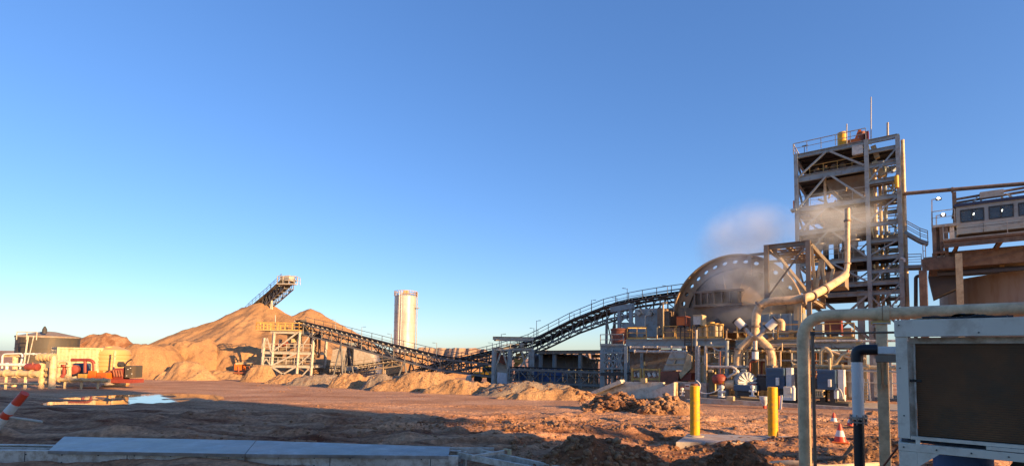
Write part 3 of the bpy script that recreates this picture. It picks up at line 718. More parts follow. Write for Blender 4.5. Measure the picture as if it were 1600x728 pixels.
# ------------------------------------------------------------------ silo
def silo():
    Y = 122; c = YQ(631, 562, Y); zb = zs(c.x, c.y); top = YQ(631, 463, Y).z; r = (YQ(648.5, 500, Y) - YQ(614.5, 500, Y)).length / 2
    t = thing('cement_silo', 'tall pale steel silo with a railed roof standing behind the conveyors', 'silo', (c.x, c.y, zb))
    H = top - zb
    prof = [(r * .93, -.1)]
    for k in range(9): z = H * (k + 1) / 9; prof += [(r * (.94 + .06 * (k + 1) / 9), z - .12), (r * (.94 + .06 * (k + 1) / 9) + .05, z - .12), (r * (.94 + .06 * (k + 1) / 9) + .05, z), (r * (.94 + .06 * (k + 1) / 9), z)]
    MB().lathe((c.x, c.y, zb), prof, 40).build('shell', M['silo'], t)
    MB().lathe((c.x, c.y, zb + H), [(r, 0), (r * .3, .7), (0, .75)], 40, caps=False).build('roof', M['silo'], t)
    ring = [Vector((c.x + (r + .05) * math.cos(k * math.pi / 12), c.y + (r + .05) * math.sin(k * math.pi / 12), top)) for k in range(25)]
    MB().rail(ring, 1.15, .04, 1).build('handrail', M['rail'], t)
    mb = MB(); q = c + Vector((-.35 * r, -r * .95, 0))
    mb.bar((q.x, q.y - .15, zb), (q.x, q.y - .15, top + 1), .12); mb.bar((q.x + .5, q.y - .1, zb), (q.x + .5, q.y - .1, top + 1), .12)
    mb.build('fill_pipe', M['white'], t)
    mb = MB()
    q = Vector((c.x + r + .35, c.y - .5, 0)); z = zb + 1
    for e in (-.25, .25): mb.bar((q.x, q.y + e, zb), (q.x, q.y + e, top + 1.1), .06)
    while z < top + 1: mb.bar((q.x, q.y - .25, z), (q.x, q.y + .25, z), .04); z += .35
    mb.build('ladder', M['silo'], t)
    MB().bar((c.x + r * .9, c.y - .6, top - 2.8), (c.x + r + .9, c.y - .6, top - 2.8), 1.0, .12).build('landing', M['silo'], t)
    MB().box(c.x - .4, c.x + .6, c.y - .5, c.y + .5, top + .7, top + 1.4).build('dust_filter', M['cream'], t)
silo()

# ------------------------------------------------------------------ transfer tower and shed
def transfer():
    Y0, Y1 = 63, 67.5; xs = [YQ(p, 560, Y0).x for p in (772, 796.5, 831)]
    zb = zs(0, 63) - .1; zt = YQ(785, 545, Y0).z; z2 = YQ(810, 540, Y0).z
    t = thing('transfer_tower', 'grey steel transfer tower where the conveyors meet, white tarpaulin hung on its chute', 'transfer tower', (xs[1], Y0, zb))
    for x in xs:
        for y in (Y0, Y1): MB().bar((x, y, zb), (x, y, zt), .42).build('column', M['steel'], t)
    for z in (zt, z2 + .9):
        mb = MB()
        for y in (Y0, Y1): mb.ibeam((xs[0] - .2, y - .03, z), (xs[2] + .2, y - .03, z), .3, .4)
        for x in xs: mb.ibeam((x, Y0, z), (x, Y1, z), .2, .36)
        mb.build('beam', M['steel_light'], t)
    mb = MB(); mb.bar((xs[0], Y0, zt - 3), ((xs[0] + xs[1]) / 2, Y0, zt), .16); mb.bar((xs[1], Y0, zt - 3), ((xs[0] + xs[1]) / 2, Y0, zt), .16)
    mb.bar((xs[1], Y0, zt - 4.2), (xs[2], Y0, zt), .2); mb.bar((xs[2], Y0, zt - 4.5), ((xs[1] + xs[2]) / 2, Y0, zt), .16); mb.build('brace', M['steel_light'], t)
    mb = MB(); ybox(mb, 776, 795, 566, 603, 64, 2.2); mb.build('chute', M['steel_light'], t)
    mb = MB(); mb.bar(YQ(774, 556, 64.6), YQ(797, 566, 64.6), 2.4, 1.0); mb.build('chute_hood', M['rust'], t)
    mb = MB(); l = YQ(777, 581, 63.7); r_ = YQ(795, 583, 63.7); n = 10; vs = []
    for j in range(7):
        for i in range(n + 1):
            p = l.lerp(r_, i / n); vs.append((p.x, p.y + .07 * math.sin(i * 2.1 + j * .6) - .0, p.z - j * .23 + (.08 * math.sin(i * 1.3) if j == 6 else 0)))
    mb.add(vs, [(j * (n + 1) + i, j * (n + 1) + i + 1, (j + 1) * (n + 1) + i + 1, (j + 1) * (n + 1) + i) for j in range(6) for i in range(n)], True)
    mb.build('tarpaulin', M['cloth'], t)
    mb = MB(); mb.bar(YQ(804, 572, 65), YQ(822, 556, 65), 1.4, .5); mb.bar(YQ(803, 562, 64.5), YQ(820, 567, 64.5), 1.0, .5); mb.bar(YQ(806, 555, 64.7), YQ(818, 552, 64.7), .8, .35); mb.build('drive', M['rail'], t)
    mb = MB(); mb.bar(YQ(800, 546, 63.5), YQ(832, 546, 63.5), 1.5, .12); ybox(mb, 812, 818, 536, 541, 63, 1); mb.rail([YQ(780, 545, 62.9), YQ(832, 544, 62.9)], 1, .03, 1.3); mb.build('top_deck', M['steel_light'], t)
transfer()
def shed():
    Y = 68; zb = zs(8, 68)
    t = thing('storage_shelter', 'low open shelter with thin flat roof over a ribbed arched cover behind the level conveyor', 'shelter', (YQ(900, 590, Y).x, Y, zb))
    mb = MB(); a, b = YQ(842, 549, Y), YQ(1000, 547.5, Y - 3)
    mb.bar(a + Vector((0, 3, 0)), b + Vector((0, 3, 0)), 6.5, .22); mb.ibeam(a + Vector((0, -.4, -.1)), b + Vector((0, -.4, -.1)), .3, .45); mb.build('roof', M['steel_dusty'], t)
    for f in (.02, .16, .42, .66, .98):
        p = a.lerp(b, f); MB().bar(p, (p.x, p.y, zb - .1), .4).build('column', M['steel'], t)
    l, r_ = YQ(836, 560, Y + 2), YQ(934, 560, Y + 2); top = YQ(880, 552, Y + 2).z; n = 16; mb = MB(); vs = []
    for i in range(n + 1):
        x = l.x + (r_.x - l.x) * i / n
        for k in range(9):
            f = math.radians(180 * k / 8); rad = (top - zb) * (1 - .02 * (i % 2)) * (1 if i < n - 2 else .93 - .05 * (i - n + 2))
            vs.append((x, Y + 5 - math.cos(f) * 3.4, zb + math.sin(f) * rad))
    mb.add(vs, [(i * 9 + k, (i + 1) * 9 + k, (i + 1) * 9 + k + 1, i * 9 + k + 1) for i in range(n) for k in range(8)], True); mb.build('arched_cover', M['tarp'], t)
    mb = MB()
    for i in range(0, n + 1, 2):
        x = l.x + (r_.x - l.x) * i / n
        for k in range(8):
            f, g = math.radians(22.5 * k), math.radians(22.5 * (k + 1)); rd = (top - zb) + .05
            mb.bar((x, Y + 5 - math.cos(f) * 3.45, zb + math.sin(f) * rd), (x, Y + 5 - math.cos(g) * 3.45, zb + math.sin(g) * rd), .16)
    mb.build('cover_rib', M['tarp'], t)
    mb = MB()
    for i in range(9):
        p = a.lerp(b, .55 + i * .045); mb.bar((p.x, p.y + 2, zb), (p.x + .3, p.y + 2, zb + 3.6 + .3 * math.sin(i * 2)), .22)
    mb.bar(YQ(925, 556, Y + 2), YQ(990, 556, Y), .3, .4); mb.bar(YQ(920, 563, Y + 2), YQ(985, 562, Y), .3, .3); mb.build('stored_steel', M['steel_dusty'], t)
shed()
def container(label, m, cx, cy, ang, L, Wd, H, name='shipping_container', lift=0):
    o_ = Vector((cx, cy, zs(cx, cy) + lift)); t = thing(name, label, 'container', o_)
    d = Vector((math.cos(ang), math.sin(ang), 0)); s_ = Vector((-d.y, d.x, 0))
    def P(x, y, z): return o_ + d * x + s_ * y + Z * z
    if lift: MB().hexa([P(x, y, -lift - .3) for x, y in ((-.3, -.3), (L + .3, -.3), (L + .3, Wd + .3), (-.3, Wd + .3))] + [P(x, y, -.09) for x, y in ((-.3, -.3), (L + .3, -.3), (L + .3, Wd + .3), (-.3, Wd + .3))]).build('plinth', M['concrete'], t)
    mb = MB()
    for (x, y, nx, L_, fix) in ((0, 0, 1, L, 'y'), (0, Wd, 1, L, 'y')):
        n = int(L / .14); prev = None; vs = []
        for i in range(n + 1):
            off = .05 if (i // 2) % 2 else 0
            if y > 0: off = -off
            vs += [P(L * i / n, y + off, .15), P(L * i / n, y + off, H - .12)]
        mb.add(vs, [(2 * i, 2 * i + 2, 2 * i + 3, 2 * i + 1) for i in range(n)])
    mb.hexa([P(0, .03, H - .14), P(L, .03, H - .14), P(L, Wd - .03, H - .14), P(0, Wd - .03, H - .14), P(0, .03, H - .06), P(L, .03, H - .06), P(L, Wd - .03, H - .06), P(0, Wd - .03, H - .06)])
    mb.build('wall', m, t)
    mb = MB()
    for y in (0, Wd):
        for z in (.08, H - .06): mb.bar(P(-.03, y, z), P(L + .03, y, z), .14, .14)
        for x in (0, L): mb.bar(P(x, y, 0), P(x, y, H + .02), .17)
    for x in (0, L):
        for z in (.08, H - .06): mb.bar(P(x, 0, z), P(x, Wd, z), .14)
    mb.build('corner_frame', m, t)
    for x, e in ((-.02, -1), (L + .02, 1)):
        for y0, y1 in ((.1, Wd / 2 - .02), (Wd / 2 + .02, Wd - .1)):
            dr = MB().bar(P(x, y0, H / 2), P(x, y1, H / 2), .05, H - .3).build('door', m, t)
            mb = MB()
            for f in (.3, .7): mb.bar(P(x + e * .05, y0 + (y1 - y0) * f, .2), P(x + e * .05, y0 + (y1 - y0) * f, H - .2), .035)
            mb.build('lock_rod', M['galv_dull'], dr)
    return t
c = YQ(806, 590, 61); container('blue shipping container standing under the level truss conveyor', M['blue'], c.x, c.y + 4.5, R(-18), 6.0, 2.4, 2.5)
c = YQ(88, 585, 48)
container('cream ribbed shipping container beside the dark water tank', M['cream'], c.x, c.y, math.atan2(V.y, V.x), 3.3, 2.44, 2.6, lift=1.15)

# ------------------------------------------------------------------ light poles along the conveyors
def lamp_post():
    t = thing('light_pole', 'x', 'light pole', (0, 0, 0))
    MB().tube([(0, 0, 0), (0, 0, 2.6)], [.05, .035], 8).build('pole', M['steel'], t)
    MB().bar((0, 0, 2.6), (.3, 0, 2.70), .05).bar((0, 0, 2.6), (.0, 0, 2.66), .08).build('arm', M['steel'], t)
    MB().hexa([(.2, -.08, 2.64), (.58, -.08, 2.67), (.58, .08, 2.67), (.2, .08, 2.64), (.2, -.06, 2.71), (.58, -.06, 2.76), (.58, .06, 2.76), (.2, .06, 2.71)]).build('lamp_head', M['dark'], t)
    return t
lp = lamp_post(); used = [False]
for px, pt, pb, Y, s_, lab in [
    (391, 474, 484, 115, -1, 'light pole low on the stacker conveyor beside the stockpile crest'),
    (407, 459, 472, 113, -1, 'light pole in the middle of the stacker conveyor'),
    (423, 444, 458, 110, -1, 'light pole high on the stacker conveyor below its head'),
    (524, 499, 517, 77, -1, 'light pole on the upper part of the downhill conveyor against the stockpile'),
    (565, 510, 528, 75, 1, 'light pole on the downhill conveyor left of the silo'),
    (611, 521, 540, 73, -1, 'light pole on the downhill conveyor just left of the silo foot'),
    (682, 535, 556, 69, -1, 'light pole on the downhill conveyor right of the silo'),
    (769, 535, 552, 68, -1, 'light pole at the left column of the transfer tower'),
    (783, 521, 545, 66, 1, 'light pole standing on the transfer tower roof'),
    (838, 500, 528, 70, 1, 'tall light pole on the climbing conveyor just right of the transfer tower'),
    (834, 512, 532, 70, -1, 'short light pole close beside the tall one above the transfer tower'),
    (897, 489, 500, 66, -1, 'light pole on the outer curve of the climbing conveyor'),
    (924, 468, 491, 64, 1, 'light pole half way up the climbing conveyor'),
    (964, 465, 478, 62, -1, 'small light pole near the top of the climbing conveyor'),
    (980, 450, 474, 60.5, -1, 'tall light pole near the top of the climbing conveyor'),
    (1043, 446, 464, 56.5, -1, 'light pole beside the mill ring at the conveyor end')]:
    p = YQ(px, pb, Y - .5); h = YQ(px, pt, Y - .5).z - p.z
    o = place(lp, used, p, 0 if s_ > 0 else math.pi, lab, 'light poles along the conveyors'); o.scale = (1, 1, h / 2.75)

# loader parked far behind
def loader():
    Y = 84; c = YQ(757, 590, Y); t = thing('wheel_loader', 'small cream and yellow loader parked far behind the transfer tower', 'loader', (c.x, c.y, zs(c.x, c.y)))
    z = zs(c.x, c.y); x = c.x
    MB().box(x - 1.8, x + 1.6, Y, Y + 2.2, z + .8, z + 1.7).build('body', M['yellow'], t, bevel=.08)
    cb = MB().box(x - .4, x + 1.2, Y + .2, Y + 2, z + 1.7, z + 2.7).build('cab', M['yellow'], t, bevel=.08)
    MB().box(x - .3, x + 1.1, Y + .17, Y + .2, z + 1.85, z + 2.5).build('window', M['black'], cb)
    MB().hexa([(x - 3.2, Y, z + .2), (x - 2.2, Y, z + .2), (x - 2.2, Y + 2.2, z + .2), (x - 3.2, Y + 2.2, z + .2), (x - 2.9, Y, z + 1.1), (x - 2.2, Y, z + 1.1), (x - 2.2, Y + 2.2, z + 1.1), (x - 2.9, Y + 2.2, z + 1.1)]).build('bucket', M['white'], t)
    MB().bar((x - 2.3, Y + 1, z + .7), (x - 1.4, Y + 1, z + 1.4), .3).build('arm', M['yellow'], t)
    for dx in (-1.1, 1.0):
        for dy in (-.1, 2.0):
            MB().lathe((x + dx, Y + dy, z + .6), [(.62, -.2), (.65, -.1), (.65, .2), (.6, .25)], 18, Vector((0, 1, 0))).build('wheel', M['black'], t)
loader()

# ------------------------------------------------------------------ grinding mill
BM = 50.0
def mill():
    c = Q(1149, 493, BM); l, r_ = Q(1056, 493, BM), Q(1244, 493, BM); Rr = ((r_ - l).length / 2 + (Q(1149, 398, BM).z - c.z)) / 2 + .1
    zb = zs(c.x, c.y)
    t = thing('grinding_mill', 'huge round grinding mill with a perforated gear guard ring, steam drifting over it', 'grinding mill', (c.x, c.y, zb))
    n = 96; ax = -V
    # ring plate with oval holes, built as a strip of cells with the holes left open
    holes = 34; ro, r1, r2, ri = Rr, Rr - .30, Rr - .78, Rr - 1.25
    side = U
    def pt(r, a, d): return c + side * (r * math.cos(a)) + Z * (r * math.sin(a)) + ax * d
    mb = MB()
    for face in (0, .0):
        pass
    for h in range(holes):
        a0 = 2 * math.pi * h / holes; a1 = 2 * math.pi * (h + 1) / holes; da = a1 - a0
        m_ = 12
        # outline of cell and hole
        hole = []; ce = []
        for k in range(m_ * 2):
            th = 2 * math.pi * k / (m_ * 2)
            rr_ = (r1 + r2) / 2 + math.sin(th) * (r1 - r2) / 2 * .72; aa = (a0 + a1) / 2 + math.cos(th) * da * .26
            hole.append((rr_, aa))
            cx_, sy_ = math.cos(th), math.sin(th); q = max(abs(cx_), abs(sy_)); cx_ /= q; sy_ /= q
            rc = (ro + ri) / 2 + sy_ * (ro - ri) / 2; ce.append((rc, (a0 + a1) / 2 + cx_ * da / 2))
        for d, fl in ((.0, 1), (-.35, -1)):
            vs = [pt(r, a, d) for r, a in ce] + [pt(r, a, d) for r, a in hole]; K = m_ * 2
            mb.add(vs, [(k, (k + 1) % K, (k + 1) % K + K, k + K) for k in range(K)])
        vs = [pt(r, a, 0) for r, a in hole] + [pt(r, a, -.35) for r, a in hole]
        mb.add(vs, [(k, (k + 1) % K, (k + 1) % K + K, k + K) for k in range(K)])
    mb.build('ring_plate', M['ring'], t)
    rim = MB(); rim.lathe(c, [(ro + .03, -.55), (ro + .03, .75), (ro - .10, .75), (ro - .10, -.55)], 96, ax, False)
    rim.add([], []); rim.build('ring_rim', M['ring'], t)
    MB().lathe(c, [(ri - .02, .3), (ri - .02, -.3)], 96, ax, False).build('ring_collar', M['mill'], t)
    # head: shallow cone in front of the shell, bolted
    MB().lathe(c, [(ri - .05, -.1), (ri * .98, .12), (ri * .55, .85), (ri * .30, 1.25), (ri * .28, 2.0)], 72, ax).build('mill_head', M['mill'], t)
    MB().lathe(c, [(Rr - 1.1, -.7), (Rr - 1.1, -7.0), (Rr * .3, -8.6), (Rr * .28, -10)], 72, ax).build('mill_shell', M['mill'], t)
    mb = MB()
    for k in range(60):
        a = 2 * math.pi * k / 60; p = pt(ri * .9, a, .22); mb.bar(p, p + ax * .10, .12)
    for k in range(24):
        a = 2 * math.pi * k / 24; mb.bar(pt(ri * .35, a, 1.15), pt(ri * .93, a, .2), .06, .1)
    mb.build('head_bolts', M['mill'], t)
    for k in range(0, 48):
        a = 2 * math.pi * k / 48
    mb = MB()
    for k in range(48): a = 2 * math.pi * k / 48; mb.bar(pt(Rr - 1.1, a, -1.2), pt(Rr - 1.1, a, -6.8), .14, .2)
    mb.build('shell_bolts', M['mill'], t)
    # louvred drive housing in front of the head
    def gb(mb, px0, px1, py0, py1, b0, b1):
        p, q = Q(px0, (py0 + py1) / 2, b0), Q(px1, (py0 + py1) / 2, b0); cx = (px0 + px1) / 2
        return mb.gbox(p.dot(U), q.dot(U), b0, b1, ZQ(cx, py1, b0), ZQ(cx, py0, b0))
    mb = MB(); gb(mb, 1062, 1204, 478, 520, 47.4, 48.2); mb.build('discharge_cover', M['mill'], t)
    mb = MB()
    for px in (1084, 1094, 1104, 1114, 1126, 1138, 1152): gb(mb, px, px + 2.2, 455, 480, 47.0, 47.6)
    gb(mb, 1082, 1160, 474, 478, 46.8, 47.5); gb(mb, 1082, 1160, 453, 456, 46.9, 47.5); mb.build('cover_frame', M['mill'], t)
    mb = MB(); gb(mb, 1085, 1158, 456, 474, 47.45, 47.7); mb.build('louvre', M['brown'], t)
    MB().bar(Q(1108, 514, 46.6), Q(1124, 500, 46.6), .3, .5).build('launder', M['dark'], t)
    for px in (1078, 1222):
        mb = MB(); gb(mb, px - 13, px + 13, 520, 610, 50, 53); mb.build('pedestal', M['concrete'], t)
    return t
mill()
def gbx(mb, px0, px1, py0, py1, b0, b1):
    p, q = Q(px0, (py0 + py1) / 2, b0), Q(px1, (py0 + py1) / 2, b0); cx = (px0 + px1) / 2
    return mb.gbox(p.dot(U), q.dot(U), b0, b1, ZQ(cx, py1, b0), ZQ(cx, py0, b0))
def single(name, label, cat, mb, m, base, group=None, bevel=0):
    b = Vector(base); o = mb.build(name, m, None, (b.x, b.y, b.z), bevel); return tag(o, label, cat, group)
def gz(p): return zs(p.x, p.y)

# feed end: grey feed chute housing left of the ring
t = thing('feed_chute', 'grey steel feed chute housing where the climbing conveyor reaches the mill', 'chute', W(A(1020, 48), 48, 0))
mb = MB(); gbx(mb, 992, 1030, 482, 526, 48, 52); mb.build('housing', M['steel'], t)
mb = MB(); gbx(mb, 972, 992, 506, 526, 48, 51); mb.build('lower_housing', M['steel'], t)
mb = MB(); gbx(mb, 1027, 1034, 481, 524, 47.4, 52.2); gbx(mb, 1034, 1046, 486, 528, 47.8, 51); mb.build('side_plate', M['mill'], t)
for px in (999, 1017): MB().bar(Q(px - 7, 491, 47.9), Q(px, 483, 47.9), .1).bar(Q(px + 7, 491, 47.9), Q(px, 483, 47.9), .1).lathe(Q(px, 490, 47.9), [(.2, -.1), (.2, .25)], 14, -V).build('bearing', M['steel_light'], t)
MB().tube(bend([Q(1016, 492, 47.5), Q(1008, 492, 47.5), Q(1008, 522, 47.5)], .3), .07, 8).build('pipe', M['galv_dull'], t)
t = thing('feed_tower', 'grey lattice column bent carrying the top of the climbing conveyor', 'steel frame', W(A(975, 52), 52, 0))
for px in (968, 986):
    MB().bar(Q(px, 482, 52), Q(px, 600, 52), .35).build('column', M['steel'], t)
mb = MB()
for y in (485, 505, 525, 545, 565): mb.bar(Q(968, y, 52), Q(986, y + 20, 52), .14).bar(Q(986, y, 52), Q(968, y + 20, 52), .14).bar(Q(958, y, 52.5), Q(990, y, 52.5), .18)
mb.bar(Q(955, 484, 52), Q(990, 478, 52), .5, .6); mb.build('brace', M['steel'], t)
p = W(A(955, 46), 46, 0)
t = thing('reagent_bin', 'rusty red round bin on the walkway left of the mill', 'bin', p); zt, zbb = ZQ(958, 513, 46), ZQ(958, 536, 46)
rr_ = (Q(975, 525, 46) - Q(950, 525, 46)).length / 2
MB().lathe(W(A(962.5, 46), 46.8, 0), [(rr_, zbb), (rr_, zt)], 28).build('drum', M['rust'], t)
MB().lathe(W(A(962.5, 46), 46.8, 0), [(rr_ + .06, zt - .15), (rr_ + .06, zt), (0, zt + .12)], 28, caps=False).build('lid', M['rust'], t)

# ------------------------------------------------------------------ mill platform
BP = 42.0
def platform(label, px0, px1, cols, b0, b1, ytop, rails, yb=None, name='mill_platform', railm='rail'):
    a0, a1 = A(px0, b0), A(px1, b0); cx = (px0 + px1) / 2; z = ZQ(cx, ytop, b0)
    t = thing(name, label, 'platform', W(a0, b0, zs(*W(a0, b0, 0).xy)))
    mb = MB(); mb.ibeam(W(a0, b0, z - .28), W(a1, b0, z - .28), .3, .55, .04); mb.ibeam(W(a0, b1, z - .28), W(a1, b1, z - .28), .3, .55, .04)
    k = a0 + .3
    while k < a1: mb.ibeam(W(k, b0 + .1, z - .25), W(k, b1, z - .25), .18, .3); k += 2.2
    mb.build('beam', M['steel'], t)
    MB().gbox(a0, a1, b0 - .05, b1, z + .003, z + .06).build('deck', M['steel_dusty'], t)
    for c_ in cols:
        for b in (b0, b1):
            p = W(A(c_, b0), b, 0); g_ = gz(p); MB().ibeam(W(A(c_, b0), b, g_ - .1), W(A(c_, b0), b, z - .56), .32, .34).build('column', M['steel'], t)
    for r0, r1 in rails:
        MB().rail([W(A(r0, b0), b0, z + .06), W(A(r1, b0), b0, z + .06)], 1.05, .032, 1.4, kick=True).build('handrail', M[railm], t)
    return t, z
pt1, zP = platform('grey beamed platform with yellow handrails left of the Y shaped pipe', 978, 1134, (979, 1071, 1129), 42, 46.5, 530, ((980, 1010), (1036, 1078), (1082, 1130)))
MB().rail([Q(980, 528, 42), Q(1010, 528, 44)], .9, .03, 1).build('handrail', M['rail'], pt1)
pt2, zP2 = platform('grey beamed platform with handrails right of the Y shaped pipe, in front of the mill', 1150, 1338, (1152, 1240, 1336), 41, 46, 531, ((1152, 1166), (1216, 1255), (1262, 1336)))
pt3, _ = platform('small lower platform with light railing at the left end of the mill works', 938, 1006, (941, 974, 1004), 45, 49, 540, ((938, 974),), railm='steel_light')
# lower level steel and pipework
t = thing('lower_walkway', 'lower dark steel level and lattice under the small left platform', 'steel frame', W(A(955, 44), 44, 0))
mb = MB()
for y in (551, 563, 575): mb.bar(Q(940, y, 44.5), Q(975, y, 44.5), .25, .2)
for px in (944, 957, 972): mb.bar(Q(px, 545, 44.6), Q(px, 610, 44.6), .2)
for k in range(4): mb.bar(Q(944 + k * 7, 551, 44.4), Q(952 + k * 7, 575, 44.4), .1); mb.bar(Q(952 + k * 7, 551, 44.4), Q(944 + k * 7, 575, 44.4), .1)
mb.build('lattice', M['steel'], t)
MB().bar(Q(940, 584, 44.5), Q(1000, 584, 44.5), .5, .3).build('walkway', M['dark'], t)
Gp = 'horizontal pipes under the mill platforms'
for x0, x1, y, b, r_, m_, lab in [
    (985, 1072, 542.5, 41.4, .09, 'galv_dull', 'upper grey horizontal pipe under the left mill platform'),
    (992, 1072, 549, 41.3, .12, 'galv_dull', 'lower thicker grey horizontal pipe under the left mill platform'),
    (1150, 1330, 549, 40.6, .09, 'cream', 'uppermost cream horizontal pipe under the right mill platform'),
    (1150, 1345, 562, 40.4, .07, 'steel_light', 'thin pale horizontal pipe above the motors'),
    (1240, 1400, 571, 39.6, .12, 'cream', 'thick cream horizontal pipe just above the right hand motor'),
    (1250, 1430, 577, 39.6, .07, 'steel_light', 'thin pipe directly under the thick cream one above the right motor'),
    (1272, 1425, 533, 40.8, .08, 'galv_dull', 'thin grey pipe on the platform edge behind the tall posts')]:
    mb = MB(); mb.tube([Q(x0, y, b), W(A(x1, b), b, ZQ((x0), y, b))], r_, 10)
    n = 4
    for k in range(n + 1): pp_ = Q(x0, y, b).lerp(W(A(x1, b), b, ZQ(x0, y, b)), k / n); mb.tube([pp_ - U * .05, pp_ + U * .05], r_ * 1.5, 10)
    single('pipe', lab, 'pipe', mb, M[m_], Q(x0, y, b), Gp)

# walls and rear machinery of the mill works
def panel_wall(name, label, px0, px1, py0, py1, b, m, cat='wall', th=.3, ribs=0):
    p = W(A(px0, b), b, 0); t = thing(name, label, cat, W(A(px0, b), b, gz(p)))
    mb = MB(); gbx(mb, px0, px1, py0, py1, b, b + th); mb.build('panel', m, t)
    if ribs:
        a0, a1 = A(px0, b), A(px1, b); z0, z1 = ZQ((px0 + px1) / 2, py1, b), ZQ((px0 + px1) / 2, py0, b)
        for k in range(ribs + 1):
            a = a0 + (a1 - a0) * k / ribs; MB().bar(W(a, b - .08, z0), W(a, b - .08, z1), .16, .14).build('stiffener', m, t)
    return t
panel_wall('mill_wall', 'brownish plate wall behind the pump and left motor', 1175, 1262, 546, 622, 43.5, M['cream'], ribs=5)
panel_wall('mill_wall', 'brown plate wall in the shade behind the right motor', 1266, 1352, 548, 622, 43.2, M['cream'], ribs=5)
panel_wall('mill_wall', 'cream plate wall between the feed chute and the pump, posts in front', 1092, 1168, 546, 618, 43.6, M['cream'], ribs=4)
panel_wall('mill_wall', 'pale round backed wall under the left mill platform', 984, 1052, 545, 600, 46, M['concrete'], th=1)
panel_wall('mill_wall', 'low brown guard wall behind the platform handrail below the grey box', 1040, 1095, 512, 529, 45.5, M['mill'], th=.6)
panel_wall('mill_wall', 'grey blue equipment wall on the platform behind the Y shaped pipe', 1186, 1254, 490, 528, 46, M['steel'], th=2, ribs=4)

# sloping discharge chute
t = thing('discharge_chute', 'stepped pale sloping chute ending in a dusty red box beside the concrete wall', 'chute', W(A(1050, 41), 41, gz(W(A(1050, 41), 41, 0))))
def slab4(mb, q, b0, db):
    f_ = [Q(x, y, b0) for x, y in q]; g_ = [p + V * db for p in f_]
    n = len(q); return mb.add(f_ + g_, [tuple(range(n))[::-1], tuple(range(n, 2 * n))] + [(i, (i + 1) % n, (i + 1) % n + n, i + n) for i in range(n)])
MB_ = MB(); slab4(MB_, [(1036, 578), (1048, 549), (1074, 549), (1066, 578)], 41.2, 2.2); MB_.build('chute_cover', M['steel_light'], t)
mb = MB()
for y, k in ((560, 3.5), (569, 1.5)): mb.bar(Q(1036 + k + (578 - y) * .25, y, 41.1), Q(1071 - k * .5, y, 41.1), .06, .1)
mb.bar(Q(1056, 562, 41.1), Q(1053, 568, 41.1), .1); mb.build('seam', M['cream'], t)
MB_ = MB(); slab4(MB_, [(1032, 580), (1061, 580), (1059, 600), (1031, 598)], 40.9, 1.8); MB_.build('discharge_box', M['rust'], t)
MB_ = MB(); slab4(MB_, [(1066, 578), (1074, 552), (1081, 556), (1080, 575), (1063, 592), (1061, 582)], 40.8, .5); MB_.build('side_flange', M['cream'], t)
MB_ = MB(); slab4(MB_, [(1066, 584), (1080, 582), (1080, 594), (1064, 594)], 41.0, 1.0); MB_.build('spillage_box', M['red'], t)
# tail of the belt with yellow guards
t = thing('belt_guard', 'yellow guard frames over the white rollered belt left of the discharge chute', 'guard', W(A(1005, 41), 41, gz(W(A(1005, 41), 41, 0))))
for x0, x1 in ((988, 1001), (1006, 1031)):
    mb = MB()
    for px in (x0, x1): mb.bar(Q(px, 575, 41), Q(px, 596, 41), .16)
    for y in (577, 592): mb.bar(Q(x0, y, 41), Q(x1, y, 41), .14)
    mb.build('guard_frame', M['rail'], t)
MB().bar(Q(984, 583, 42), Q(1034, 584, 42), 1.2, .12).build('belt', M['belt'], t)
mb = MB()
for k in range(6): mb.bar(Q(989 + k * 8, 582, 41.3), Q(992 + k * 8, 588, 41.3), .2, .25)
mb.build('roller', M['white'], t)

# concrete retaining walls and kerb
def prism(mb, pts, b0, b1): return slab4(mb, pts, b0, b1 - b0)
BK = 38.5
t = thing('retaining_wall', 'grey concrete ramp wall with sunlit sloping top left of the discharge chute', 'wall', W(A(928, BK), BK, 0))
mb = MB(); prism(mb, [(926, 616), (974, 596), (1036, 597), (1036, 622), (926, 622)], BK, BK + .4); mb.build('wall', M['concrete_light'], t)
mb = MB(); mb.bar(Q(926, 615, BK - .1), Q(974, 595.5, BK - .1), .9, .3); mb.build('coping', M['concrete_light'], t)
MB().bar(Q(1002, 594, BK - .1), Q(1010, 594, BK - .1), .3, .35).build('bracket', M['cream'], t)
t = thing('retaining_wall', 'cream sunlit wing wall sloping down in front of the discharge chute', 'wall', W(A(1008, 37), 37, 0))
p0, p1 = Q(1008, 615, 37.8), Q(1053, 597, 36.4)
mb = MB(); b1_ = Q(1053, 618, 36.4); b0_ = Q(1008, 622, 37.8); th = V * .35
mb.hexa([b0_, b1_, b1_ + th, b0_ + th, p0, p1, p1 + th, p0 + th]); mb.build('wall', M['concrete_light'], t)
mb = MB(); q0, q1 = Q(1053, 597, 36.4), Q(1058, 600, 37.5); mb.hexa([Q(1053, 620, 36.4), Q(1060, 618, 38), Q(1061, 618, 38.6), Q(1054, 620, 37), q0, Q(1060, 598, 38), Q(1061, 598, 38.6), q0 + V * .6]); mb.build('end_post', M['cream'], t)
t = thing('retaining_wall', 'grey concrete block wall with a small white sign right of the wing wall', 'wall', W(A(1060, 38.4), 38.4, 0))
mb = MB(); gbx(mb, 1054, 1104, 597, 630, 38.4, 39); mb.build('wall', M['concrete'], t)
s_ = MB(); gbx(s_, 1070, 1077.5, 600, 608, 38.3, 38.36); s_ = s_.build('sign', M['white'], t)
mb = MB(); gbx(mb, 1071, 1076.5, 602, 604, 38.27, 38.29); mb.build('sign_mark', M['red'], s_)
t = thing('kerb_wall', 'long low concrete kerb wall in front of the pump and motors', 'kerb', W(A(1085, 36), 36, 0))
mb = MB(); a0, a1 = A(1090, 36.0), A(1460, 36.0); zk = ZQ(1200, 628, 36.0); mb.gbox(a0, a1, 36.0, 36.4, zk - 1.4, zk)
mb.build('wall', M['concrete'], t)
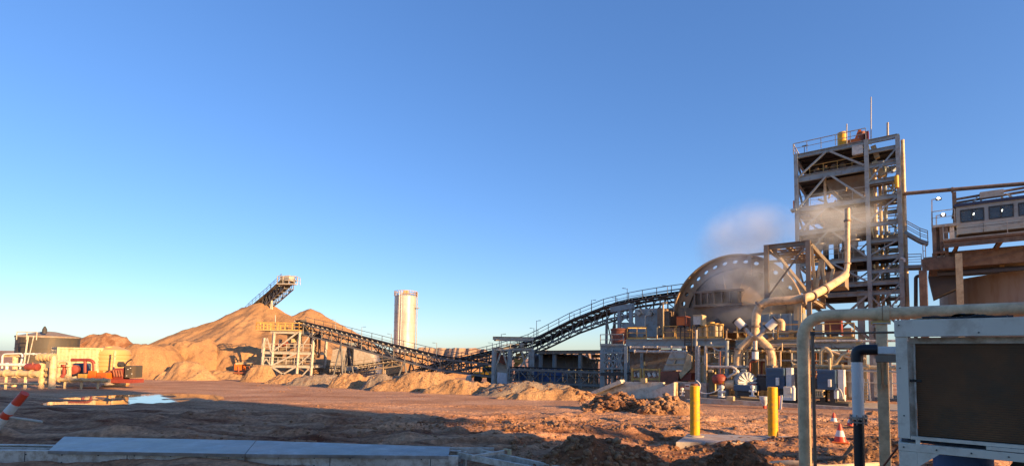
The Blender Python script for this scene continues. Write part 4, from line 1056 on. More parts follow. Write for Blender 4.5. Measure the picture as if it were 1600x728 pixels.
MB().gbox(a0 - 1, a1 + 4, 36.4, 44, zk - .6, zk - .18).build('slab', M['concrete'], t)
single('debris_block', 'cream concrete block lying on the kerb below the pump', 'block', gbx(MB(), 1135, 1146, 619, 626, 35.5, 35.9), M['cream'], Q(1140, 626, 35.6), bevel=.03)

# ------------------------------------------------------------------ the Y pipe and its cylinders
BY = 39.6
t = thing('slurry_pipe', 'big cream slurry pipe rising to the tower and forking into two legs above the pump', 'pipe', Q(1180, 622, BY))
main = bend([Q(1180, 523, BY), Q(1183, 472, BY), Q(1258, 467, BY), Q(1288, 452, BY + 2.5), Q(1320, 432, BY + 6), Q(1324, 420, BY + 7.5), Q(1324, 326, BY + 7.5)], 1.1, 7)
MB().tube(main, [.29 if p.dot(V) < BY + 6.5 else .18 for p in main], 16).build('main_run', M['beige'], t)
MB().tube(bend([Q(1180, 523, BY), Q(1156, 545, BY), Q(1152, 560, BY), Q(1153, 592, BY)], .5), .29, 16).build('left_leg', M['beige'], t)
MB().tube(bend([Q(1180, 523, BY), Q(1203, 545, BY), Q(1207, 560, BY), Q(1206, 577, BY)], .5), .29, 16).build('right_leg', M['beige'], t)
for x, y, b, d in ((1180, 510, BY, Z), (1187, 477, BY, Q(1195, 472, BY) - Q(1182, 484, BY)), (1258, 467.5, BY, U), (1288, 452, BY + 2.5, Q(1290, 451, BY + 2.6) - Q(1286, 453, BY + 2.4)), (1268, 463, BY + .8, Q(1270, 462, BY + 1) - Q(1266, 464, BY + .6)), (1324, 412, BY + 7.5, Z), (1324, 345, BY + 7.5, Z)):
    p = Q(x, y, b); d = d.normalized(); MB().tube([p - d * .07, p + d * .07], .38 if b < BY + 6.5 else .25, 16).build('flange', M['steel_dusty'], t)
for x, y in ((1153, 575), (1207, 572), (1156, 545), (1203, 545)): p = Q(x, y, BY); MB().tube([p - Z * .06, p + Z * .06], .37, 16).build('flange', M['steel_dusty'], t)
for (x0, y0, x1, y1), lab in (((1151, 500, 1176, 526), 'white valve cylinder leaning left, crossing the fork of the cream pipe'), ((1213, 500, 1184, 526), 'white valve cylinder leaning right, crossing the fork of the cream pipe'), ((1180, 562, 1180, 532), 'white valve cylinder hanging upright below the pipe fork')):
    p, q = Q(x0, y0, BY - 1), Q(x1, y1, BY - 1); t = thing('valve_cylinder', lab, 'valve', p, 'valve cylinders at the pipe fork')
    MB().tube([p, p.lerp(q, .5)], .28 if y0 < 560 else .22, 14).build('barrel', M['white'], t)
    MB().tube([p.lerp(q, .5), q], .14, 12).build('rod', M['galv_dull'], t)
    d = (q - p).normalized(); mb = MB()
    for f in (0, .48): mb.tube([p.lerp(q, f) - d * .05, p.lerp(q, f) + d * .05], .33 if y0 < 560 else .26, 14)
    mb.build('end_cap', M['dark'], t)
single('pipe_bracket', 'cream bracket frame holding the slurry pipe bend', 'bracket', MB().bar(Q(1181, 540, BY + .5), Q(1208, 528, BY + .5), .15).bar(Q(1192, 505, BY), Q(1212, 507, BY), .3, .2).bar(Q(1244, 470, BY + .2), Q(1244, 500, BY + .2), .25).bar(Q(1250, 470, BY + .2), Q(1250, 515, BY + .2), .2), M['cream'], Q(1200, 530, BY))
single('pipe_bend', 'short cream elbow pipe behind the right leaning cylinder', 'pipe', MB().tube(bend([Q(1207, 506, BY + .6), Q(1222, 500, BY + .6), Q(1221, 516, BY + .6)], .6), .22, 12), M['beige'], Q(1210, 506, BY))

# pump, motors
def motor(label, px0, px1, py0, py1, b, group='large blue drive motors'):
    """body between px0-px1, belt guard plate at its right end"""
    a0, a1 = A(px0, b), A(px1, b); zt = ZQ((px0 + px1) / 2, py0, b); zb2 = ZQ((px0 + px1) / 2, py1, b); H = zt - zb2; L = a1 - a0
    zf = zk - .18
    t = thing('drive_motor', label, 'motor', W(a0, b, zf), group)
    body = MB(); body.gbox(a0, a1 - .42, b, b + 1.5, zb2 + H * .28, zt - .02); body.build('body', M['motor'], t, bevel=.07)
    mb = MB()
    for k in range(3): mb.gbox(a0 - .02, a1 - .45, b - .05, b, zt - H * (.10 + .16 * k) - .05, zt - H * (.10 + .16 * k))
    mb.build('cooling_fin', M['motor'], t)
    mb = MB(); mb.gbox(a0 + L * .42, a0 + L * .54, b - .25, b - .02, zb2 + H * .40, zb2 + H * .66); mb.build('terminal_box', M['white'], t, bevel=.02)
    mb = MB(); mb.gbox(a0 - .45, a0, b + .2, b + 1.3, zb2 + H * .2, zt - H * .35); mb.lathe(W(a0 - .5, b + .7, zb2 + H * .45), [(.5, -.2), (.5, .3)], 20, U); mb.build('coupling_housing', M['dark'], t)
    # guard: rounded-bottom plate facing right
    gd = MB(); ca = a1 - .35; hw = .62; zc = zb2 + H * .24; pts = [(b + .75 - hw, zt - H * .22), (b + .75 - hw, zc)]
    for k in range(1, 12): th = math.pi + math.pi * k / 12; pts.append((b + .75 + hw * math.cos(th), zc + hw * math.sin(th)))
    pts += [(b + .75 + hw, zc), (b + .75 + hw, zt - H * .22), (b + .75 + hw * .8, zt - H * .22), (b + .75 + hw * .8, zt), (b + .75 - hw * .8, zt), (b + .75 - hw * .8, zt - H * .22)]
    n = len(pts); gd.add([W(ca, y, z) for y, z in pts] + [W(ca + .32, y, z) for y, z in pts], [tuple(range(n)), tuple(range(n, 2 * n))[::-1]] + [(i, i + n, (i + 1) % n + n, (i + 1) % n) for i in range(n)])
    g_ = gd.build('belt_guard', M['cream'] if False else M['white'], t)
    MB().lathe(W(ca + .32, b + .75, zc + .05), [(.27, 0), (.27, .04)], 20, U).build('inspection_cover', M['rust'], g_)
    mb = MB(); mb.gbox(a0 - .2, a1 + .2, b + .1, b + 1.6, zf, zf + .25)
    for a in (a0 + .1, a1 - .8): mb.gbox(a, a + .3, b + .2, b + 1.4, zf + .25, zb2 + H * .29)
    mb.build('base_frame', M['dark'], t)
    return t
motor('blue drive motor with white belt guard behind the right bollard', 1196, 1236, 574, 620, 38.4)
motor('blue drive motor seen between the tall pipe posts, ladder at its right', 1276, 1318, 577, 622, 38.0)
t = thing('slurry_pump', 'dark blue slurry pump with a ribbed round white casing left of the first motor', 'pump', Q(1165, 624, 38.2))
pc_ = Q(1164, 597, 38.4)
MB().lathe(pc_, [(.3, -.35), (.72, -.3), (.76, 0), (.72, .3), (.3, .35)], 32, (U * .7 - V * .7)).build('casing', M['steel'], t)
mb = MB()
for k in range(14): a = math.pi * 2 * k / 14; ax_ = (U * .7 - V * .7); sx_ = ax_.cross(Z).normalized(); p = pc_ + sx_ * math.cos(a) * .45 + Z * math.sin(a) * .45 + ax_ * .36; mb.bar(p - (sx_ * math.cos(a) + Z * math.sin(a)) * .25, p + (sx_ * math.cos(a) + Z * math.sin(a)) * .25, .06, .08)
mb.build('casing_rib', M['white'], t)
MB_ = MB(); gbx(MB_, 1146, 1180, 601, 611, 37.6, 39.2); MB_.build('bearing_frame', M['motor'], t, bevel=.05)
MB_ = MB(); gbx(MB_, 1152, 1176, 611, 619, 37.7, 39.0); MB_.build('pedestal', M['dark'], t)
MB().tube([Q(1134, 601, 38), Q(1148, 600, 38)], .32, 16).build('suction_pipe', M['beige'], t)
MB().tube(bend([Q(1112, 573, 38), Q(1145, 573, 38), Q(1153, 580, 38), Q(1136, 590, 38)], .4), .10, 10).build('gland_hose', M['galv_dull'], t)
def valve(label, px, py, b, s=1.0, m=M['white'], name='hydrant_valve', group='small valves on the mill slab'):
    p = Q(px, py, b); t = thing(name, label, 'valve', p, group)
    MB().lathe(p, [(.22 * s, 0), (.22 * s, .06), (.08 * s, .08), (.08 * s, .5 * s), (.15 * s, .55 * s), (.15 * s, .7 * s), (.05 * s, .75 * s)], 14).build('body', m, t)
    MB().tube([p + Z * .35 * s - U * .22 * s, p + Z * .35 * s + U * .22 * s], .07 * s, 10).build('branch', m, t)
    MB().bar(p + Z * .8 * s - U * .2 * s, p + Z * .8 * s + U * .2 * s, .05).build('handle', M['red'], t)
valve('white valve standing beside the pump pedestal', 1176, 619, 37, 1.0)
valve('white valve with flanged foot left of the pump, below the red valve', 1128, 620, 37, 1.1)
valve('small white valve at the left end of the kerb', 1066, 618, 37.2, .8)
t = thing('control_valve', 'red and yellow valve actuator on the post left of the pump', 'valve', Q(1124, 604, 38))
MB().lathe(Q(1124, 594, 38), [(.42, -.2), (.5, 0), (.5, .25), (.3, .45)], 16).build('actuator', M['red'], t)
mb = MB(); gbx(mb, 1117, 1131, 595, 600, 37.7, 38.3); mb.build('yoke', M['yellow'], t)
MB().bar(Q(1124, 600, 38), Q(1124, 622, 38), .18).build('stem', M['galv_dull'], t)
single('hose', 'thin white hose hanging from the yellow valve to the left bollard post', 'hose', MB().tube(bend([Q(1128, 601, 37.2), Q(1120, 610, 37.2), Q(1108, 615, 37.2), Q(1092, 613, 37.2), Q(1095, 600, 37.2), Q(1088, 594, 37.2)], .6), .035, 8), M['white'], Q(1110, 614, 37))
t = thing('control_cabinet', 'small pale electrical cabinet on legs right of the first motor', 'cabinet', Q(1228, 630, 37))
mb = MB(); gbx(mb, 1224, 1236, 604, 620, 37.2, 38.0); mb.build('box', M['grey'], t, bevel=.02)
mb = MB(); gbx(mb, 1223, 1237, 620, 625, 37.1, 38.1); mb.build('plinth', M['white'], t)
single('stanchion', 'short white post with a capped head beside the pale cabinet', 'post', MB().tube(bend([Q(1240, 625, 36.8), Q(1240, 606, 36.8), Q(1238, 603, 36.8)], .1), .11, 12), M['white'], Q(1240, 625, 36.8))
single('step_ladder', 'pale step ladder leaning behind the white and black pipe', 'ladder', (lambda mb: [mb.bar(Q(1350, 592, 38), Q(1347, 626, 37.6), .08), mb.bar(Q(1356, 592, 38), Q(1360, 626, 37.6), .08)] + [mb.bar(Q(1349.5 - k * .35, 597 + k * 5, 37.9), Q(1356.5 + k * .5, 597 + k * 5, 37.9), .05) for k in range(6)] and mb)(MB()), M['steel_light'], Q(1352, 626, 37.8))
single('pallet_crate', 'pale slatted crate on the slab left of the right motor base', 'crate', (lambda mb: [gbx(mb, 1270 + k * 3.2, 1272.2 + k * 3.2, 610, 620, 37.2, 37.5) for k in range(5)] + [gbx(mb, 1269, 1286, 609, 611, 37.15, 38), gbx(mb, 1269, 1286, 618, 620, 37.12, 38)] and mb)(MB()), M['cream'], Q(1277, 620, 37.3))
t = thing('water_drum', 'small white and navy jug like container under the right motor', 'container', Q(1305, 624, 36.9))
mb = MB(); gbx(mb, 1303, 1309, 610, 623, 36.9, 37.4); mb.build('body', M['white'], t, bevel=.04)
MB().tube(bend([Q(1305, 611, 36.8), Q(1310, 606, 36.8), Q(1315, 613, 36.8), Q(1317, 623, 36.8)], .3), .06, 8).build('hose', M['steel_light'], t)

# posts, ladders and loose pipework of the mill works
t = thing('pipe_rack', 'tangle of cream pipes and posts between the discharge chute and the pump', 'pipe rack', Q(1110, 620, 39.5))
for pts, r_, m_ in [
    ([(1092, 621), (1092, 540)], .12, 'galv_dull'), ([(1088, 600), (1088, 515)], .09, 'steel_light'), ([(1103, 540), (1103, 571), (1112, 573), (1170, 573)], .13, 'galv_dull'),
    ([(1136, 620), (1136, 532)], .16, 'steel'), ([(1103, 541), (1135, 541)], .10, 'cream'), ([(1100, 552), (1128, 551)], .06, 'cream'),
    ([(1110, 535), (1118, 548), (1134, 548)], .08, 'steel_light'), ([(1125, 600), (1125, 552)], .10, 'galv_dull')]:
    MB().tube(bend([Q(x, y, 39.4) for x, y in pts], .5), r_, 10).build('pipe', M[m_], t)
for x0, x1, y0, y1, b in ((1097, 1103, 555, 600, 41), (1124, 1131, 555, 612, 40.5), (1143, 1147, 548, 600, 41), (1157, 1162, 560, 600, 41.3), (1108, 1116, 575, 610, 42)):
    mb = MB(); gbx(mb, x0, x1, y0, y1, b, b + .5); mb.build('upright', M['cream'], t)
t = thing('pipe_rack', 'cream pipe loops and posts behind the right motor and thin brown post', 'pipe rack', Q(1290, 620, 39.2))
for pts, r_, m_ in [
    ([(1283, 578), (1283, 548), (1290, 543), (1300, 552), (1300, 575)], .13, 'cream'), ([(1300, 575), (1318, 553), (1330, 552), (1340, 560)], .12, 'cream'),
    ([(1296, 548), (1330, 560), (1352, 560)], .09, 'beige'), ([(1262, 600), (1262, 540)], .12, 'galv_dull'), ([(1150, 540), (1262, 541)], .06, 'cream'),
    ([(1214, 545), (1222, 538), (1262, 538)], .07, 'cream'), ([(1168, 547), (1168, 600)], .07, 'cream'), ([(1173, 555), (1173, 600)], .07, 'rust'), ([(1174, 560), (1162, 585)], .08, 'cream')]:
    MB().tube(bend([Q(x, y, 39.7) for x, y in pts], .4), r_, 10).build('pipe', M[m_], t)
for x0, x1, y0, y1, b in ((1293, 1300, 548, 600, 41), (1325, 1330, 560, 620, 40), (1365, 1372, 560, 620, 40), (1386, 1394, 560, 622, 40), (1336, 1340, 545, 625, 40.6)):
    mb = MB(); gbx(mb, x0, x1, y0, y1, b, b + .4); mb.build('upright', M['steel_light'], t)
t = thing('caged_ladder', 'dark ladder going up beside the discharge chute', 'ladder', Q(1072, 552, 41.6))
mb = MB(); mb.bar(Q(1070, 486, 41.6), Q(1070, 552, 41.6), .07); mb.bar(Q(1081, 512, 41.6), Q(1081, 552, 41.6), .07)
for k in range(9): mb.bar(Q(1070, 512 + k * 4.5, 41.6), Q(1081, 512 + k * 4.5, 41.6), .045)
mb.build('ladder', M['dark'], t)
def dbox(label, px0, px1, py0, py1, m, mp, pyb, b=41.2, name='equipment_box'):
    t = thing(name, label, 'box', Q((px0 + px1) / 2, pyb, b))
    mb = MB(); gbx(mb, px0, px1, py0, py1, b, b + .7); mb.build('cabinet', m, t, bevel=.02)
    mb = MB(); gbx(mb, px1 - .2, px1 + 2.6, py0 - 1, py1 + 1, b - .1, b + .85); gbx(mb, px0 - .5, px1 + 1, py0 - 1.4, py0, b - .1, b + .85); mb.build('weather_hood', mp, t)
    mb = MB(); mb.bar(Q((px0 + px1) / 2, py1, b + .3), Q((px0 + px1) / 2, pyb, b + .3), .1); gbx(mb, px0 + 3, px1 - 3, py1, py1 + 3, b, b + .5); mb.build('stand', M['dark'], t)
dbox('orange electrical box with hood on a post above the left platform', 1057, 1070, 495, 508, M['orange'], M['rust'], 530)
dbox('pale grey electrical box with cream side on a post above the left platform', 1083, 1095, 493, 507, M['grey'], M['cream'], 560)
dbox('bright red box standing on the right platform behind the tall beige pipe', 1288, 1312, 501, 522, M['rust'], M['red'], 531, 42.2)
single('antenna_post', 'thin cream post with a cross arm on the left platform', 'post', MB().bar(Q(1036, 473, 43), Q(1036, 530, 43), .12).bar(Q(1034, 473, 43), Q(1042, 473, 43), .08, .15), M['cream'], Q(1036, 530, 43))
t = thing('cyclone_cluster', 'cluster of cream sunlit cylinders on the left platform before the mill', 'cyclones', Q(1112, 529, 44))
for k, (px, y0, y1) in enumerate(((1096, 512, 529), (1104, 511, 529), (1111, 506, 529), (1118, 508, 529), (1125, 509, 529))):
    p = Q(px, y1, 44 - .1 * (k % 2)); q = Q(px, y0, 44 - .1 * (k % 2))
    MB().tube([p, q], .22 + .03 * (k % 2), 14).build('cylinder', M['cream'], t)
    MB().tube([q, q + Z * .15], .3, 14).build('cap', M['rail'], t)
t = thing('platform_equipment', 'low pipes and boxes along the right platform behind its railing', 'equipment', Q(1240, 530, 44))
for x0, x1, y0, y1, m_ in ((1232, 1240, 515, 529, 'cream'), (1248, 1258, 508, 529, 'steel_dusty'), (1262, 1270, 512, 529, 'cream'), (1273, 1285, 505, 529, 'steel'), (1316, 1330, 512, 529, 'steel_dusty'), (1200, 1212, 515, 529, 'steel_dusty')):
    mb = MB(); gbx(mb, x0, x1, y0, y1, 43.5, 44.6); mb.build('box', M[m_], t)
MB().tube(bend([Q(1190, 520, 43.2), Q(1230, 521, 43.2), Q(1262, 514, 43.2)], .4), .12, 10).build('pipe', M['cream'], t)

t = thing('service_pipework', 'dense small bore pipes, valves and cable trays between the pump and the kerb wall', 'pipework', Q(1190, 620, 38.9))
rs = random.Random(21)
for k in range(26):
    x = rs.uniform(1092, 1345); b = rs.uniform(38.9, 41.5); y0 = rs.uniform(536, 560); y1 = rs.uniform(592, 622); dx = rs.uniform(-14, 14); ym = rs.uniform(y0 + 8, y1 - 10)
    MB().tube(bend([Q(x, y1, b), Q(x, ym, b), Q(x + dx, ym, b), Q(x + dx, y0, b)], .18, 3), rs.choice((.04, .055, .08)), 8).build('pipe', M[rs.choice(('cream', 'beige', 'steel_light', 'galv_dull', 'rust'))], t)
for k in range(12):
    x = rs.uniform(1095, 1340); b = rs.uniform(38.8, 39.6); y = rs.uniform(556, 612); p = Q(x, y, b)
    mb = MB(); mb.lathe(p, [(.07, -.2), (.13, -.16), (.13, .16), (.07, .2)], 10, U); mb.bar(p, p + Z * .35, .05); mb.bar(p + Z * .35 - U * .12, p + Z * .35 + U * .12, .05); mb.build('valve', M[rs.choice(('cream', 'white', 'red', 'steel'))], t)
for y, x0, x1 in ((556, 1095, 1176), (585, 1182, 1200), (567, 1095, 1150), (538, 1150, 1255), (583, 1240, 1276), (596, 1322, 1400)):
    MB().bar(Q(x0, y, 40), W(A(x1, 40), 40, ZQ(x0, y, 40)), .25, .07).build('cable_tray', M['galv_dull'], t)
for k in range(7):
    x = 1100 + k * 34; MB().tube([Q(x, 541, 40.9), Q(x + 8, 548, 40.9), Q(x + 20, 549, 40.9), Q(x + 30, 541, 40.9)], .03, 6).build('cable', M['black'], t)
t = thing('deck_pipework', 'small pipes and lamp brackets along the deck of the mill platforms', 'pipework', Q(1190, 530, 42.4))
for k in range(16):
    x = rs.uniform(1000, 1335); b = rs.uniform(42.6, 45.5); h = rs.uniform(6, 20)
    MB().tube(bend([Q(x, 530, b), Q(x, 530 - h, b), Q(x + rs.uniform(-8, 8), 530 - h, b)], .15, 3), rs.choice((.04, .06, .09)), 8).build('pipe', M[rs.choice(('cream', 'rail', 'steel_light', 'brown'))], t)

# ------------------------------------------------------------------ truss gantry over the right half of the mill
def gantry():
    b0, b1 = 46.2, 54
    t = thing('mill_gantry', 'weathered steel gantry truss standing over the right half of the mill ring', 'gantry', W(A(1265, b0), b0, 0))
    a0, a1 = A(1200, b0), A(1266, b0); zt, zb_ = ZQ(1232, 383, b0), ZQ(1232, 467, b0)
    for z in (zt, zb_):
        mb = MB()
        for b in (b0, b1): mb.ibeam(W(a0 - .2, b, z), W(a1 + .2, b, z), .3, .4)
        for a in (a0, (a0 + a1) / 2, a1): mb.ibeam(W(a, b0, z), W(a, b1, z), .25, .35)
        mb.build('beam', M['steel_dusty'], t)
    for a in (a0, a1):
        for b in (b0, b1): MB().bar(W(a, b, zb_ - .2), W(a, b, zt + .2), .34).build('column', M['steel_dusty'], t)
    MB().bar(W(a1, b0, zb_ - .2), W(a1, b0, ZQ(1265, 530, b0)), .34).build('column', M['steel_dusty'], t)
    mb = MB(); am = (a0 + a1) / 2
    mb.bar(W(a0, b0, zb_ + .2), W(a1, b0 - .05, zt), .12); mb.bar(W(a0 + .3, b0 + 1, zt), W(a1, b0 + 3, zb_), .2); mb.bar(W(a0, b0, zt), W(a1, b1, zt), .16); mb.bar(W(a1, b0, zt), W(a0, b1, zt), .16)
    mb.bar(W(a0, b1, zt), W(am, b1, zb_), .18); mb.bar(W(am, b1, zb_), W(a1, b1, zt), .18)
    mb.build('brace', M['steel_dusty'], t)
    a2 = a0 - 1.9
    mb = MB(); z1 = zt + .0; z2 = zt - 1.5
    for b in (b0 + 2.5, b1 - 1):
        mb.bar(W(a2, b, z2 - .3), W(a2, b, z1), .25); mb.bar(W(a2, b, z1), W(a0, b, z1), .22); mb.bar(W(a2, b, z2), W(a0, b, z2), .2)
    mb.bar(W(a2, b0 + 2.5, z1), W(a2, b1 - 1, z1), .2); mb.build('outrigger', M['steel_dusty'], t)
    # raking legs on the right
    mb = MB()
    for x0, y0, x1, y1, b in ((1268, 382, 1302, 420, b0), (1268, 384, 1274, 455, b0), (1282, 405, 1276, 456, b0 + .3), (1284, 405, 1290, 452, b0 + .3), (1302, 420, 1296, 448, b0)):
        mb.bar(Q(x0, y0, b), Q(x1, y1, b + (0 if x0 != 1268 else .4)), .2)
    mb.build('raking_leg', M['cream'], t)
    mb = MB(); gbx(mb, 1290, 1320, 424, 448, 50, 53); gbx(mb, 1262, 1288, 436, 462, 51, 53)
    mb.build('bin', M['steel_dusty'], t)
    mb = MB()
    for k in range(7): mb.gbox(a0 + .1, a1 - .1, b0 + .4 + k * 1.05, b0 + .75 + k * 1.05, zt - .05, zt + .0)
    for k in range(5): mb.bar(W(a0 + .3, b0 + 1 + k * 1.3, zt - .35), W(a1 - .2, b0 + 2.2 + k * 1.3, zt - .3), .2, .12)
    mb.build('roof_slat', M['steel_dusty'], t)
gantry()

# ------------------------------------------------------------------ the process tower
BT0, BT1 = 57.0, 63.0
def tower():
    aL, aM, aR = A(1246.5, BT0, 400), A(1358, BT0, 400), A(1408, BT0, 400); zg0 = zs(*W(aM, BT0, 0).xy)
    t = thing('process_tower', 'tall open grey steel tower with stairs and a yellow stack on its roof', 'tower', W(aL, BT0, zg0))
    zf = lambda y: ZQ(1357, y, BT0)
    for a in (aL, aM, aR):
        for b in (BT0, BT1): MB().ibeam(W(a, b, zg0 - .2), W(a, b, zf(218 if a != aR else 222)), .34, .38, .06).build('column', M['steel'], t)
    MB().bar(W(aR + .32, BT1 - 1, zg0), W(aR + .32, BT1 - 1, zf(224)), .24).build('column', M['steel'], t)
    full = [222, 261, 312, 352, 404, 443, 458]
    bayR = [238, 286, 378, 425]
    for y in full:
        mb = MB(); z = zf(y); h = .62 if y == 261 else .42
        for b in (BT0, BT1): mb.ibeam(W(aL, b, z), W(aM, b, z), .3, h, .04); mb.ibeam(W(aM, b, z), W(aR, b, z), .25, .38, .03)
        for a in (aL, aM, aR): mb.ibeam(W(a, BT0, z), W(a, BT1, z), .25, .38, .03)
        mb.build('beam', M['steel'], t)
    for y in bayR:
        mb = MB(); z = zf(y)
        for b in (BT0, BT1): mb.ibeam(W(aM, b, z), W(aR, b, z), .22, .34, .03)
        mb.ibeam(W(aR - .02, BT0, z), W(aR - .02, BT1, z), .18, .3, .03)
        mb.build('beam', M['steel'], t)
    def deck(y, a0, a1, b0=BT0 + .15, b1=BT1 - .1, mt='dark'):
        z = zf(y); mb = MB(); mb.gbox(a0, a1, b0, b1, z + .22, z + .27); k = a0 + .4
        while k < a1 - .2: mb.bar(W(k, b0, z + .12), W(k, b1, z + .12), .1, .18); k += .85
        bb = b0 + 1
        while bb < b1 - .3: mb.bar(W(a0, bb, z - .04), W(a1, bb, z - .04), .14, .2); bb += 1.4
        mb.build('deck', M[mt], t)
    deck(222, aL, aM); deck(261, aL, aM); deck(312, aL, aM, mt='steel_dusty'); deck(352, aL, aM, BT0 + 1.2, BT1, 'steel_dusty'); deck(404, aL + 2.2, aM); deck(443, aL + 2.0, aM); deck(458, aL + 1.6, aM)
    deck(238, aM, aR, BT0 + .2, BT1 - 2.2); deck(286, aM, aR, BT0 + .1, BT0 + 2.6, 'brown'); deck(312, aM, aR - .1, BT0 + .2, BT1 - 3, 'steel_dusty'); deck(378, aM, aR, BT0 + .2, BT1 - 2.5); deck(404, aM, aR, BT0 + .2, BT1 - 2.5); deck(443, aM, aR - .2, BT0 + .2, BT1 - 3)
    # braces, storey by storey, as inverted Vs
    zc = [222, 261, 312, 352, 404, 443]
    am = (aL + aM) / 2 - .15; mb = MB()
    for y0, y1 in ((222, 261), (261, 312), (352, 404), (404, 443), (312, 352)):
        mb.bar(W(am - .2, BT0 - .1, zf(y0) - .2), W(aL + .2, BT0 - .1, zf(y1) + .2), .2, .16); mb.bar(W(am + .2, BT0 - .1, zf(y0) - .2), W(aM - .2, BT0 - .1, zf(y1) + .2), .2, .16)
    for y0, y1 in ((238, 286), (312, 345), (378, 400), (404, 443), (443, 490)):
        mb.bar(W(aR, BT0 - .05, zf(y0)), W(aM, BT0 - .05, zf(y1)), .13)
        mb.bar(W(aM, BT1, zf(y0)), W(aR, BT1, zf(y1)), .13)
    for y0, y1 in ((222, 261), (261, 312), (312, 352), (352, 404), (404, 458)):
        mb.bar(W(aL, BT0, zf(y0)), W(aL, BT1, zf(y1)), .16); mb.bar(W(aL, BT1, zf(y0)), W(aL, (BT0 + BT1) / 2, zf(y1)), .12)
        mb.bar(W(aR, BT0, zf(y1)), W(aR, BT1, zf(y0)), .14)
    zz = zf(458)
    for b in (BT0, BT1):
        mb.bar(W(aL + 1.5, b, zz), W(aM - .2, b, zz - 4.2), .2); mb.bar(W(aM, b, zz), W(aL + 1.5, b, zz - 4.2), .2); mb.bar(W(aM, b, zz - .2), W(aR, b, zz - 3.4), .14); mb.bar(W(aR, b, zz - .2), W(aM, b, zz - 3.4), .14)
    mb.bar(W(aL, BT0, zf(458)), W(aL + 3, BT1, zf(500)), .2)
    mb.build('brace', M['steel'], t)
    for y, a0, a1, b in ((222, aL - .2, aM, BT0 - .15), (222, aL - .2, aM, BT1), (312, aL, aM, BT1 - .3), (352, aL, aM, BT0 + .2), (404, aL + 2.2, aM, BT1), (443, aM, aR, BT1 - 1), (378, aM, aR, BT1 - .5), (286, aM, aR, BT0 + 2.4), (443, aL + 2, aM, BT1), (261, aL + 1.1, aM, BT0 + .5)):
        MB().rail([W(a0, b, zf(y) + .27), W(a1, b, zf(y) + .27)], 1.05, .028, 1.3).build('handrail', M['rail' if y == 261 else 'steel_light'], t)
    MB().rail([W(aL - .2, BT0, zf(222) + .27), W(aL - .2, BT1, zf(222) + .27)], 1.05, .03, 1.3).build('handrail', M['steel_light'], t)
    # stairs in the right bay, zigzag
    ys = [238, 262, 286, 312, 345, 378, 404, 425, 443, 470, 500]; flip = 0
    for y0, y1 in zip(ys, ys[1:]):
        p = W(aM + 1.3, BT1 - (.4 if flip else 3.2), zf(y1)); q = W(aM + 1.3 + (.6 if not flip else .6), BT1 - (3.2 if flip else .4), zf(y0))
        stair(p, q, 1.0).build('staircase', M['steel'], t); flip ^= 1
    # machinery on the decks
    mb = MB(); k = aL + 1.6
    while k < aM - 1.4: mb.lathe(W(k, BT0 + 1.6, zf(261) + .3), [(.16, 0), (.28, .25), (.28, .9), (.12, 1.1)], 12); k += .72
    mb.build('screen_motor', M['brown'], t)
    mb = MB(); mb.gbox(aM - 1.1, aM - .25, BT0 - .15, BT0 + .35, zf(222) - 1.0, zf(222) - .1); mb.build('cabinet', M['grey'], t)
    mb = MB(); x0, x1 = aL + 2.3, aM - .1; zt, zz = zf(261) - .3, zf(261) - 1.9
    mb.hexa([W(x0 + 1.1, BT0 + 2, zz), W(x1 - .3, BT0 + 2, zz), W(x1 - .3, BT1 - 1.5, zz), W(x0 + 1.1, BT1 - 1.5, zz), W(x0, BT0 + .9, zt), W(x1, BT0 + .9, zt), W(x1, BT1 - .4, zt), W(x0, BT1 - .4, zt)]); mb.build('surge_bin', M['steel_dusty'], t)
    mb = MB(); mb.gbox(x0 + .9, x1 - 1.4, BT0 + 2.2, BT1 - 1.8, zf(312) + .3, zz); mb.build('crusher_body', M['brown'], t)
    mb = MB()
    for k in range(9): a = x0 + random.uniform(-.3, 2.9); z = zf(312) + random.uniform(.3, 1.6); mb.tube([W(a, BT0 + 1.4, z), W(a + random.uniform(-.5, .5), BT0 + 1.2, z + random.uniform(.2, .8))], .09, 8)
    mb.build('pipe', M['cream'], t)
    MB().tube([W(aL + 2.35, BT0 + .8, zf(312) + .25), W(aL + 2.35, BT0 + .8, zf(262))], .12, 10).build('pipe', M['beige'], t)
    zt, zz = zf(312) - .25, zf(345)
    mb = MB(); x0, x1 = aL + 1.0, aM - 1.2
    mb.hexa([W(x0 + 1.4, BT0 + 2, zz), W(x1 - .8, BT0 + 2, zz), W(x1 - .8, BT1 - 2, zz), W(x0 + 1.4, BT1 - 2, zz), W(x0, BT0 + .8, zt), W(x1, BT0 + .8, zt), W(x1, BT1 - .8, zt), W(x0, BT1 - .8, zt)]); mb.build('feed_hopper', M['steel_light'], t)
    mb = MB(); mb.gbox(aM - 1.3, aM - .2, BT0 + 1.2, BT1 - 2, zf(345), zf(318)); mb.build('motor_box', M['brown'], t)
    for f in (.36, .52, .64, .76):
        p = W(aL + (aM - aL) * f, BT0 + 2.6, zf(404) + .27); MB().tube([p, W(aL + (aM - aL) * f, BT0 + 2.6, zf(352))], .26, 14).build('pipe', M['dark' if f < .7 else 'steel'], t)
    for f in (.30, .80):
        p = W(aL + (aM - aL) * f, BT0 + .9, zf(378)); MB().lathe(p, [(.16, -.35), (.30, -.1), (.30, .35), (.55, .38), (.55, .50), (.1, .52), (.1, 1.1)], 18).build('hanging_valve', M['steel_light'], t)
    MB().tube([W(aL + 3.3, BT0 + 2.4, zf(395)), W(aM - .5, BT0 + 2.4, zf(395))], .75, 22).build('horizontal_vessel', M['steel_dusty'], t)
    mb = MB(); mb.gbox(aL + 2.3, aL + 4.6, BT0 + 1.4, BT1 - 2, zf(443) + .3, zf(404) - .1); mb.build('stacked_crates', M['brown'], t)
    mb = MB()
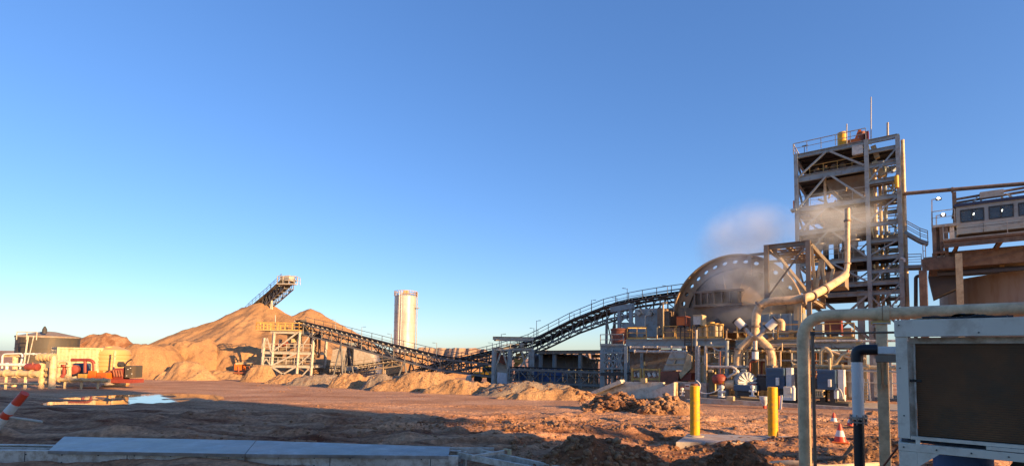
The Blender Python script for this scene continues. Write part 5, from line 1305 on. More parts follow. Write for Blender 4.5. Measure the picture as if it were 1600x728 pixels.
    for k in range(3): mb.gbox(aL + 2.28, aL + 4.62, BT0 + 1.36, BT0 + 1.39, zf(443) + .7 + k * .55, zf(443) + .78 + k * .55)
    mb.build('crate_band', M['dark'], t)
    mb = MB(); mb.bar(W(aL + 1.6, BT0 + 1, zf(450)), W(aM, BT0 + 1, zf(450)), 1.2, .5); mb.build('launder', M['dark'], t)
    MB().bar(W(aM - .75, BT0 + .4, zf(452)), W(aM - .75, BT0 + .4, zg0), .55, .35).build('column', M['steel'], t)
    for k in range(3): MB().tube([W(aM + .5 + .35 * k, BT1 - 4.2 + k * .9, zf(246)), W(aM + .5 + .35 * k, BT1 - 4.2 + k * .9, zf(500))], .14, 10).build('riser_pipe', M[('beige', 'cream', 'steel')[k]], t)
    mb = MB(); mb.bar(W(aM + .55, BT0 + .8, zf(250)), W(aM + 1.2, BT0 + .8, zf(275)), .5, .4); mb.bar(W(aM + .5, BT0 + .7, zf(226)), W(aM + .8, BT0 + .7, zf(246)), .4); mb.build('drop_chute', M['cream'], t)
    mb = MB(); mb.tube(bend([W(aM + 1.2, BT0 + .6, zf(290)), W(aM + 1.2, BT0 + .6, zf(300)), W(aM + 1.9, BT0 + .6, zf(300)), W(aM + 1.9, BT0 + .6, zf(284))], .3), .09, 10); mb.build('pipe_loop', M['cream'], t)
    MB().tube([W(aR - .15, BT0 - .4, zf(284)), W(aR - .15, BT0 - .4, zf(302))], .16, 10).build('pipe', M['yellow'], t)
    MB().tube([W(aR + .35, BT0 + .6, zf(226)), W(aR + .35, BT0 + .6, zf(520))], .14, 10).build('riser_pipe', M['beige'], t)
    mb = MB(); mb.gbox(aL - .32, aL - .22, BT0 - .1, BT0 + .6, zf(312) + .1, zf(312) + 1.0); mb.build('warning_board', M['orange'], t)
    mb = MB(); mb.bar(W(aL - .5, BT0, zf(312)), W(aL, BT0, zf(312)), .9, .2); mb.build('beam', M['steel'], t)
    for y, a0, a1, b in ((312, aL, aM, BT0 + .1), (404, aL + 2.2, aM, BT0 + .3), (443, aL + 2, aM, BT0 + .2), (312, aM, aR, BT0 + .2), (404, aM, aR, BT0 + .2), (261, aL, aM, BT1 - .1), (352, aL, aM, BT1 - .1)):
        MB().rail([W(a0, b, zf(y) + .27), W(a1, b, zf(y) + .27)], 1.05, .022, 1.1).build('handrail', M['steel_light'], t)
    rs = random.Random(8)
    for y0, y1 in ((352, 312), (404, 352), (443, 404), (458, 443)):
        for k in range(5):
            a = aL + 1.2 + rs.random() * (aM - aL - 1.6); b = BT0 + .8 + rs.random() * 4; z0_, z1_ = zf(y0) + .3, zf(y1) - .3; zm_ = z0_ + (z1_ - z0_) * rs.uniform(.3, .8); a2_ = a + rs.uniform(-1.2, 1.2)
            MB().tube(bend([W(a, b, z0_), W(a, b, zm_), W(a2_, b, zm_), W(a2_, b, z1_)], .15, 3), rs.choice((.05, .07, .1)), 8).build('pipe', M[rs.choice(('beige', 'steel_light', 'steel', 'brown'))], t)
    mb = MB()
    for y0, y1 in ((312, 352), (352, 404), (404, 443)):
        mb.bar(W(aL + .1, BT1, zf(y0)), W(am, BT1, zf(y1)), .12); mb.bar(W(aM, BT1, zf(y0)), W(am, BT1, zf(y1)), .12)
        mb.bar(W(aM, BT0 + .3, zf(y0)), W(aM, BT1, zf(y1)), .12); mb.bar(W(aM, BT1, zf(y0)), W(aM, BT0 + .3, zf(y1)), .12)
    mb.build('rear_brace', M['steel'], t)
    # roof plant
    z = zf(222) + .27
    MB().tube([W(A(1316, BT0 + 1.5, 230), BT0 + 1.5, z), W(A(1316, BT0 + 1.5, 220), BT0 + 1.5, ZQ(1316, 208, BT0 + 1.5))], .40, 22).build('yellow_stack', M['yellow'], t)
    p = Q(1334, 222, BT0 + 1.6); MB().bar(p - U * .9, p + U * .7, .5, .45).bar(p + U * .1, p + U * .5 + Z * 1.1, .2).bar(p + U * .9, p + U * .5 + Z * 1.1, .15).build('roof_winch', M['orange'], t)
    MB().tube([Q(1349, 226, BT0 + 1.6), Q(1346, 207, BT0 + 1.6)], .30, 14).build('roof_vessel', M['rust'], t)
    mb = MB(); p, q = A(1361, BT0 + 1), A(1367, BT0 + 1); mb.gbox(p, q, BT0 + 1, BT0 + 1.5, ZQ(1364, 221, BT0 + 1), ZQ(1364, 203, BT0 + 1)); mb.build('roof_cabinet', M['red'], t)
    for px, y0, y1, r_ in ((1361, 152, 226, .045), (1323, 194, 228, .05), (1387, 192, 218, .09)):
        MB().tube([Q(px, y1, BT0 + .8), Q(px, y0, BT0 + .8)], r_, 8).build('antenna_mast', M['steel_light'], t)
    p = Q(1257, 240, BT0); MB().bar(p, p + Z * .75, .05).bar(p + Z * .75 - U * .2, p + Z * .78 + U * .3, .12, .1).build('roof_floodlight', M['dark'], t)
tower()
# links from the tower to the right hand building
def bridge(label, pts, b, wdt=.9, under=True):
    p = [Q(x, y, b) for x, y in pts]; t = thing('walkway_bridge', label, 'walkway', p[0])
    mb = MB()
    for q0, q1 in zip(p, p[1:]):
        mb.bar(q0 + V * wdt / 2, q1 + V * wdt / 2, wdt, .08)
        for e in (0, wdt): mb.bar(q0 + V * e - Z * .12, q1 + V * e - Z * .12, .1, .26)
    mb.build('deck', M['steel'], t)
    for e in (0, wdt): MB().rail([q + V * e for q in p], 1.0, .025, 1.2).build('handrail', M['steel_light'], t)
bridge('upper sloping footbridge with handrails from the tower down to the control building', [(1413, 360), (1438, 374), (1450, 378)], 57.5)
bridge('lower level footbridge with round handrails from the tower to the control building', [(1413, 415), (1440, 414)], 57.5, 1.4)
single('pipe', 'long brown pipe running high from the tower to the right edge above the cabin', 'pipe', MB().tube([Q(1411, 303, 57.4), Q(1487, 296.5, 57.4), Q(1640, 284, 57.4)], .17, 12).tube([Q(1488, 297, 57.4) - U * .07, Q(1488, 297, 57.4) + U * .07], .25, 12), M['brown'], Q(1411, 303, 57.4))
single('pipe', 'black looped pipe coming down at the left corner of the control building', 'pipe', MB().tube(bend([Q(1431, 620, 56.8), Q(1431, 432, 56.8), Q(1440, 430, 56.8)], .5), .14, 12), M['dark'], Q(1431, 600, 56.8))
single('hose', 'short white curved hose at the tower corner below the footbridge', 'hose', MB().tube(bend([Q(1407, 403, 56.6), Q(1413, 404, 56.6), Q(1414, 409, 56.6)], .3), .09, 8), M['white'], Q(1410, 404, 56.6))

# ------------------------------------------------------------------ control building on the right
def control_building():
    b = 55.0
    aC0 = A(1494, b, 340); aE = A(1680, b, 340); aS = A(1440, b, 400)
    Zy = lambda y: ZQ(1500, y, b)
    zgr = zs(*W(aC0, b, 0).xy)
    t = thing('control_building', 'raised control cabin with a row of windows on brown steelwork at the right edge', 'building', W(aC0, b, zgr))
    zr, zw1, zw0, zfl = Zy(323), Zy(329), Zy(348), Zy(366)
    wins = [(A(1501, b, 340), A(1537.5, b, 340)), (A(1545.5, b, 335), A(1583.5, b, 335)), (A(1592, b, 335), A(1634, b, 335))]
    mb = MB(); mb.gbox(aC0, aE, b, b + .12, zfl, zw0); mb.gbox(aC0, aE, b, b + .12, zw1, zr)
    e = aC0
    for w0, w1 in wins + [(aE, aE)]: mb.gbox(e, w0, b + .001, b + .12, zw0, zw1); e = w1
    mb.gbox(aC0, aE, b + 4, b + 4.12, zfl, zr); mb.gbox(aC0, aC0 + .12, b + .121, b + 4, zfl, zr); mb.gbox(aE - .12, aE, b + .121, b + 4, zfl, zr)
    mb.build('wall', M['clad'], t)
    mb = MB(); mb.gbox(aC0 - .1, aE, b - .15, b + 4.3, zr + .002, zr + .22); rf = mb.build('roof', M['roofb'], t)
    mb = MB(); k = aC0
    while k < aE: mb.gbox(k, k + .05, b - .1, b + 4.2, zr + .222, zr + .25); k += .6
    mb.build('roof_sheet', M['roofb'], rf)
    gl = bpy.data.materials.new('window_glass'); gl.use_nodes = True; pg = gl.node_tree.nodes['Principled BSDF']
    pg.inputs['Base Color'].default_value = (.30, .38, .42, 1); pg.inputs['Roughness'].default_value = .04; pg.inputs['Transmission Weight'].default_value = .75; pg.inputs['IOR'].default_value = 1.3
    em = bpy.data.materials.new('lit_lamp'); em.use_nodes = True; pe = em.node_tree.nodes['Principled BSDF']; pe.inputs['Emission Color'].default_value = (1, .93, .8, 1); pe.inputs['Emission Strength'].default_value = 5
    for w0, w1 in wins:
        f = MB(); f.gbox(w0 - .02, w1 + .02, b - .03, b - .002, zw0 - .02, zw0 + .05); f.gbox(w0 - .02, w1 + .02, b - .03, b - .002, zw1 - .05, zw1 + .02)
        for x in (w0, w1, (w0 + w1) / 2): f.gbox(x - .03, x + .03, b - .028, b - .001, zw0 + .051, zw1 - .051)
        wd = f.build('window', M['dark'], t)
        MB().gbox(w0 + .002, w1 - .002, b + .05, b + .06, zw0 + .002, zw1 - .002).build('pane', gl, wd)
        cx = w0 + (w1 - w0) * .62
        MB().gbox(cx, cx + .07, b + 1.2, b + 1.9, zr - .42, zr - .38).build('ceiling_light', em, t)
    MB().gbox(aC0 + .13, aE - .13, b + .13, b + 3.9, zfl + .01, zfl + .06).build('cabin_floor', M['dark'], t)
    MB().gbox(aC0 + .13, aE - .13, b + 3.8, b + 3.9, zfl + .1, zr - .1).build('cabin_lining', M['dark'], t)
    mb = MB(); z_ = (zw0 + zfl) / 2; mb.gbox(aC0, aE, b - .006, b - .001, z_, z_ + .03); k = aC0 + 1.6
    while k < aE: mb.gbox(k, k + .03, b - .006, b - .001, zfl, zw0); k += 3.2
    mb.build('cladding_joint', M['dark'], t)
    # walkway in front with steel below
    mb = MB(); aK = A(1474, b - 1.3, 370); zk_ = ZQ(1500, 371, b - 1.3)
    mb.gbox(aK, aE, b - 1.3, b, zk_ - .08, zk_); mb.build('walkway', M['steel_light'], t)
    mb = MB(); mb.ibeam(W(aK, b - 1.3, zk_ - .40), W(aE, b - 1.3, zk_ - .40), .25, .62, .04); mb.bar(W(aK, b - 1.42, zk_ - .2), W(aE, b - 1.42, zk_ - .2), .1, .1); mb.build('fascia', M['brown'], t)
    MB().rail([W(aK, b - 1.25, zk_), W(aE, b - 1.25, zk_)], 1.05, .025, 3.3).build('handrail', M['steel_light'], t)
    zk2 = ZQ(1500, 402, b)
    mb = MB(); mb.gbox(aC0 - 1.6, aE, b + .1, b + .5, zk2 - .75, zk2 + .55); mb.gbox(aS, aC0 + .2, b - .4, b + .0, zk2 - .9, zk2 + .05)
    k = aS + .2
    while k < aC0: mb.gbox(k, k + .1, b - .5, b - .4, zk2 - .9, zk2 + .05); k += .95
    mb.build('girder', M['brown'], t)
    mb = MB(); k = aC0
    while k < aE: mb.bar(W(k, b - 1.2, zk_ - .5), W(k - .3, b + .1, zk2 + .4), .16); mb.ibeam(W(k, b - 1.3, zk_ - .3), W(k, b + 8, zk_ - .3), .2, .4); k += 2.6
    mb.build('joist', M['brown'], t)
    MB().gbox(aS + .5, aE, b + .6, b + 9, zk2 - .4, zk2 - .3).build('lower_deck', M['brown'], t)
    MB().gbox(aC0 - 1.5, aE, b + 4.2, b + 9, zk_ - .6, zk_ - .5).build('lower_deck', M['brown'], t)
    for px, bb, wd in ((1499, b - 1.35, .42), (1566, b + 3.4, .3), (1640, b - 1.35, .42)):
        MB().bar(W(A(px, bb, 430), bb, zs(*W(A(px, bb, 430), bb, 0).xy)), W(A(px, bb, 430), bb, zk2 + (.0 if wd < .4 else .1)), wd, .3).build('column', M['cream'], t)
    for px, wd, m_ in ((1441.5, .5, 'brown'), (1446.5, .2, 'galv_dull')):
        MB().bar(W(A(px, b - .3, 430), b - .3, zgr), W(A(px, b - .3, 430), b - .3, zk2 - (.9 if wd > .3 else .3)), wd).build('column', M[m_], t)
    mb = MB(); mb.bar(W(aS + 1, b + .3, zk2 - 1.25), W(aC0 + 8, b + .3, zk2 - 1.25), .3, .25); mb.bar(W(aS + 1, b + 1, zk2 - 1.0), W(aC0 + 8, b + 1.5, zk2 - 1.0), .25); mb.build('cable_tray', M['dark'], t)
    mb = MB(); x0, x1 = A(1451, b + .8, 430), A(1496, b + .8, 430)
    mb.hexa([W(x0 + .3, b + .8, zk2 - 3.2), W(x1, b + .8, zk2 - 2.4), W(x1, b + 3, zk2 - 2.4), W(x0 + .3, b + 3, zk2 - 3.2), W(x0, b + .8, zk2 - 1.3), W(x1, b + .8, zk2 - 1.3), W(x1, b + 3, zk2 - 1.3), W(x0, b + 3, zk2 - 1.3)]); mb.build('duct_box', M['dark'], t)
    # landing at the cabin's left end
    zL = ZQ(1480, 351, b)
    mb = MB(); mb.gbox(A(1457, b, 352), aC0 - .02, b - .4, b + 2.5, zL - .2, zL); mb.build('landing', M['steel_light'], t)
    MB().rail([W(A(1457, b, 352), b - .35, zL), W(aC0 - .1, b - .35, zL)], 1.15, .025, 1.6).rail([W(A(1457, b, 352), b - .35, zL), W(A(1457, b, 352), b + 2.4, zL)], 1.15, .025, 1.2).build('handrail', M['steel_light'], t)
    mb = MB()
    for px, wd in ((1460, .26), (1471, .2), (1480, .16), (1477, .14)): mb.bar(W(A(px, b - .2, 380), b - .2, zk2), W(A(px, b - .2, 380), b - .2, zL - .2), wd)
    mb.bar(W(A(1457, b - .2, 378), b - .2, zk_ - .9), W(A(1478, b - .2, 378), b - .2, zk_ - .9), .5, .2); mb.build('landing_post', M['brown'], t)
    mb = MB(); mb.gbox(A(1462, b + .5, 370), A(1474, b + .5, 370), b + .5, b + 1.5, zk_ - .9, zL - .25); mb.build('crate', M['brown'], t)
    mb = MB(); mb.gbox(A(1484, b - .1, 362), A(1491, b - .1, 362), b - .1, b + .6, zk_ + .1, zk_ + 1.3); mb.build('air_conditioner', M['grey'], t)
    mb = MB(); mb.gbox(A(1442, b - .3, 388), A(1476, b - .3, 388), b - .3, b + 1.2, zk2 + .12, zk2 + .2); mb.rail([W(A(1442, b - .3, 388), b - .3, zk2 + .2), W(A(1446, b - .3, 388), b - .3, zk2 + .2)], 1.05, .03, 1); mb.build('lower_landing', M['steel_light'], t)
    # vent frame and rails on the roof
    MB().bar(W(A(1491, b + .3, 310), b + .3, zr - 1.5), W(A(1491, b + .3, 310), b + .3, zr + 1.35), .26).build('roof_post', M['brown'], t)
    mb = MB()
    for y0, y1 in ((312, 292.5), (317.5, 298.5)): mb.bar(Q(1492, y0, b + 1), Q(1606, y1, b + 1), .2, .16)
    mb.build('roof_pipe', M['brown'], t)
    mb = MB(); c = Q(1549, 306, b + .8); mb.bar(c - U * .7 + Z * .1, c + U * .7 + Z * .1, .6, .5)
    for dx in (-1.7, -1.0, 1.0, 1.8): mb.bar(c + U * dx * .5, c + U * dx - Z * 1.1, .12)
    mb.build('roof_tripod', M['steel_light'], t)
    return em
EM = control_building()
t = thing('storage_tank', 'big pale round tank in the shade under the control building', 'tank', W(A(1560, 62, 470), 62, 0))
bt = 63.5; cL = A(1465, bt, 470); rad = 9.5; cc = W(cL + rad * 1.02, bt + 2, 0); zg1 = zs(cc.x, cc.y); zt = ZQ(1480, 436, bt - 4)
MB().lathe(cc, [(rad, zg1 - .2), (rad, zt)], 96).build('shell', M['tank'], t)
MB().lathe(cc, [(rad + .12, zt - .2), (rad + .12, zt + .02), (rad - .3, zt + .02)], 96, caps=False).build('rim', M['tank'], t)
MB().lathe(cc, [(rad - .3, zt), (0, zt + .5)], 96, caps=False).build('lid', M['tank'], t)
for px, y0, y1, lab in ((1456, 312, 352, 'tall lit lamp post with a bright floodlight left of the control cabin'), (1463, 337, 352, 'short lit lamp post on the railing below the tall lit one')):
    b = 54.7; p = Q(px, y1, b); q = Q(px, y0, b); t = thing('floodlight_post', lab, 'lamp post', p)
    MB().bar(p, q, .09).bar(q, q + U * .35, .07).build('pole', M['white'], t)
    h = MB().bar(q + U * .25 - Z * .03, q + U * .62 - Z * .03, .3, .16).build('lamp_head', M['dark'], t)
    MB().lathe(q + U * .43 - V * .16, [(.0, -.0), (.085, .01), (.085, .05)], 14, -V, caps=False).lathe(q + U * .43 - V * .20, [(.085, 0), (0, .05)], 14, -V, caps=False).build('lens', EM, h)

# ------------------------------------------------------------------ left edge plant
def left_plant():
    c = YQ(74, 560, 80); r_ = (YQ(119, 550, 80) - YQ(29, 550, 80)).length / 2 * .84; zb = zs(c.x, c.y); zt = YQ(74, 528, 80 - r_ * .0).z
    t = thing('water_tank', 'big dark round water tank with a shallow roof at the left edge', 'tank', (c.x, c.y, zb))
    MB().lathe((c.x, c.y, zb), [(r_, 0), (r_, zt - zb)], 64).build('shell', M['tank_dark'], t)
    MB().lathe((c.x, c.y, zt), [(r_ + .12, 0), (r_ + .12, .25), (r_ * .2, 1.0), (0, 1.05)], 64, caps=False).build('roof', M['steel_dusty'], t)
    mb = MB()
    for k in range(4): mb.lathe((c.x, c.y, zb + (zt - zb) * (k + 1) / 4.2), [(r_ + .01, 0), (r_ + .05, 0), (r_ + .05, .12), (r_ + .01, .12)], 64, caps=False)
    mb.build('strake', M['tank_dark'], t)
    mb = MB(); mb.lathe((c.x + 2, c.y - 3, zt + .6), [(.3, 0), (.3, .6), (.1, 1.1)], 12); mb.build('roof_vent', M['dark'], t)
    mb = MB(); p = YQ(44, 524, 72); mb.rail([p + Vector((-1.6, 0, -.6)), p + Vector((1.2, 0, -.6))], 1.1, .05, 1.4); mb.bar(p, YQ(37, 572, 72), .18); mb.bar(p + Vector((.8, 0, 0)), YQ(42, 572, 72), .1); mb.build('ladder', M['steel_light'], t)
    # polyethylene tank
    Y = 52; c = YQ(174, 570, Y); r_ = (YQ(198, 565, Y) - YQ(150, 565, Y)).length / 2; zb = zs(c.x, c.y); zt = YQ(174, 544, Y).z; H = zt - zb
    t = thing('poly_tank', 'tan ribbed round poly tank between the container and the red engine', 'tank', (c.x, c.y, zb))
    prof = [(r_ * .98, 0)]
    for k in range(9): z = H * .9 * (k + .2) / 9; prof += [(r_, z), (r_ + .05, z + .06), (r_ + .05, z + .16), (r_, z + .22)]
    prof += [(r_, H * .9), (r_ * .93, H * .96), (r_ * .3, H * 1.06), (0, H * 1.07)]
    MB().lathe((c.x, c.y, zb), prof, 48).build('body', M['poly'], t)
    MB().lathe((c.x + .1, c.y - .6, zt + .05), [(.35, -.1), (.35, .12), (0, .14)], 16).build('lid', M['poly'], t)
    p = YQ(178, 550, Y - 2.3); MB().bar(YQ(180, 548, Y - 2.4), YQ(176, 590, Y - 2.4), .16).build('level_gauge', M['cream'], t)
    # pumps, skid
    Y = 47; zb = zs(YQ(150, 590, Y).x, Y)
    t = thing('pump_skid', 'orange and red pump skid with red pipework in front of the tan tank', 'pump skid', YQ(140, 594, Y))
    mb = MB(); ybox(mb, 104, 166, 594, 601, Y, 1.6); mb.build('plinth', M['concrete'], t)
    mb = MB(); ybox(mb, 121, 134, 584, 592, Y, .8); mb.build('box', M['rail'], t, bevel=.04)
    mb = MB(); ybox(mb, 137, 149, 579, 591, Y + .1, .9); mb.build('gearbox', M['orange'], t, bevel=.06)
    mb = MB(); ybox(mb, 150, 166, 582, 592, Y + .1, 1.0); mb.build('fuel_tank', M['orange'], t, bevel=.04)
    mb = MB(); ybox(mb, 112, 130, 567, 583, Y + 1.2, 1); mb.build('pump_motor', M['motor'], t, bevel=.15)
    MB().lathe(YQ(116, 577, Y + .6), [(.1, -.3), (.42, -.25), (.42, .25), (.1, .3)], 18, Vector((.4, -1, 0))).build('volute', M['red'], t)
    MB().tube(bend([YQ(112, 562, Y + .3), YQ(147, 562, Y + .3), YQ(147, 582, Y + .3)], .9), .14, 12).build('red_pipe', M['red'], t)
    MB().tube([YQ(133, 563, Y + .3), YQ(133, 582, Y + .3)], .12, 12).build('red_pipe', M['red'], t)
    MB().tube([YQ(150, 568, Y + .4), YQ(151, 582, Y + .4)], .2, 12).build('filter', M['cream'], t)
    Y = 47.5
    t = thing('diesel_engine', 'red diesel engine with a dark radiator beside the tan tank', 'engine', YQ(190, 597, Y))
    mb = MB(); ybox(mb, 172, 208, 592, 598, Y, 1.4); mb.build('base_frame', M['red'], t)
    mb = MB(); ybox(mb, 176, 193, 575, 592, Y + .2, .9); mb.build('engine_block', M['red'], t, bevel=.1)
    mb = MB(); ybox(mb, 168, 175, 578, 592, Y + .3, .7); mb.build('flywheel_housing', M['rust'], t, bevel=.1)
    mb = MB(); ybox(mb, 195, 207, 571, 590, Y - .1, 1.3); mb.build('radiator', M['tank_dark'], t, bevel=.03)
    mb = MB()
    for x, y in ((199, 576), (203, 574), (205, 583), (197, 586)): ybox(mb, x, x + 1.3, y, y + 1.3, Y - .16, .04)
    mb.build('cap', M['white'], t)
    MB().tube([YQ(186, 569, Y + .5), YQ(192, 569, Y + .5)], .26, 14).tube(bend([YQ(194, 576, Y + .5), YQ(198, 565, Y + .5), YQ(206, 561, Y + .5)], .3), .07, 8).build('air_cleaner', M['dark'], t)
    mb = MB()
    for k in range(4): mb.tube([YQ(177 + k * 4, 578, Y + .1), YQ(179 + k * 4, 588, Y + .1)], .09, 8)
    mb.build('manifold', M['rust'], t)
    for y, x0, x1, Y, r_, m_, lab in ((593.5, 84, 171, 45.5, .17, 'cream', 'bright cream pipe lying in front of the orange pump skid'),
                                   (583, -40, 60, 42, .25, 'cream', 'thickest cream pipe low at the left edge'),
                                   (569.5, -40, 62, 42.5, .13, 'white', 'white horizontal pipe above the thickest one at the left edge'),
                                   (599, -30, 60, 40, .08, 'cream', 'thin cream pipe along the ground at the left edge'),
                                   (553, 38, 85, 43, .07, 'white', 'thin white pipe from the dark tank foot to the thick cream posts')):
        a_, b_ = YQ(x0, y, Y), YQ(x1, y, Y); b_.z = a_.z = (a_.z + b_.z) / 2
        mb = MB().tube([a_, b_], r_, 14)
        for k in range(5): q = a_.lerp(b_, (k + .5) / 5); mb.tube([q - Vector((.06, 0, 0)), q + Vector((.06, 0, 0))], r_ * 1.35, 14)
        if r_ > .1:
            for f in (.2, .5, .8): q = a_.lerp(b_, f); mb.bar(q - Z * r_, (q.x, q.y, zs(q.x, q.y) - .1), .16)
        single('pipe', lab, 'pipe', mb, M[m_], a_, 'cream and white pipes of the left plant')
    Y = 43
    t = thing('pipe_gantry', 'two thick cream pipe legs joined by a flanged top pipe, left of the container', 'pipe', YQ(75, 607, Y))
    MB().tube(bend([YQ(64, 607, Y), YQ(67, 560, Y), YQ(86, 558, Y)], .3), .21, 14).build('leg', M['beige'], t)
    MB().tube(bend([YQ(81, 607, Y - .6), YQ(84, 557, Y - .6), YQ(64, 559, Y - .6)], .3), .24, 14).build('leg', M['beige'], t)
    mb = MB()
    for x in range(5): p = YQ(62 + x * 5.5, 558, Y - .6); mb.tube([p - Vector((.07, 0, 0)), p + Vector((.07, 0, 0))], .33, 12)
    mb.build('flange', M['cream'], t)
    mb = MB(); mb.tube([YQ(74, 575, Y), YQ(74, 604, Y)], .1, 8)
    for y in (577, 586, 597): mb.tube([YQ(72, y, Y - .2), YQ(77, y, Y - .2)], .16, 8)
    mb.build('valve', M['cream'], t)
    t = thing('pipe_stand', 'thin cream pipe stand with a thick beige upright at the far left', 'pipe', YQ(22, 600, 44))
    MB().tube(bend([YQ(3, 582, 44), YQ(4, 553, 44), YQ(36, 552, 44), YQ(30, 582, 44)], .3), .07, 8).build('frame', M['white'], t)
    MB().bar(YQ(7, 555.5, 44.2), YQ(30, 555.5, 44.2), .2).build('top_bar', M['cream'], t)
    MB().tube([YQ(24, 556, 44.3), YQ(22, 604, 44.3)], .2, 12).build('upright', M['beige'], t)
    t = thing('gate_valve', 'dark red valve body on the white pipe at the left edge', 'valve', YQ(51, 580, 42.3))
    MB().lathe(YQ(51, 573, 42.2), [(.1, -.5), (.28, -.45), (.32, 0), (.28, .45), (.1, .5)], 18, Vector((1, 0, 0))).build('body', M['red'], t)
    MB().bar(YQ(51, 573, 42), YQ(51, 566, 42), .1).build('spindle', M['rust'], t)
    t = thing('valve_manifold', 'small red and cream valve manifold between the cream legs and the orange skid', 'valves', YQ(99, 590, 46))
    for x, m_ in ((92, 'cream'), (100, 'red'), (107, 'cream')):
        MB().lathe(YQ(x, 583, 46), [(.28, -.4), (.3, -.3), (.14, 0), (.14, .5), (.25, .6), (.25, .8)], 12).build('valve_body', M[m_], t)
    MB().tube(bend([YQ(90, 590, 46), YQ(90, 565, 46), YQ(109, 565, 46), YQ(109, 590, 46)], .3), .13, 10).build('header', M['beige'], t)
left_plant()

# ------------------------------------------------------------------ near foreground: bollards, slab, cones
pb = [GP(1086, 681), GP(1208, 683)]
zsl = (pb[0].z + pb[1].z) / 2 + .09
t = thing('bollard_slab', 'flat concrete slab carrying the two yellow bollards', 'slab', (pb[0] + pb[1]) / 2)
def GZ(px, py, z): d = ray(px, py); return Vector((0, 0, CZ)) + d * ((z - CZ) / d.z)
cs = [GZ(1056, 690, zsl), GZ(1243, 691, zsl), GZ(1240, 681, zsl), GZ(1075, 677, zsl)]
MB().hexa([p - Z * .45 for p in cs] + cs).build('slab', M['concrete'], t, bevel=.012)
def bollard():
    t = thing('bollard', 'x', 'bollard', (0, 0, 0))
    MB().lathe((0, 0, 0), [(.12, 0), (.12, 1.26), (.112, 1.275)], 32).build('post', M['yellow'], t)
    MB().lathe((0, 0, 0), [(.22, .0), (.21, .03), (.14, .035)], 28).build('mortar_foot', M['concrete'], t)
    return t
bo = bollard(); used = [False]
for px, py, lab in ((1086, 681, 'yellow bollard at the left end of the concrete slab'), (1208, 683, 'yellow bollard at the right end of the concrete slab, before the blue motor')):
    p = GZ(px, py, zsl); place(bo, used, p, 0, lab, 'yellow bollards on the slab')
single('orange_post', 'short orange capped post behind the left bollard', 'post', MB().tube([Q(1086, 655, 17), Q(1085, 599, 17)], .11, 12), M['rust'], Q(1086, 655, 17))
def cone():
    t = thing('traffic_cone', 'x', 'traffic cone', (0, 0, 0))
    MB().box(-.17, .17, -.17, .17, 0, .035).build('base', M['orange'], t, bevel=.01)
    prof = [(.135, .035), (.022, .5)]
    def seg(z0, z1, name, m):
        r = lambda z: .135 + (.022 - .135) * (z - .035) / .465
        MB().lathe((0, 0, 0), [(r(z0), z0), (r(z1), z1)], 24, caps=(z1 > .49)).build(name, m, t)
    seg(.035, .17, 'body', CONE_R); seg(.17, .33, 'reflective_band', M['white']); seg(.33, .5, 'tip', CONE_R)
    return t
CONE_R = mat('cone_plastic', (.75, .07, .03), .45, 0, .08, 3)
cn = cone(); used = [False]
for px, py, pt_, lab in ((1313, 700, 669, 'nearest traffic cone, standing on the spoil between the thin brown post and the black pipe'),
                        (1303, 661, 640, 'smaller dirty cone halfway to the motors, behind the nearest one'),
                        (1329, 672, 654, 'dusty cone half hidden behind the flange of the black and white pipe')):
    p = GP(px, py); p.z = zs(p.x, p.y); h = (CZ - p.z) * (py - pt_) / (py - 567)
    o = place(cn, used, p, random.uniform(0, 1.5), lab, 'traffic cones right of the slab'); o.scale = (h / .5 * 1.15, h / .5 * 1.15, h / .5)
def delin(label, px, y0, y1, r0, r1, lean, b):
    p, q = Q(px, y1, b), Q(px + lean, y0, b); t = thing('delineator_post', label, 'barrier post', p)
    MB().tube([p, p.lerp(q, .45)], [r0 * .8, r0 * .9], 12).build('lower_sleeve', CONE_R, t)
    MB().tube([p.lerp(q, .45), p.lerp(q, .8)], [r0 * .9, r1], 12).build('white_band', M['white'], t)
    MB().tube([p.lerp(q, .8), q], [r1, r1 * 1.15], 12).build('top_sleeve', M['white'], t)
    return t
delin('pink and white upside down cone propped against the kerb left of the right bollard', 1195, 619, 645, .10, .26, -1, 33.5)
t = thing('delineator_post', 'orange plastic post with a white bar right of the right bollard', 'barrier post', Q(1218, 652, 33))
MB().tube([Q(1218, 652, 33), Q(1216, 618, 33)], .16, 12).build('sleeve', M['orange'], t)
MB().bar(Q(1219, 650, 32.8), Q(1221, 617, 32.8), .1).build('white_bar', M['white'], t)
# leaning striped post at the left edge
p, q = YQ(-34, 716, 11.5), YQ(39, 614, 11.5)
t = thing('striped_post', 'red and white striped post leaning to the right at the lower left edge', 'barrier post', (p.x, p.y, zs(p.x, p.y)))
p.z = max(p.z, zs(p.x, p.y) - .1)
ts = [0, .2, .40, .545, .60 + .04, .80, 1.0]
for (a_, b_), m_ in zip(zip(ts, ts[1:]), (M['galv_dull'], M['white'], M['white'], CONE_R, M['white'], CONE_R)):
    MB().tube([p.lerp(q, a_), p.lerp(q, b_)], [.115 - .03 * a_, .115 - .03 * b_], 18, caps=(b_ == 1.0)).build('stripe_band', m_, t)
MB().tube([p.lerp(q, .56), p.lerp(q, .56) + Vector((.75, .1, -.12))], .03, 8).build('side_arm', M['steel_light'], t)

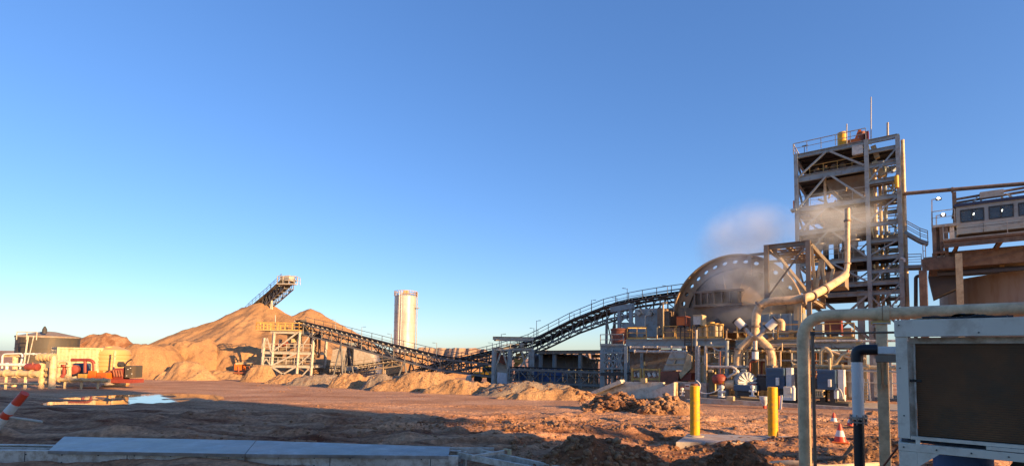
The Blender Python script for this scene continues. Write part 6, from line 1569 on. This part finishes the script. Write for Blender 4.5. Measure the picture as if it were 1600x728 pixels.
# ------------------------------------------------------------------ near pipes
b = 9.9
t = thing('overhead_pipe', 'thick beige pipe rising beside the slab, bending over and running right above the grey unit', 'pipe', (lambda p: (p.x, p.y, zs(p.x, p.y)))(Q(1257, 728, b)))
c0 = Q(1257, 650, b); c1 = Q(1257, 494, b); zr_ = c1.z
MB().tube(bend([Vector((c0.x, c0.y, zs(c0.x, c0.y) - .1)), Vector((c0.x, c0.y, zr_)), Vector((c0.x, c0.y, zr_)) + U * 9], .42, 10), .096, 28).build('pipe_run', M['beige'], t)
cp = W(A(1385, b, 487), b, zr_); MB().tube([cp - U * .04, cp + U * .04], .128, 20).tube([cp - U * .11, cp - U * .05], .112, 20).build('coupling', M['beige'], t)
MB().bar(cp - Z * .1 + U * -.08, cp - Z * .28 + U * -.08, .06).bar(cp - Z * .14 - U * .2, cp - Z * .14 + U * .05, .08, .05).build('clamp', M['rail'], t)
t = thing('support_post', 'square tan steel post under the beige pipe clamp, left of the grey unit', 'post', (lambda p: (p.x, p.y, zs(p.x, p.y)))(Q(1380, 728, 9.75)))
pz = Q(1380, 506, 9.75); a_ = A(1380, 9.75, 600); MB().gbox(a_ - .072, a_ + .072, 9.67, 9.82, zs(pz.x, pz.y) - .2, pz.z).build('post', M['beige'], t, bevel=.01)
MB().gbox(a_ - .06, a_ - .01, 9.50, 9.62, Q(1380, 607, 9.6).z, Q(1380, 566, 9.6).z).gbox(a_ + .02, a_ + .06, 9.50, 9.62, Q(1380, 600, 9.6).z, Q(1380, 566, 9.6).z).build('hanging_strap', M['cream'], t)
MB().gbox(a_ - .11, a_ + .11, 9.63, 9.87, pz.z, pz.z + .015).build('cap_plate', M['steel_light'], t)
b = 9.2; a0_, a1_ = A(1352, b, 550), A(1480, b, 550); z0, z1 = Q(1385, 566, b).z, Q(1385, 541, b).z; zm = Q(1385, 553, b).z
t = thing('cable_duct', 'pale galvanised duct joining the black elbow and the grey unit', 'duct', W(a0_, b, z0))
MB().gbox(a0_, a1_, b, b + .25, zm, z1).build('upper_duct', M['white'], t, bevel=.01)
MB().gbox(a0_ + .12, a1_, b + .02, b + .2, z0, zm - .004).build('lower_duct', M['steel_dusty'], t, bevel=.01)
b = 8.6; p0 = Q(1341, 728, b); zgp = zs(p0.x, p0.y); pc2 = W(A(1341, b, 640), b, 0)
t = thing('vent_pipe', 'upright pipe, white above and black below a bolted flange, black elbow on top', 'pipe', (pc2.x, pc2.y, zgp))
zt_, zf_ = Q(1341, 562, b).z, Q(1341, 655, b).z
MB().tube([pc2 + Z * (zgp - .2), pc2 + Z * zf_], .064, 24).build('lower_pipe', M['black'], t)
MB().tube([pc2 + Z * zf_, pc2 + Z * zt_], .070, 24).build('upper_pipe', M['white'], t)
mb = MB()
for dz in (-.045, .02): mb.tube([pc2 + Z * (zf_ + dz), pc2 + Z * (zf_ + dz + .02)], .108, 24)
for k in range(8): a = k * math.pi / 4; q = pc2 + Vector((math.cos(a) * .094, math.sin(a) * .094, zf_ - .07)); mb.tube([q, q + Z * .14], .010, 6)
mb.build('flange', M['galv'], t)
ze = Q(1341, 546, b).z
MB().tube(bend([pc2 + Z * (zt_ - .03), pc2 + Z * ze, pc2 + Z * ze + U * .24], .13, 8), .074, 24).build('elbow', M['black'], t)
b = 9.3; pt_ = W(A(1272, b, 640), b, 0); ztt = Q(1272, 521, b).z
t = thing('conduit', 'thin dark brown conduit post with a rail running right at its top', 'conduit', (pt_.x, pt_.y, zs(pt_.x, pt_.y)))
MB().tube([pt_ + Z * (zs(pt_.x, pt_.y) - .1), pt_ + Z * ztt], .024, 12).tube([pt_ + Z * ztt, pt_ + Z * ztt + U * 1.7], .018, 10).build('tube', M['brown'], t)
MB().tube([pt_ + Z * (ztt - .03), pt_ + Z * (ztt + .03)], .034, 12).build('elbow', M['dark'], t)
g0, g1 = GP(1225, 735), GP(1330, 727)
single('ground_pipe', 'beige pipe stub lying on the soil at the foot of the tall beige pipe', 'pipe', MB().tube(bend([g0 + Z * .05 - U * .3, g0 + Z * .16 + U * .15, g0 + Z * .12 + U * .6, g1 + Z * .1 + U * .6], .2), .07, 16), M['beige'], g0)

# ------------------------------------------------------------------ grey cooling unit
def cooler():
    b = 6.2; aL = A(1401, b, 600); aR_ = aL + 2.4; Zc = lambda y: ZQ(1410, y, b)
    p = W(aL, b, 0); zg_ = zs(p.x, p.y)
    t = thing('cooling_unit', 'large grey framed cooling unit with a dark finned coil face at the right edge', 'cooling unit', (p.x, p.y, zg_))
    zt, zp, zb_ = Zc(500), Zc(526), Zc(684)
    z1, z2 = Zc(691), Zc(703)
    MB().gbox(aL - .006, aR_, b - .012, b + .03, zp, zt).build('top_panel', M['grey'], t, bevel=.004)
    MB().gbox(aL, aR_, b + .031, b + 1.1, zt - .03, zt - .003).build('roof_sheet', M['grey'], t)
    for a in (aL, aR_ - .1):
        for bb in (b, b + 1.0): MB().gbox(a, a + .092, bb, bb + .08, zb_, zp - .001).build('corner_post', M['grey'], t, bevel=.004)
    bi = b + .16; ai = A(1431, bi, 600)
    MB().gbox(aL + .1, aR_ - .1, bi - .03, bi + .05, zp - .062, zp - .004).build('top_channel', M['galv_dull'], t)
    MB().gbox(ai - .055, ai - .012, bi - .02, bi + .04, zb_, zp - .064).gbox(ai - .012, ai + .003, bi - .05, bi + .04, zb_, zp - .064).build('coil_frame', M['galv_dull'], t)
    MB().gbox(ai + .004, aR_ - .1, bi + .01, bi + .8, zb_ + .02, zp - .063).build('coil_core', M['fins'], t)
    mb = MB(); z = zb_ + .03
    while z < zp - .07: mb.gbox(ai + .004, aR_ - .1, bi - .012, bi + .012, z, z + .007); z += .021
    mb.build('coil_fin', M['fins'], t)
    mb = MB(); mb.gbox(aL + .093, aR_, b + .01, b + .05, zb_ - .004, zb_ + .026); mb.gbox(aL + .13, aL + .165, b + .0, b + .09, zb_ - .06, zb_ - .005); mb.build('bottom_rail', M['grey'], t)
    MB().gbox(aL + .62, aR_, b - .02, b + .008, zb_ - .035, zb_ - .006).build('drip_rail', M['grey'], t)
    # base frame below a dark gap
    MB().gbox(aL, aR_, b - .02, b + .06, z2, z1).gbox(aL, aR_, b + 1.0, b + 1.08, z2, z1).gbox(aL, aL + .08, b + .061, b + .999, z2, z1).build('base_rail', M['grey'], t, bevel=.003)
    for a in (aL, aR_ - .12):
        for bb in (b - .018, b + 1.0):
            MB().gbox(a + .002, a + .14, bb, bb + .06, zg_ - .1, z2 - .001).build('base_leg', M['grey'], t, bevel=.003)
    g = [W(aL + .14, b - .018, z2 - .001), W(aL + .30, b - .018, z2 - .001), W(aL + .14, b - .018, z2 - .14)]
    g2 = [q + V * .05 for q in g]; MB().add(g + g2, [(0, 1, 2), (5, 4, 3), (0, 3, 4, 1), (1, 4, 5, 2), (2, 5, 3, 0)]).build('gusset', M['grey'], t)
    mb = MB()
    for (dx, yy) in [(.04 + k * .24, (z1 + z2) / 2) for k in range(10)] + [(.03, zt - .05), (.03, zp - .3), (.05, zp - .75), (.6, zt - .13), (1.3, zt - .13)]: mb.tube([W(aL + dx, b - .03, yy), W(aL + dx, b - .019, yy)], .007, 8)
    mb.build('rivet', M['dark'], t)
    MB().gbox(aL + .06, aR_ - .1, b + .25, b + .9, zb_ - .03, zb_ + .01).build('floor_pan', M['dark'], t)
    mb = MB(); mb.bar(W(aL + .10, b + .12, zp - .42), W(aL + .19, b + .12, zp - .42), .02, .025); mb.build('latch', M['black'], t)
    MB().gbox(aL + .02, aR_, b + .07, b + .6, z1 + .004, zb_ - .035).build('spacer', M['dark'], t)
    # inside the open base: a blue drum
    d = thing('blue_drum', 'dark blue plastic drum standing under the cooling unit', 'drum', W(aL + .50, b + .9, zs(*W(aL + .5, b + .9, 0).xy)))
    o_ = W(aL + .50, b + .9, 0); MB().lathe(o_, [(.22, z2 - .9), (.24, z2 - .7), (.24, z2 - .1), (.2, z2 + .0), (.1, z2 + .02)], 24).build('body', M['blue'], d)
    for k, (dx, r_) in enumerate(((.95, .12), (1.4, .1))):
        q = W(aL + dx, b + .7, 0); o = MB().lathe(q, [(r_, zg_ - .1), (r_, z2 - .15), (r_ * .6, z2 - .05)], 18)
        single('pump_bottle', ('dark bottle shaped vessel right of the blue drum under the unit', 'slimmer dark vessel furthest right under the unit')[k], 'vessel', o, M['dark'], (q.x, q.y, zg_), 'dark vessels under the cooling unit')
    # cables and plastic lying on the roof
    c = thing('cable_bundle', 'bundle of black plastic and pale wires lying on top of the cooling unit', 'cables', W(aL + .2, b + .3, zt))
    mb = MB(); rs = random.Random(3)
    for k in range(9):
        pts = []; a = aL + .15 + rs.random() * .2; bb = b + .2 + rs.random() * .4
        while a < aL + .75 + rs.random() * .2: pts.append(W(a, bb + rs.uniform(-.05, .05), zt + .012 + rs.random() * .03)); a += .1
        mb.tube(pts, .012, 6)
    mb.build('cable', M['black'], c)
    n = 14; vs = []
    for j in range(6):
        for i in range(n + 1):
            vs.append(W(aL + .30 + i * .032, b + .25 + j * .09, zt + .02 + .045 * math.sin(math.pi * i / n) * (.6 + .4 * rs.random()) + .012 * rs.random()))
    MB().add(vs, [(j * (n + 1) + i, j * (n + 1) + i + 1, (j + 1) * (n + 1) + i + 1, (j + 1) * (n + 1) + i) for j in range(5) for i in range(n)], True).build('plastic_sheet', M['black'], c)
    mb = MB()
    for k in range(3):
        a = aL + .1 + k * .08; mb.tube([W(a, b + .2, zt + .01), W(a + .12, b + .3, zt + .035), W(a + .25, b + .25, zt + .015), W(a + .33, b + .3, zt + .045)], .006, 6)
    mb.build('wire', M['cream'], c)
cooler()
single('brace_rod', 'thin dark rod slanting down from the unit leg to the soil', 'rod', MB().tube([Q(1402, 699, 6.6), Q(1381, 727, 7.2)], .010, 8), M['rust'], Q(1381, 727, 7.2))

# ------------------------------------------------------------------ galvanised steel section in the foreground
def galv():
    ztop = .27
    FL, FR = GZ(-60, 702, ztop), GZ(716, 712, ztop); d = (FR - FL).normalized(); n_ = Vector((-d.y, d.x, 0))
    S0, S1 = GZ(76, 704, ztop), GZ(701, 712, ztop); R0, R1 = GZ(100, 682, ztop + .05), GZ(703, 698, ztop + .05)
    t = thing('walkway_section', 'long galvanised steel walkway section with bluish cover sheets lying across the foreground', 'steel section', (FL.x, FL.y, zs(FL.x, FL.y)))
    mb = MB(); mb.bar(FL + Z * -.12, FR + Z * -.12, .03, .24); mb.bar(FL + n_ * .04 - Z * .008, FR + n_ * .04 - Z * .008, .09, .015); mb.bar(FL + n_ * .04 - Z * .235, FR + n_ * .04 - Z * .235, .09, .015); mb.build('front_channel', M['galv_dull'], t)
    wd = (R1 - S1).dot(n_) * .97
    A0, A1 = FL + n_ * wd, GZ(716, 712, ztop) + n_ * wd
    mb = MB(); mb.bar(A0 - Z * .12, A1 - Z * .12, .03, .24); mb.bar(A0 - n_ * .04 - Z * .008, A1 - n_ * .04 - Z * .008, .09, .015); mb.build('rear_channel', M['galv_dull'], t)
    mb = MB(); L = (FR - FL).length; k = .3
    while k < L: mb.bar(FL + d * k - Z * .13, FL + d * k + n_ * wd - Z * .13, .05, .1); k += .9
    mb.build('cross_member', M['galv_dull'], t)
    mb = MB(); mid = FL + n_ * wd * .5; mb.bar(mid - Z * .03, mid + d * (S0 - FL).dot(d) - Z * .03, .05, .05); mb.build('inner_rail', M['galv_dull'], t)
    # cover sheets: trapezoid panels with a slanting joint near the right end
    e = Z * .006; J0, J1 = GZ(383, 709, ztop), GZ(400, 688, ztop + .05)
    def sheet(p0, p1, p2, p3):
        N, K = 24, 6; vs = []; rs = random.Random(2)
        for j in range(K + 1):
            for i in range(N + 1):
                p = p0.lerp(p1, i / N).lerp(p3.lerp(p2, i / N), j / K); vs.append(p + e + Z * (.006 * math.sin(i * .9) * math.sin(j * 1.1)))
        m_ = MB().add(vs, [(j * (N + 1) + i, j * (N + 1) + i + 1, (j + 1) * (N + 1) + i + 1, (j + 1) * (N + 1) + i) for j in range(K) for i in range(N)], True)
        m_.add([p0 + e, p1 + e, p1 - Z * .05, p0 - Z * .05], [(0, 1, 2, 3)]); m_.add([p1 + e, p2 + e, p2 - Z * .2, p1 - Z * .2], [(0, 1, 2, 3)])
        return m_
    f = -n_ * .012
    sheet(S0 + f, J0 + f, J1, R0).build('cover_sheet', M['galv'], t)
    sheet(J0 + f + d * .01, S1 + f, R1, J1 + d * .01).build('cover_sheet', M['galv'], t)
    mb = MB(); k = .5
    while k < L - .2:
        for dz in (-.06, -.19): q = FL + d * k + Z * dz - n_ * .02; mb.tube([q, q - n_ * .012], .012, 8)
        k += .62
    mb.build('bolt', M['dark'], t)
    mb = MB(); k = 1.1
    while k < L: MB().bar(FL + d * k - n_ * .018 - Z * .01, FL + d * k - n_ * .018 - Z * .23, .006, .01).build('joint', M['dark'], t); k += 1.75
    for k in (.6, 4.5, 8.6):
        q = FL + d * k; single('timber_bearer', ('timber bearer under the left end of the steel section', 'timber bearer under the middle of the steel section', 'timber bearer under the right part of the steel section')[int(k / 4)], 'timber', MB().bar((q.x, q.y, .0), (q.x + n_.x * wd, q.y + n_.y * wd, .0), .1, .1), M['brown'], (q.x, q.y, -.05), 'timber bearers under the steel section')
    t = thing('steel_bracket_frame', 'bare galvanised frame ends and a cream bracket right of the walkway section', 'steel frame', GP(760, 722))
    z = .25
    MB().bar(GZ(716, 710, z), GZ(880, 742, z - .03), .05, .1).build('side_rail', M['galv_dull'], t)
    MB().bar(GZ(700, 703, z), GZ(772, 703, z), .06, .1).bar(GZ(752, 706, z), GZ(900, 738, z - .03), .05, .10).build('side_rail', M['galv_dull'], t)
    MB().bar(GZ(727, 710, z) + Z * .06, GZ(727, 710, z) - Z * .2, .05).build('end_post', M['galv_dull'], t)
    MB().bar(GZ(738, 713, z + .02), GZ(788, 705, z + .10), .07, .05).build('angle_strut', M['galv_dull'], t)
    q = GZ(796, 704, z + .1); MB().bar(q + Z * .03, q - Z * .13, .07, .03).bar(q + Z * .02, q + Z * .02 - U * .12, .05, .02).build('bracket', M['cream'], t)
    MB().bar(GZ(740, 718, z - .04), GZ(850, 739, z - .06), .03, .04).build('inner_bar', M['brown'], t)
galv()

# ------------------------------------------------------------------ unseen sun blockers behind the camera, added to shade the yard
def make_shade_blocker(name, label, p, q, width, h):
    p = Vector((p[0], p[1], zs(*p))); q = Vector((q[0], q[1], zs(*q))); d = (q - p); d.z = 0; L = d.length; d.normalize(); n_ = Vector((-d.y, d.x, 0))
    if n_.x < 0: n_ = -n_
    t = thing(name, label, 'building', p)
    c = [p, q, q + n_ * width, p + n_ * width]
    z = -3.0
    mb = MB(); mb.hexa([Vector((v.x, v.y, z)) for v in c] + [Vector((v.x, v.y, h)) for v in c]); mb.build('wall', M['clad'], t)
    r_ = [v + o for v, o in zip(c, (-d * .4 - n_ * .4, d * .4 - n_ * .4, d * .4 + n_ * .4, -d * .4 + n_ * .4))]
    mid0, mid1 = (r_[0] + r_[3]) / 2, (r_[1] + r_[2]) / 2; z0, z1 = h + .004, h + 1.2
    V3 = lambda v, zz: Vector((v.x, v.y, zz))
    MB().add([V3(r_[0], z0), V3(r_[1], z0), V3(mid1, z1), V3(mid0, z1), V3(r_[3], z0), V3(r_[2], z0)], [(0, 1, 2, 3), (3, 2, 5, 4), (0, 3, 4), (1, 5, 2), (0, 4, 5, 1)]).build('roof', M['steel_light'], t)
    for k in range(int(L / 8)):
        s = p + d * (4 + 8 * k) - n_ * .02; e = s + d * 4
        MB().hexa([V3(s - n_ * .05, -2.5), V3(e - n_ * .05, -2.5), V3(e, -2.5), V3(s, -2.5), V3(s - n_ * .05, 1.5), V3(e - n_ * .05, 1.5), V3(e, 1.5), V3(s, 1.5)]).build('blocker_door', M['grey'], t)
SHADE_BLOCKER = make_shade_blocker
SHADE_BLOCKER('shade_blocker', 'tall pale shed shape unseen behind the camera, added to shade the foreground', (36.9, -18.2), (12.0, -48.0), 16, 21.5)
t = thing('raised_shade_blocker', 'elevated box on tall legs unseen behind the camera, added to shade the yard', 'building', (44.7, -24.5, 0))  # added unseen box on legs, sized to shade the middle yard
e0, e1 = Vector((44.4, -24.8, 0)), Vector((46.2, -22.65, 0)); dd_ = (e1 - e0).normalized(); nn_ = Vector((-dd_.y, dd_.x, 0)) * -7
cc_ = [e0, e1, e1 + nn_, e0 + nn_]
MB().hexa([v + Z * 15.6 for v in cc_] + [v + Z * 24.5 for v in cc_]).build('wall', M['clad'], t)
for v in cc_: MB().bar(v - Z * 3, v + Z * 15.6, .5).build('leg', M['steel'], t)
MB().hexa([v + Z * 24.504 for v in cc_] + [v + Z * 25.0 for v in cc_]).build('roof', M['steel_light'], t)

# ------------------------------------------------------------------ steam
def steam(label, c, r, dens, seed, lo=.42, hi=.72, ns=1.7, name='steam_plume', col=(.93, .985, 1.0)):
    m = bpy.data.materials.new('steam'); m.use_nodes = True; t = m.node_tree; t.nodes.clear()
    out = t.nodes.new('ShaderNodeOutputMaterial'); pv = t.nodes.new('ShaderNodeVolumePrincipled'); pv.inputs['Color'].default_value = (*col, 1); pv.inputs['Anisotropy'].default_value = .2
    tc = t.nodes.new('ShaderNodeTexCoord')
    mp = t.nodes.new('ShaderNodeMapping'); mp.inputs['Location'].default_value = (seed * 3.1, seed * 1.7, 0); t.links.new(tc.outputs['Object'], mp.inputs[0])
    n = t.nodes.new('ShaderNodeTexNoise'); n.inputs['Scale'].default_value = ns; n.inputs['Detail'].default_value = 4; n.inputs['Roughness'].default_value = .6; n.inputs['Distortion'].default_value = .4; t.links.new(mp.outputs[0], n.inputs['Vector'])
    ln = t.nodes.new('ShaderNodeVectorMath'); ln.operation = 'LENGTH'; t.links.new(tc.outputs['Object'], ln.inputs[0])
    fo = t.nodes.new('ShaderNodeMapRange'); fo.interpolation_type = 'SMOOTHSTEP'; fo.inputs[1].default_value = .25; fo.inputs[2].default_value = 1.0; fo.inputs[3].default_value = 1; fo.inputs[4].default_value = 0; t.links.new(ln.outputs['Value'], fo.inputs[0])
    th = t.nodes.new('ShaderNodeMapRange'); th.interpolation_type = 'SMOOTHSTEP'; th.inputs[1].default_value = lo; th.inputs[2].default_value = hi; t.links.new(n.outputs['Fac'], th.inputs[0])
    a = t.nodes.new('ShaderNodeMath'); a.operation = 'MULTIPLY'; t.links.new(fo.outputs[0], a.inputs[0]); t.links.new(th.outputs[0], a.inputs[1])
    b_ = t.nodes.new('ShaderNodeMath'); b_.operation = 'MULTIPLY'; b_.inputs[1].default_value = dens; t.links.new(a.outputs[0], b_.inputs[0])
    t.links.new(b_.outputs[0], pv.inputs['Density']); t.links.new(pv.outputs[0], out.inputs['Volume'])
    mb = MB(); prof = [(math.sin(math.pi * k / 12), -math.cos(math.pi * k / 12)) for k in range(13)]; mb.lathe((0, 0, 0), prof, 24, caps=False)
    o = mb.build(name, m); o.location = c; o.scale = r; o.rotation_euler = (0, 0, math.atan2(U.y, U.x)); tag(o, label, 'steam', 'steam drifting over the mill and tower', 'stuff')
steam('pale steam cloud rising into the sky behind the top of the mill ring', Q(1168, 384, 56), (6.0, 3.2, 5.2), .48, 3, .34, .66, 1.1)
steam('thin steam veil drifting in front of the mill head', Q(1168, 448, 46.8), (5.2, 1.8, 4.4), 1.1, 5, .35, .68, 1.4)
steam('wispy steam blowing through the middle floors of the tower', Q(1300, 345, 55.0), (5.0, 2.8, 3.4), .5, 9, .36, .68, 1.7)
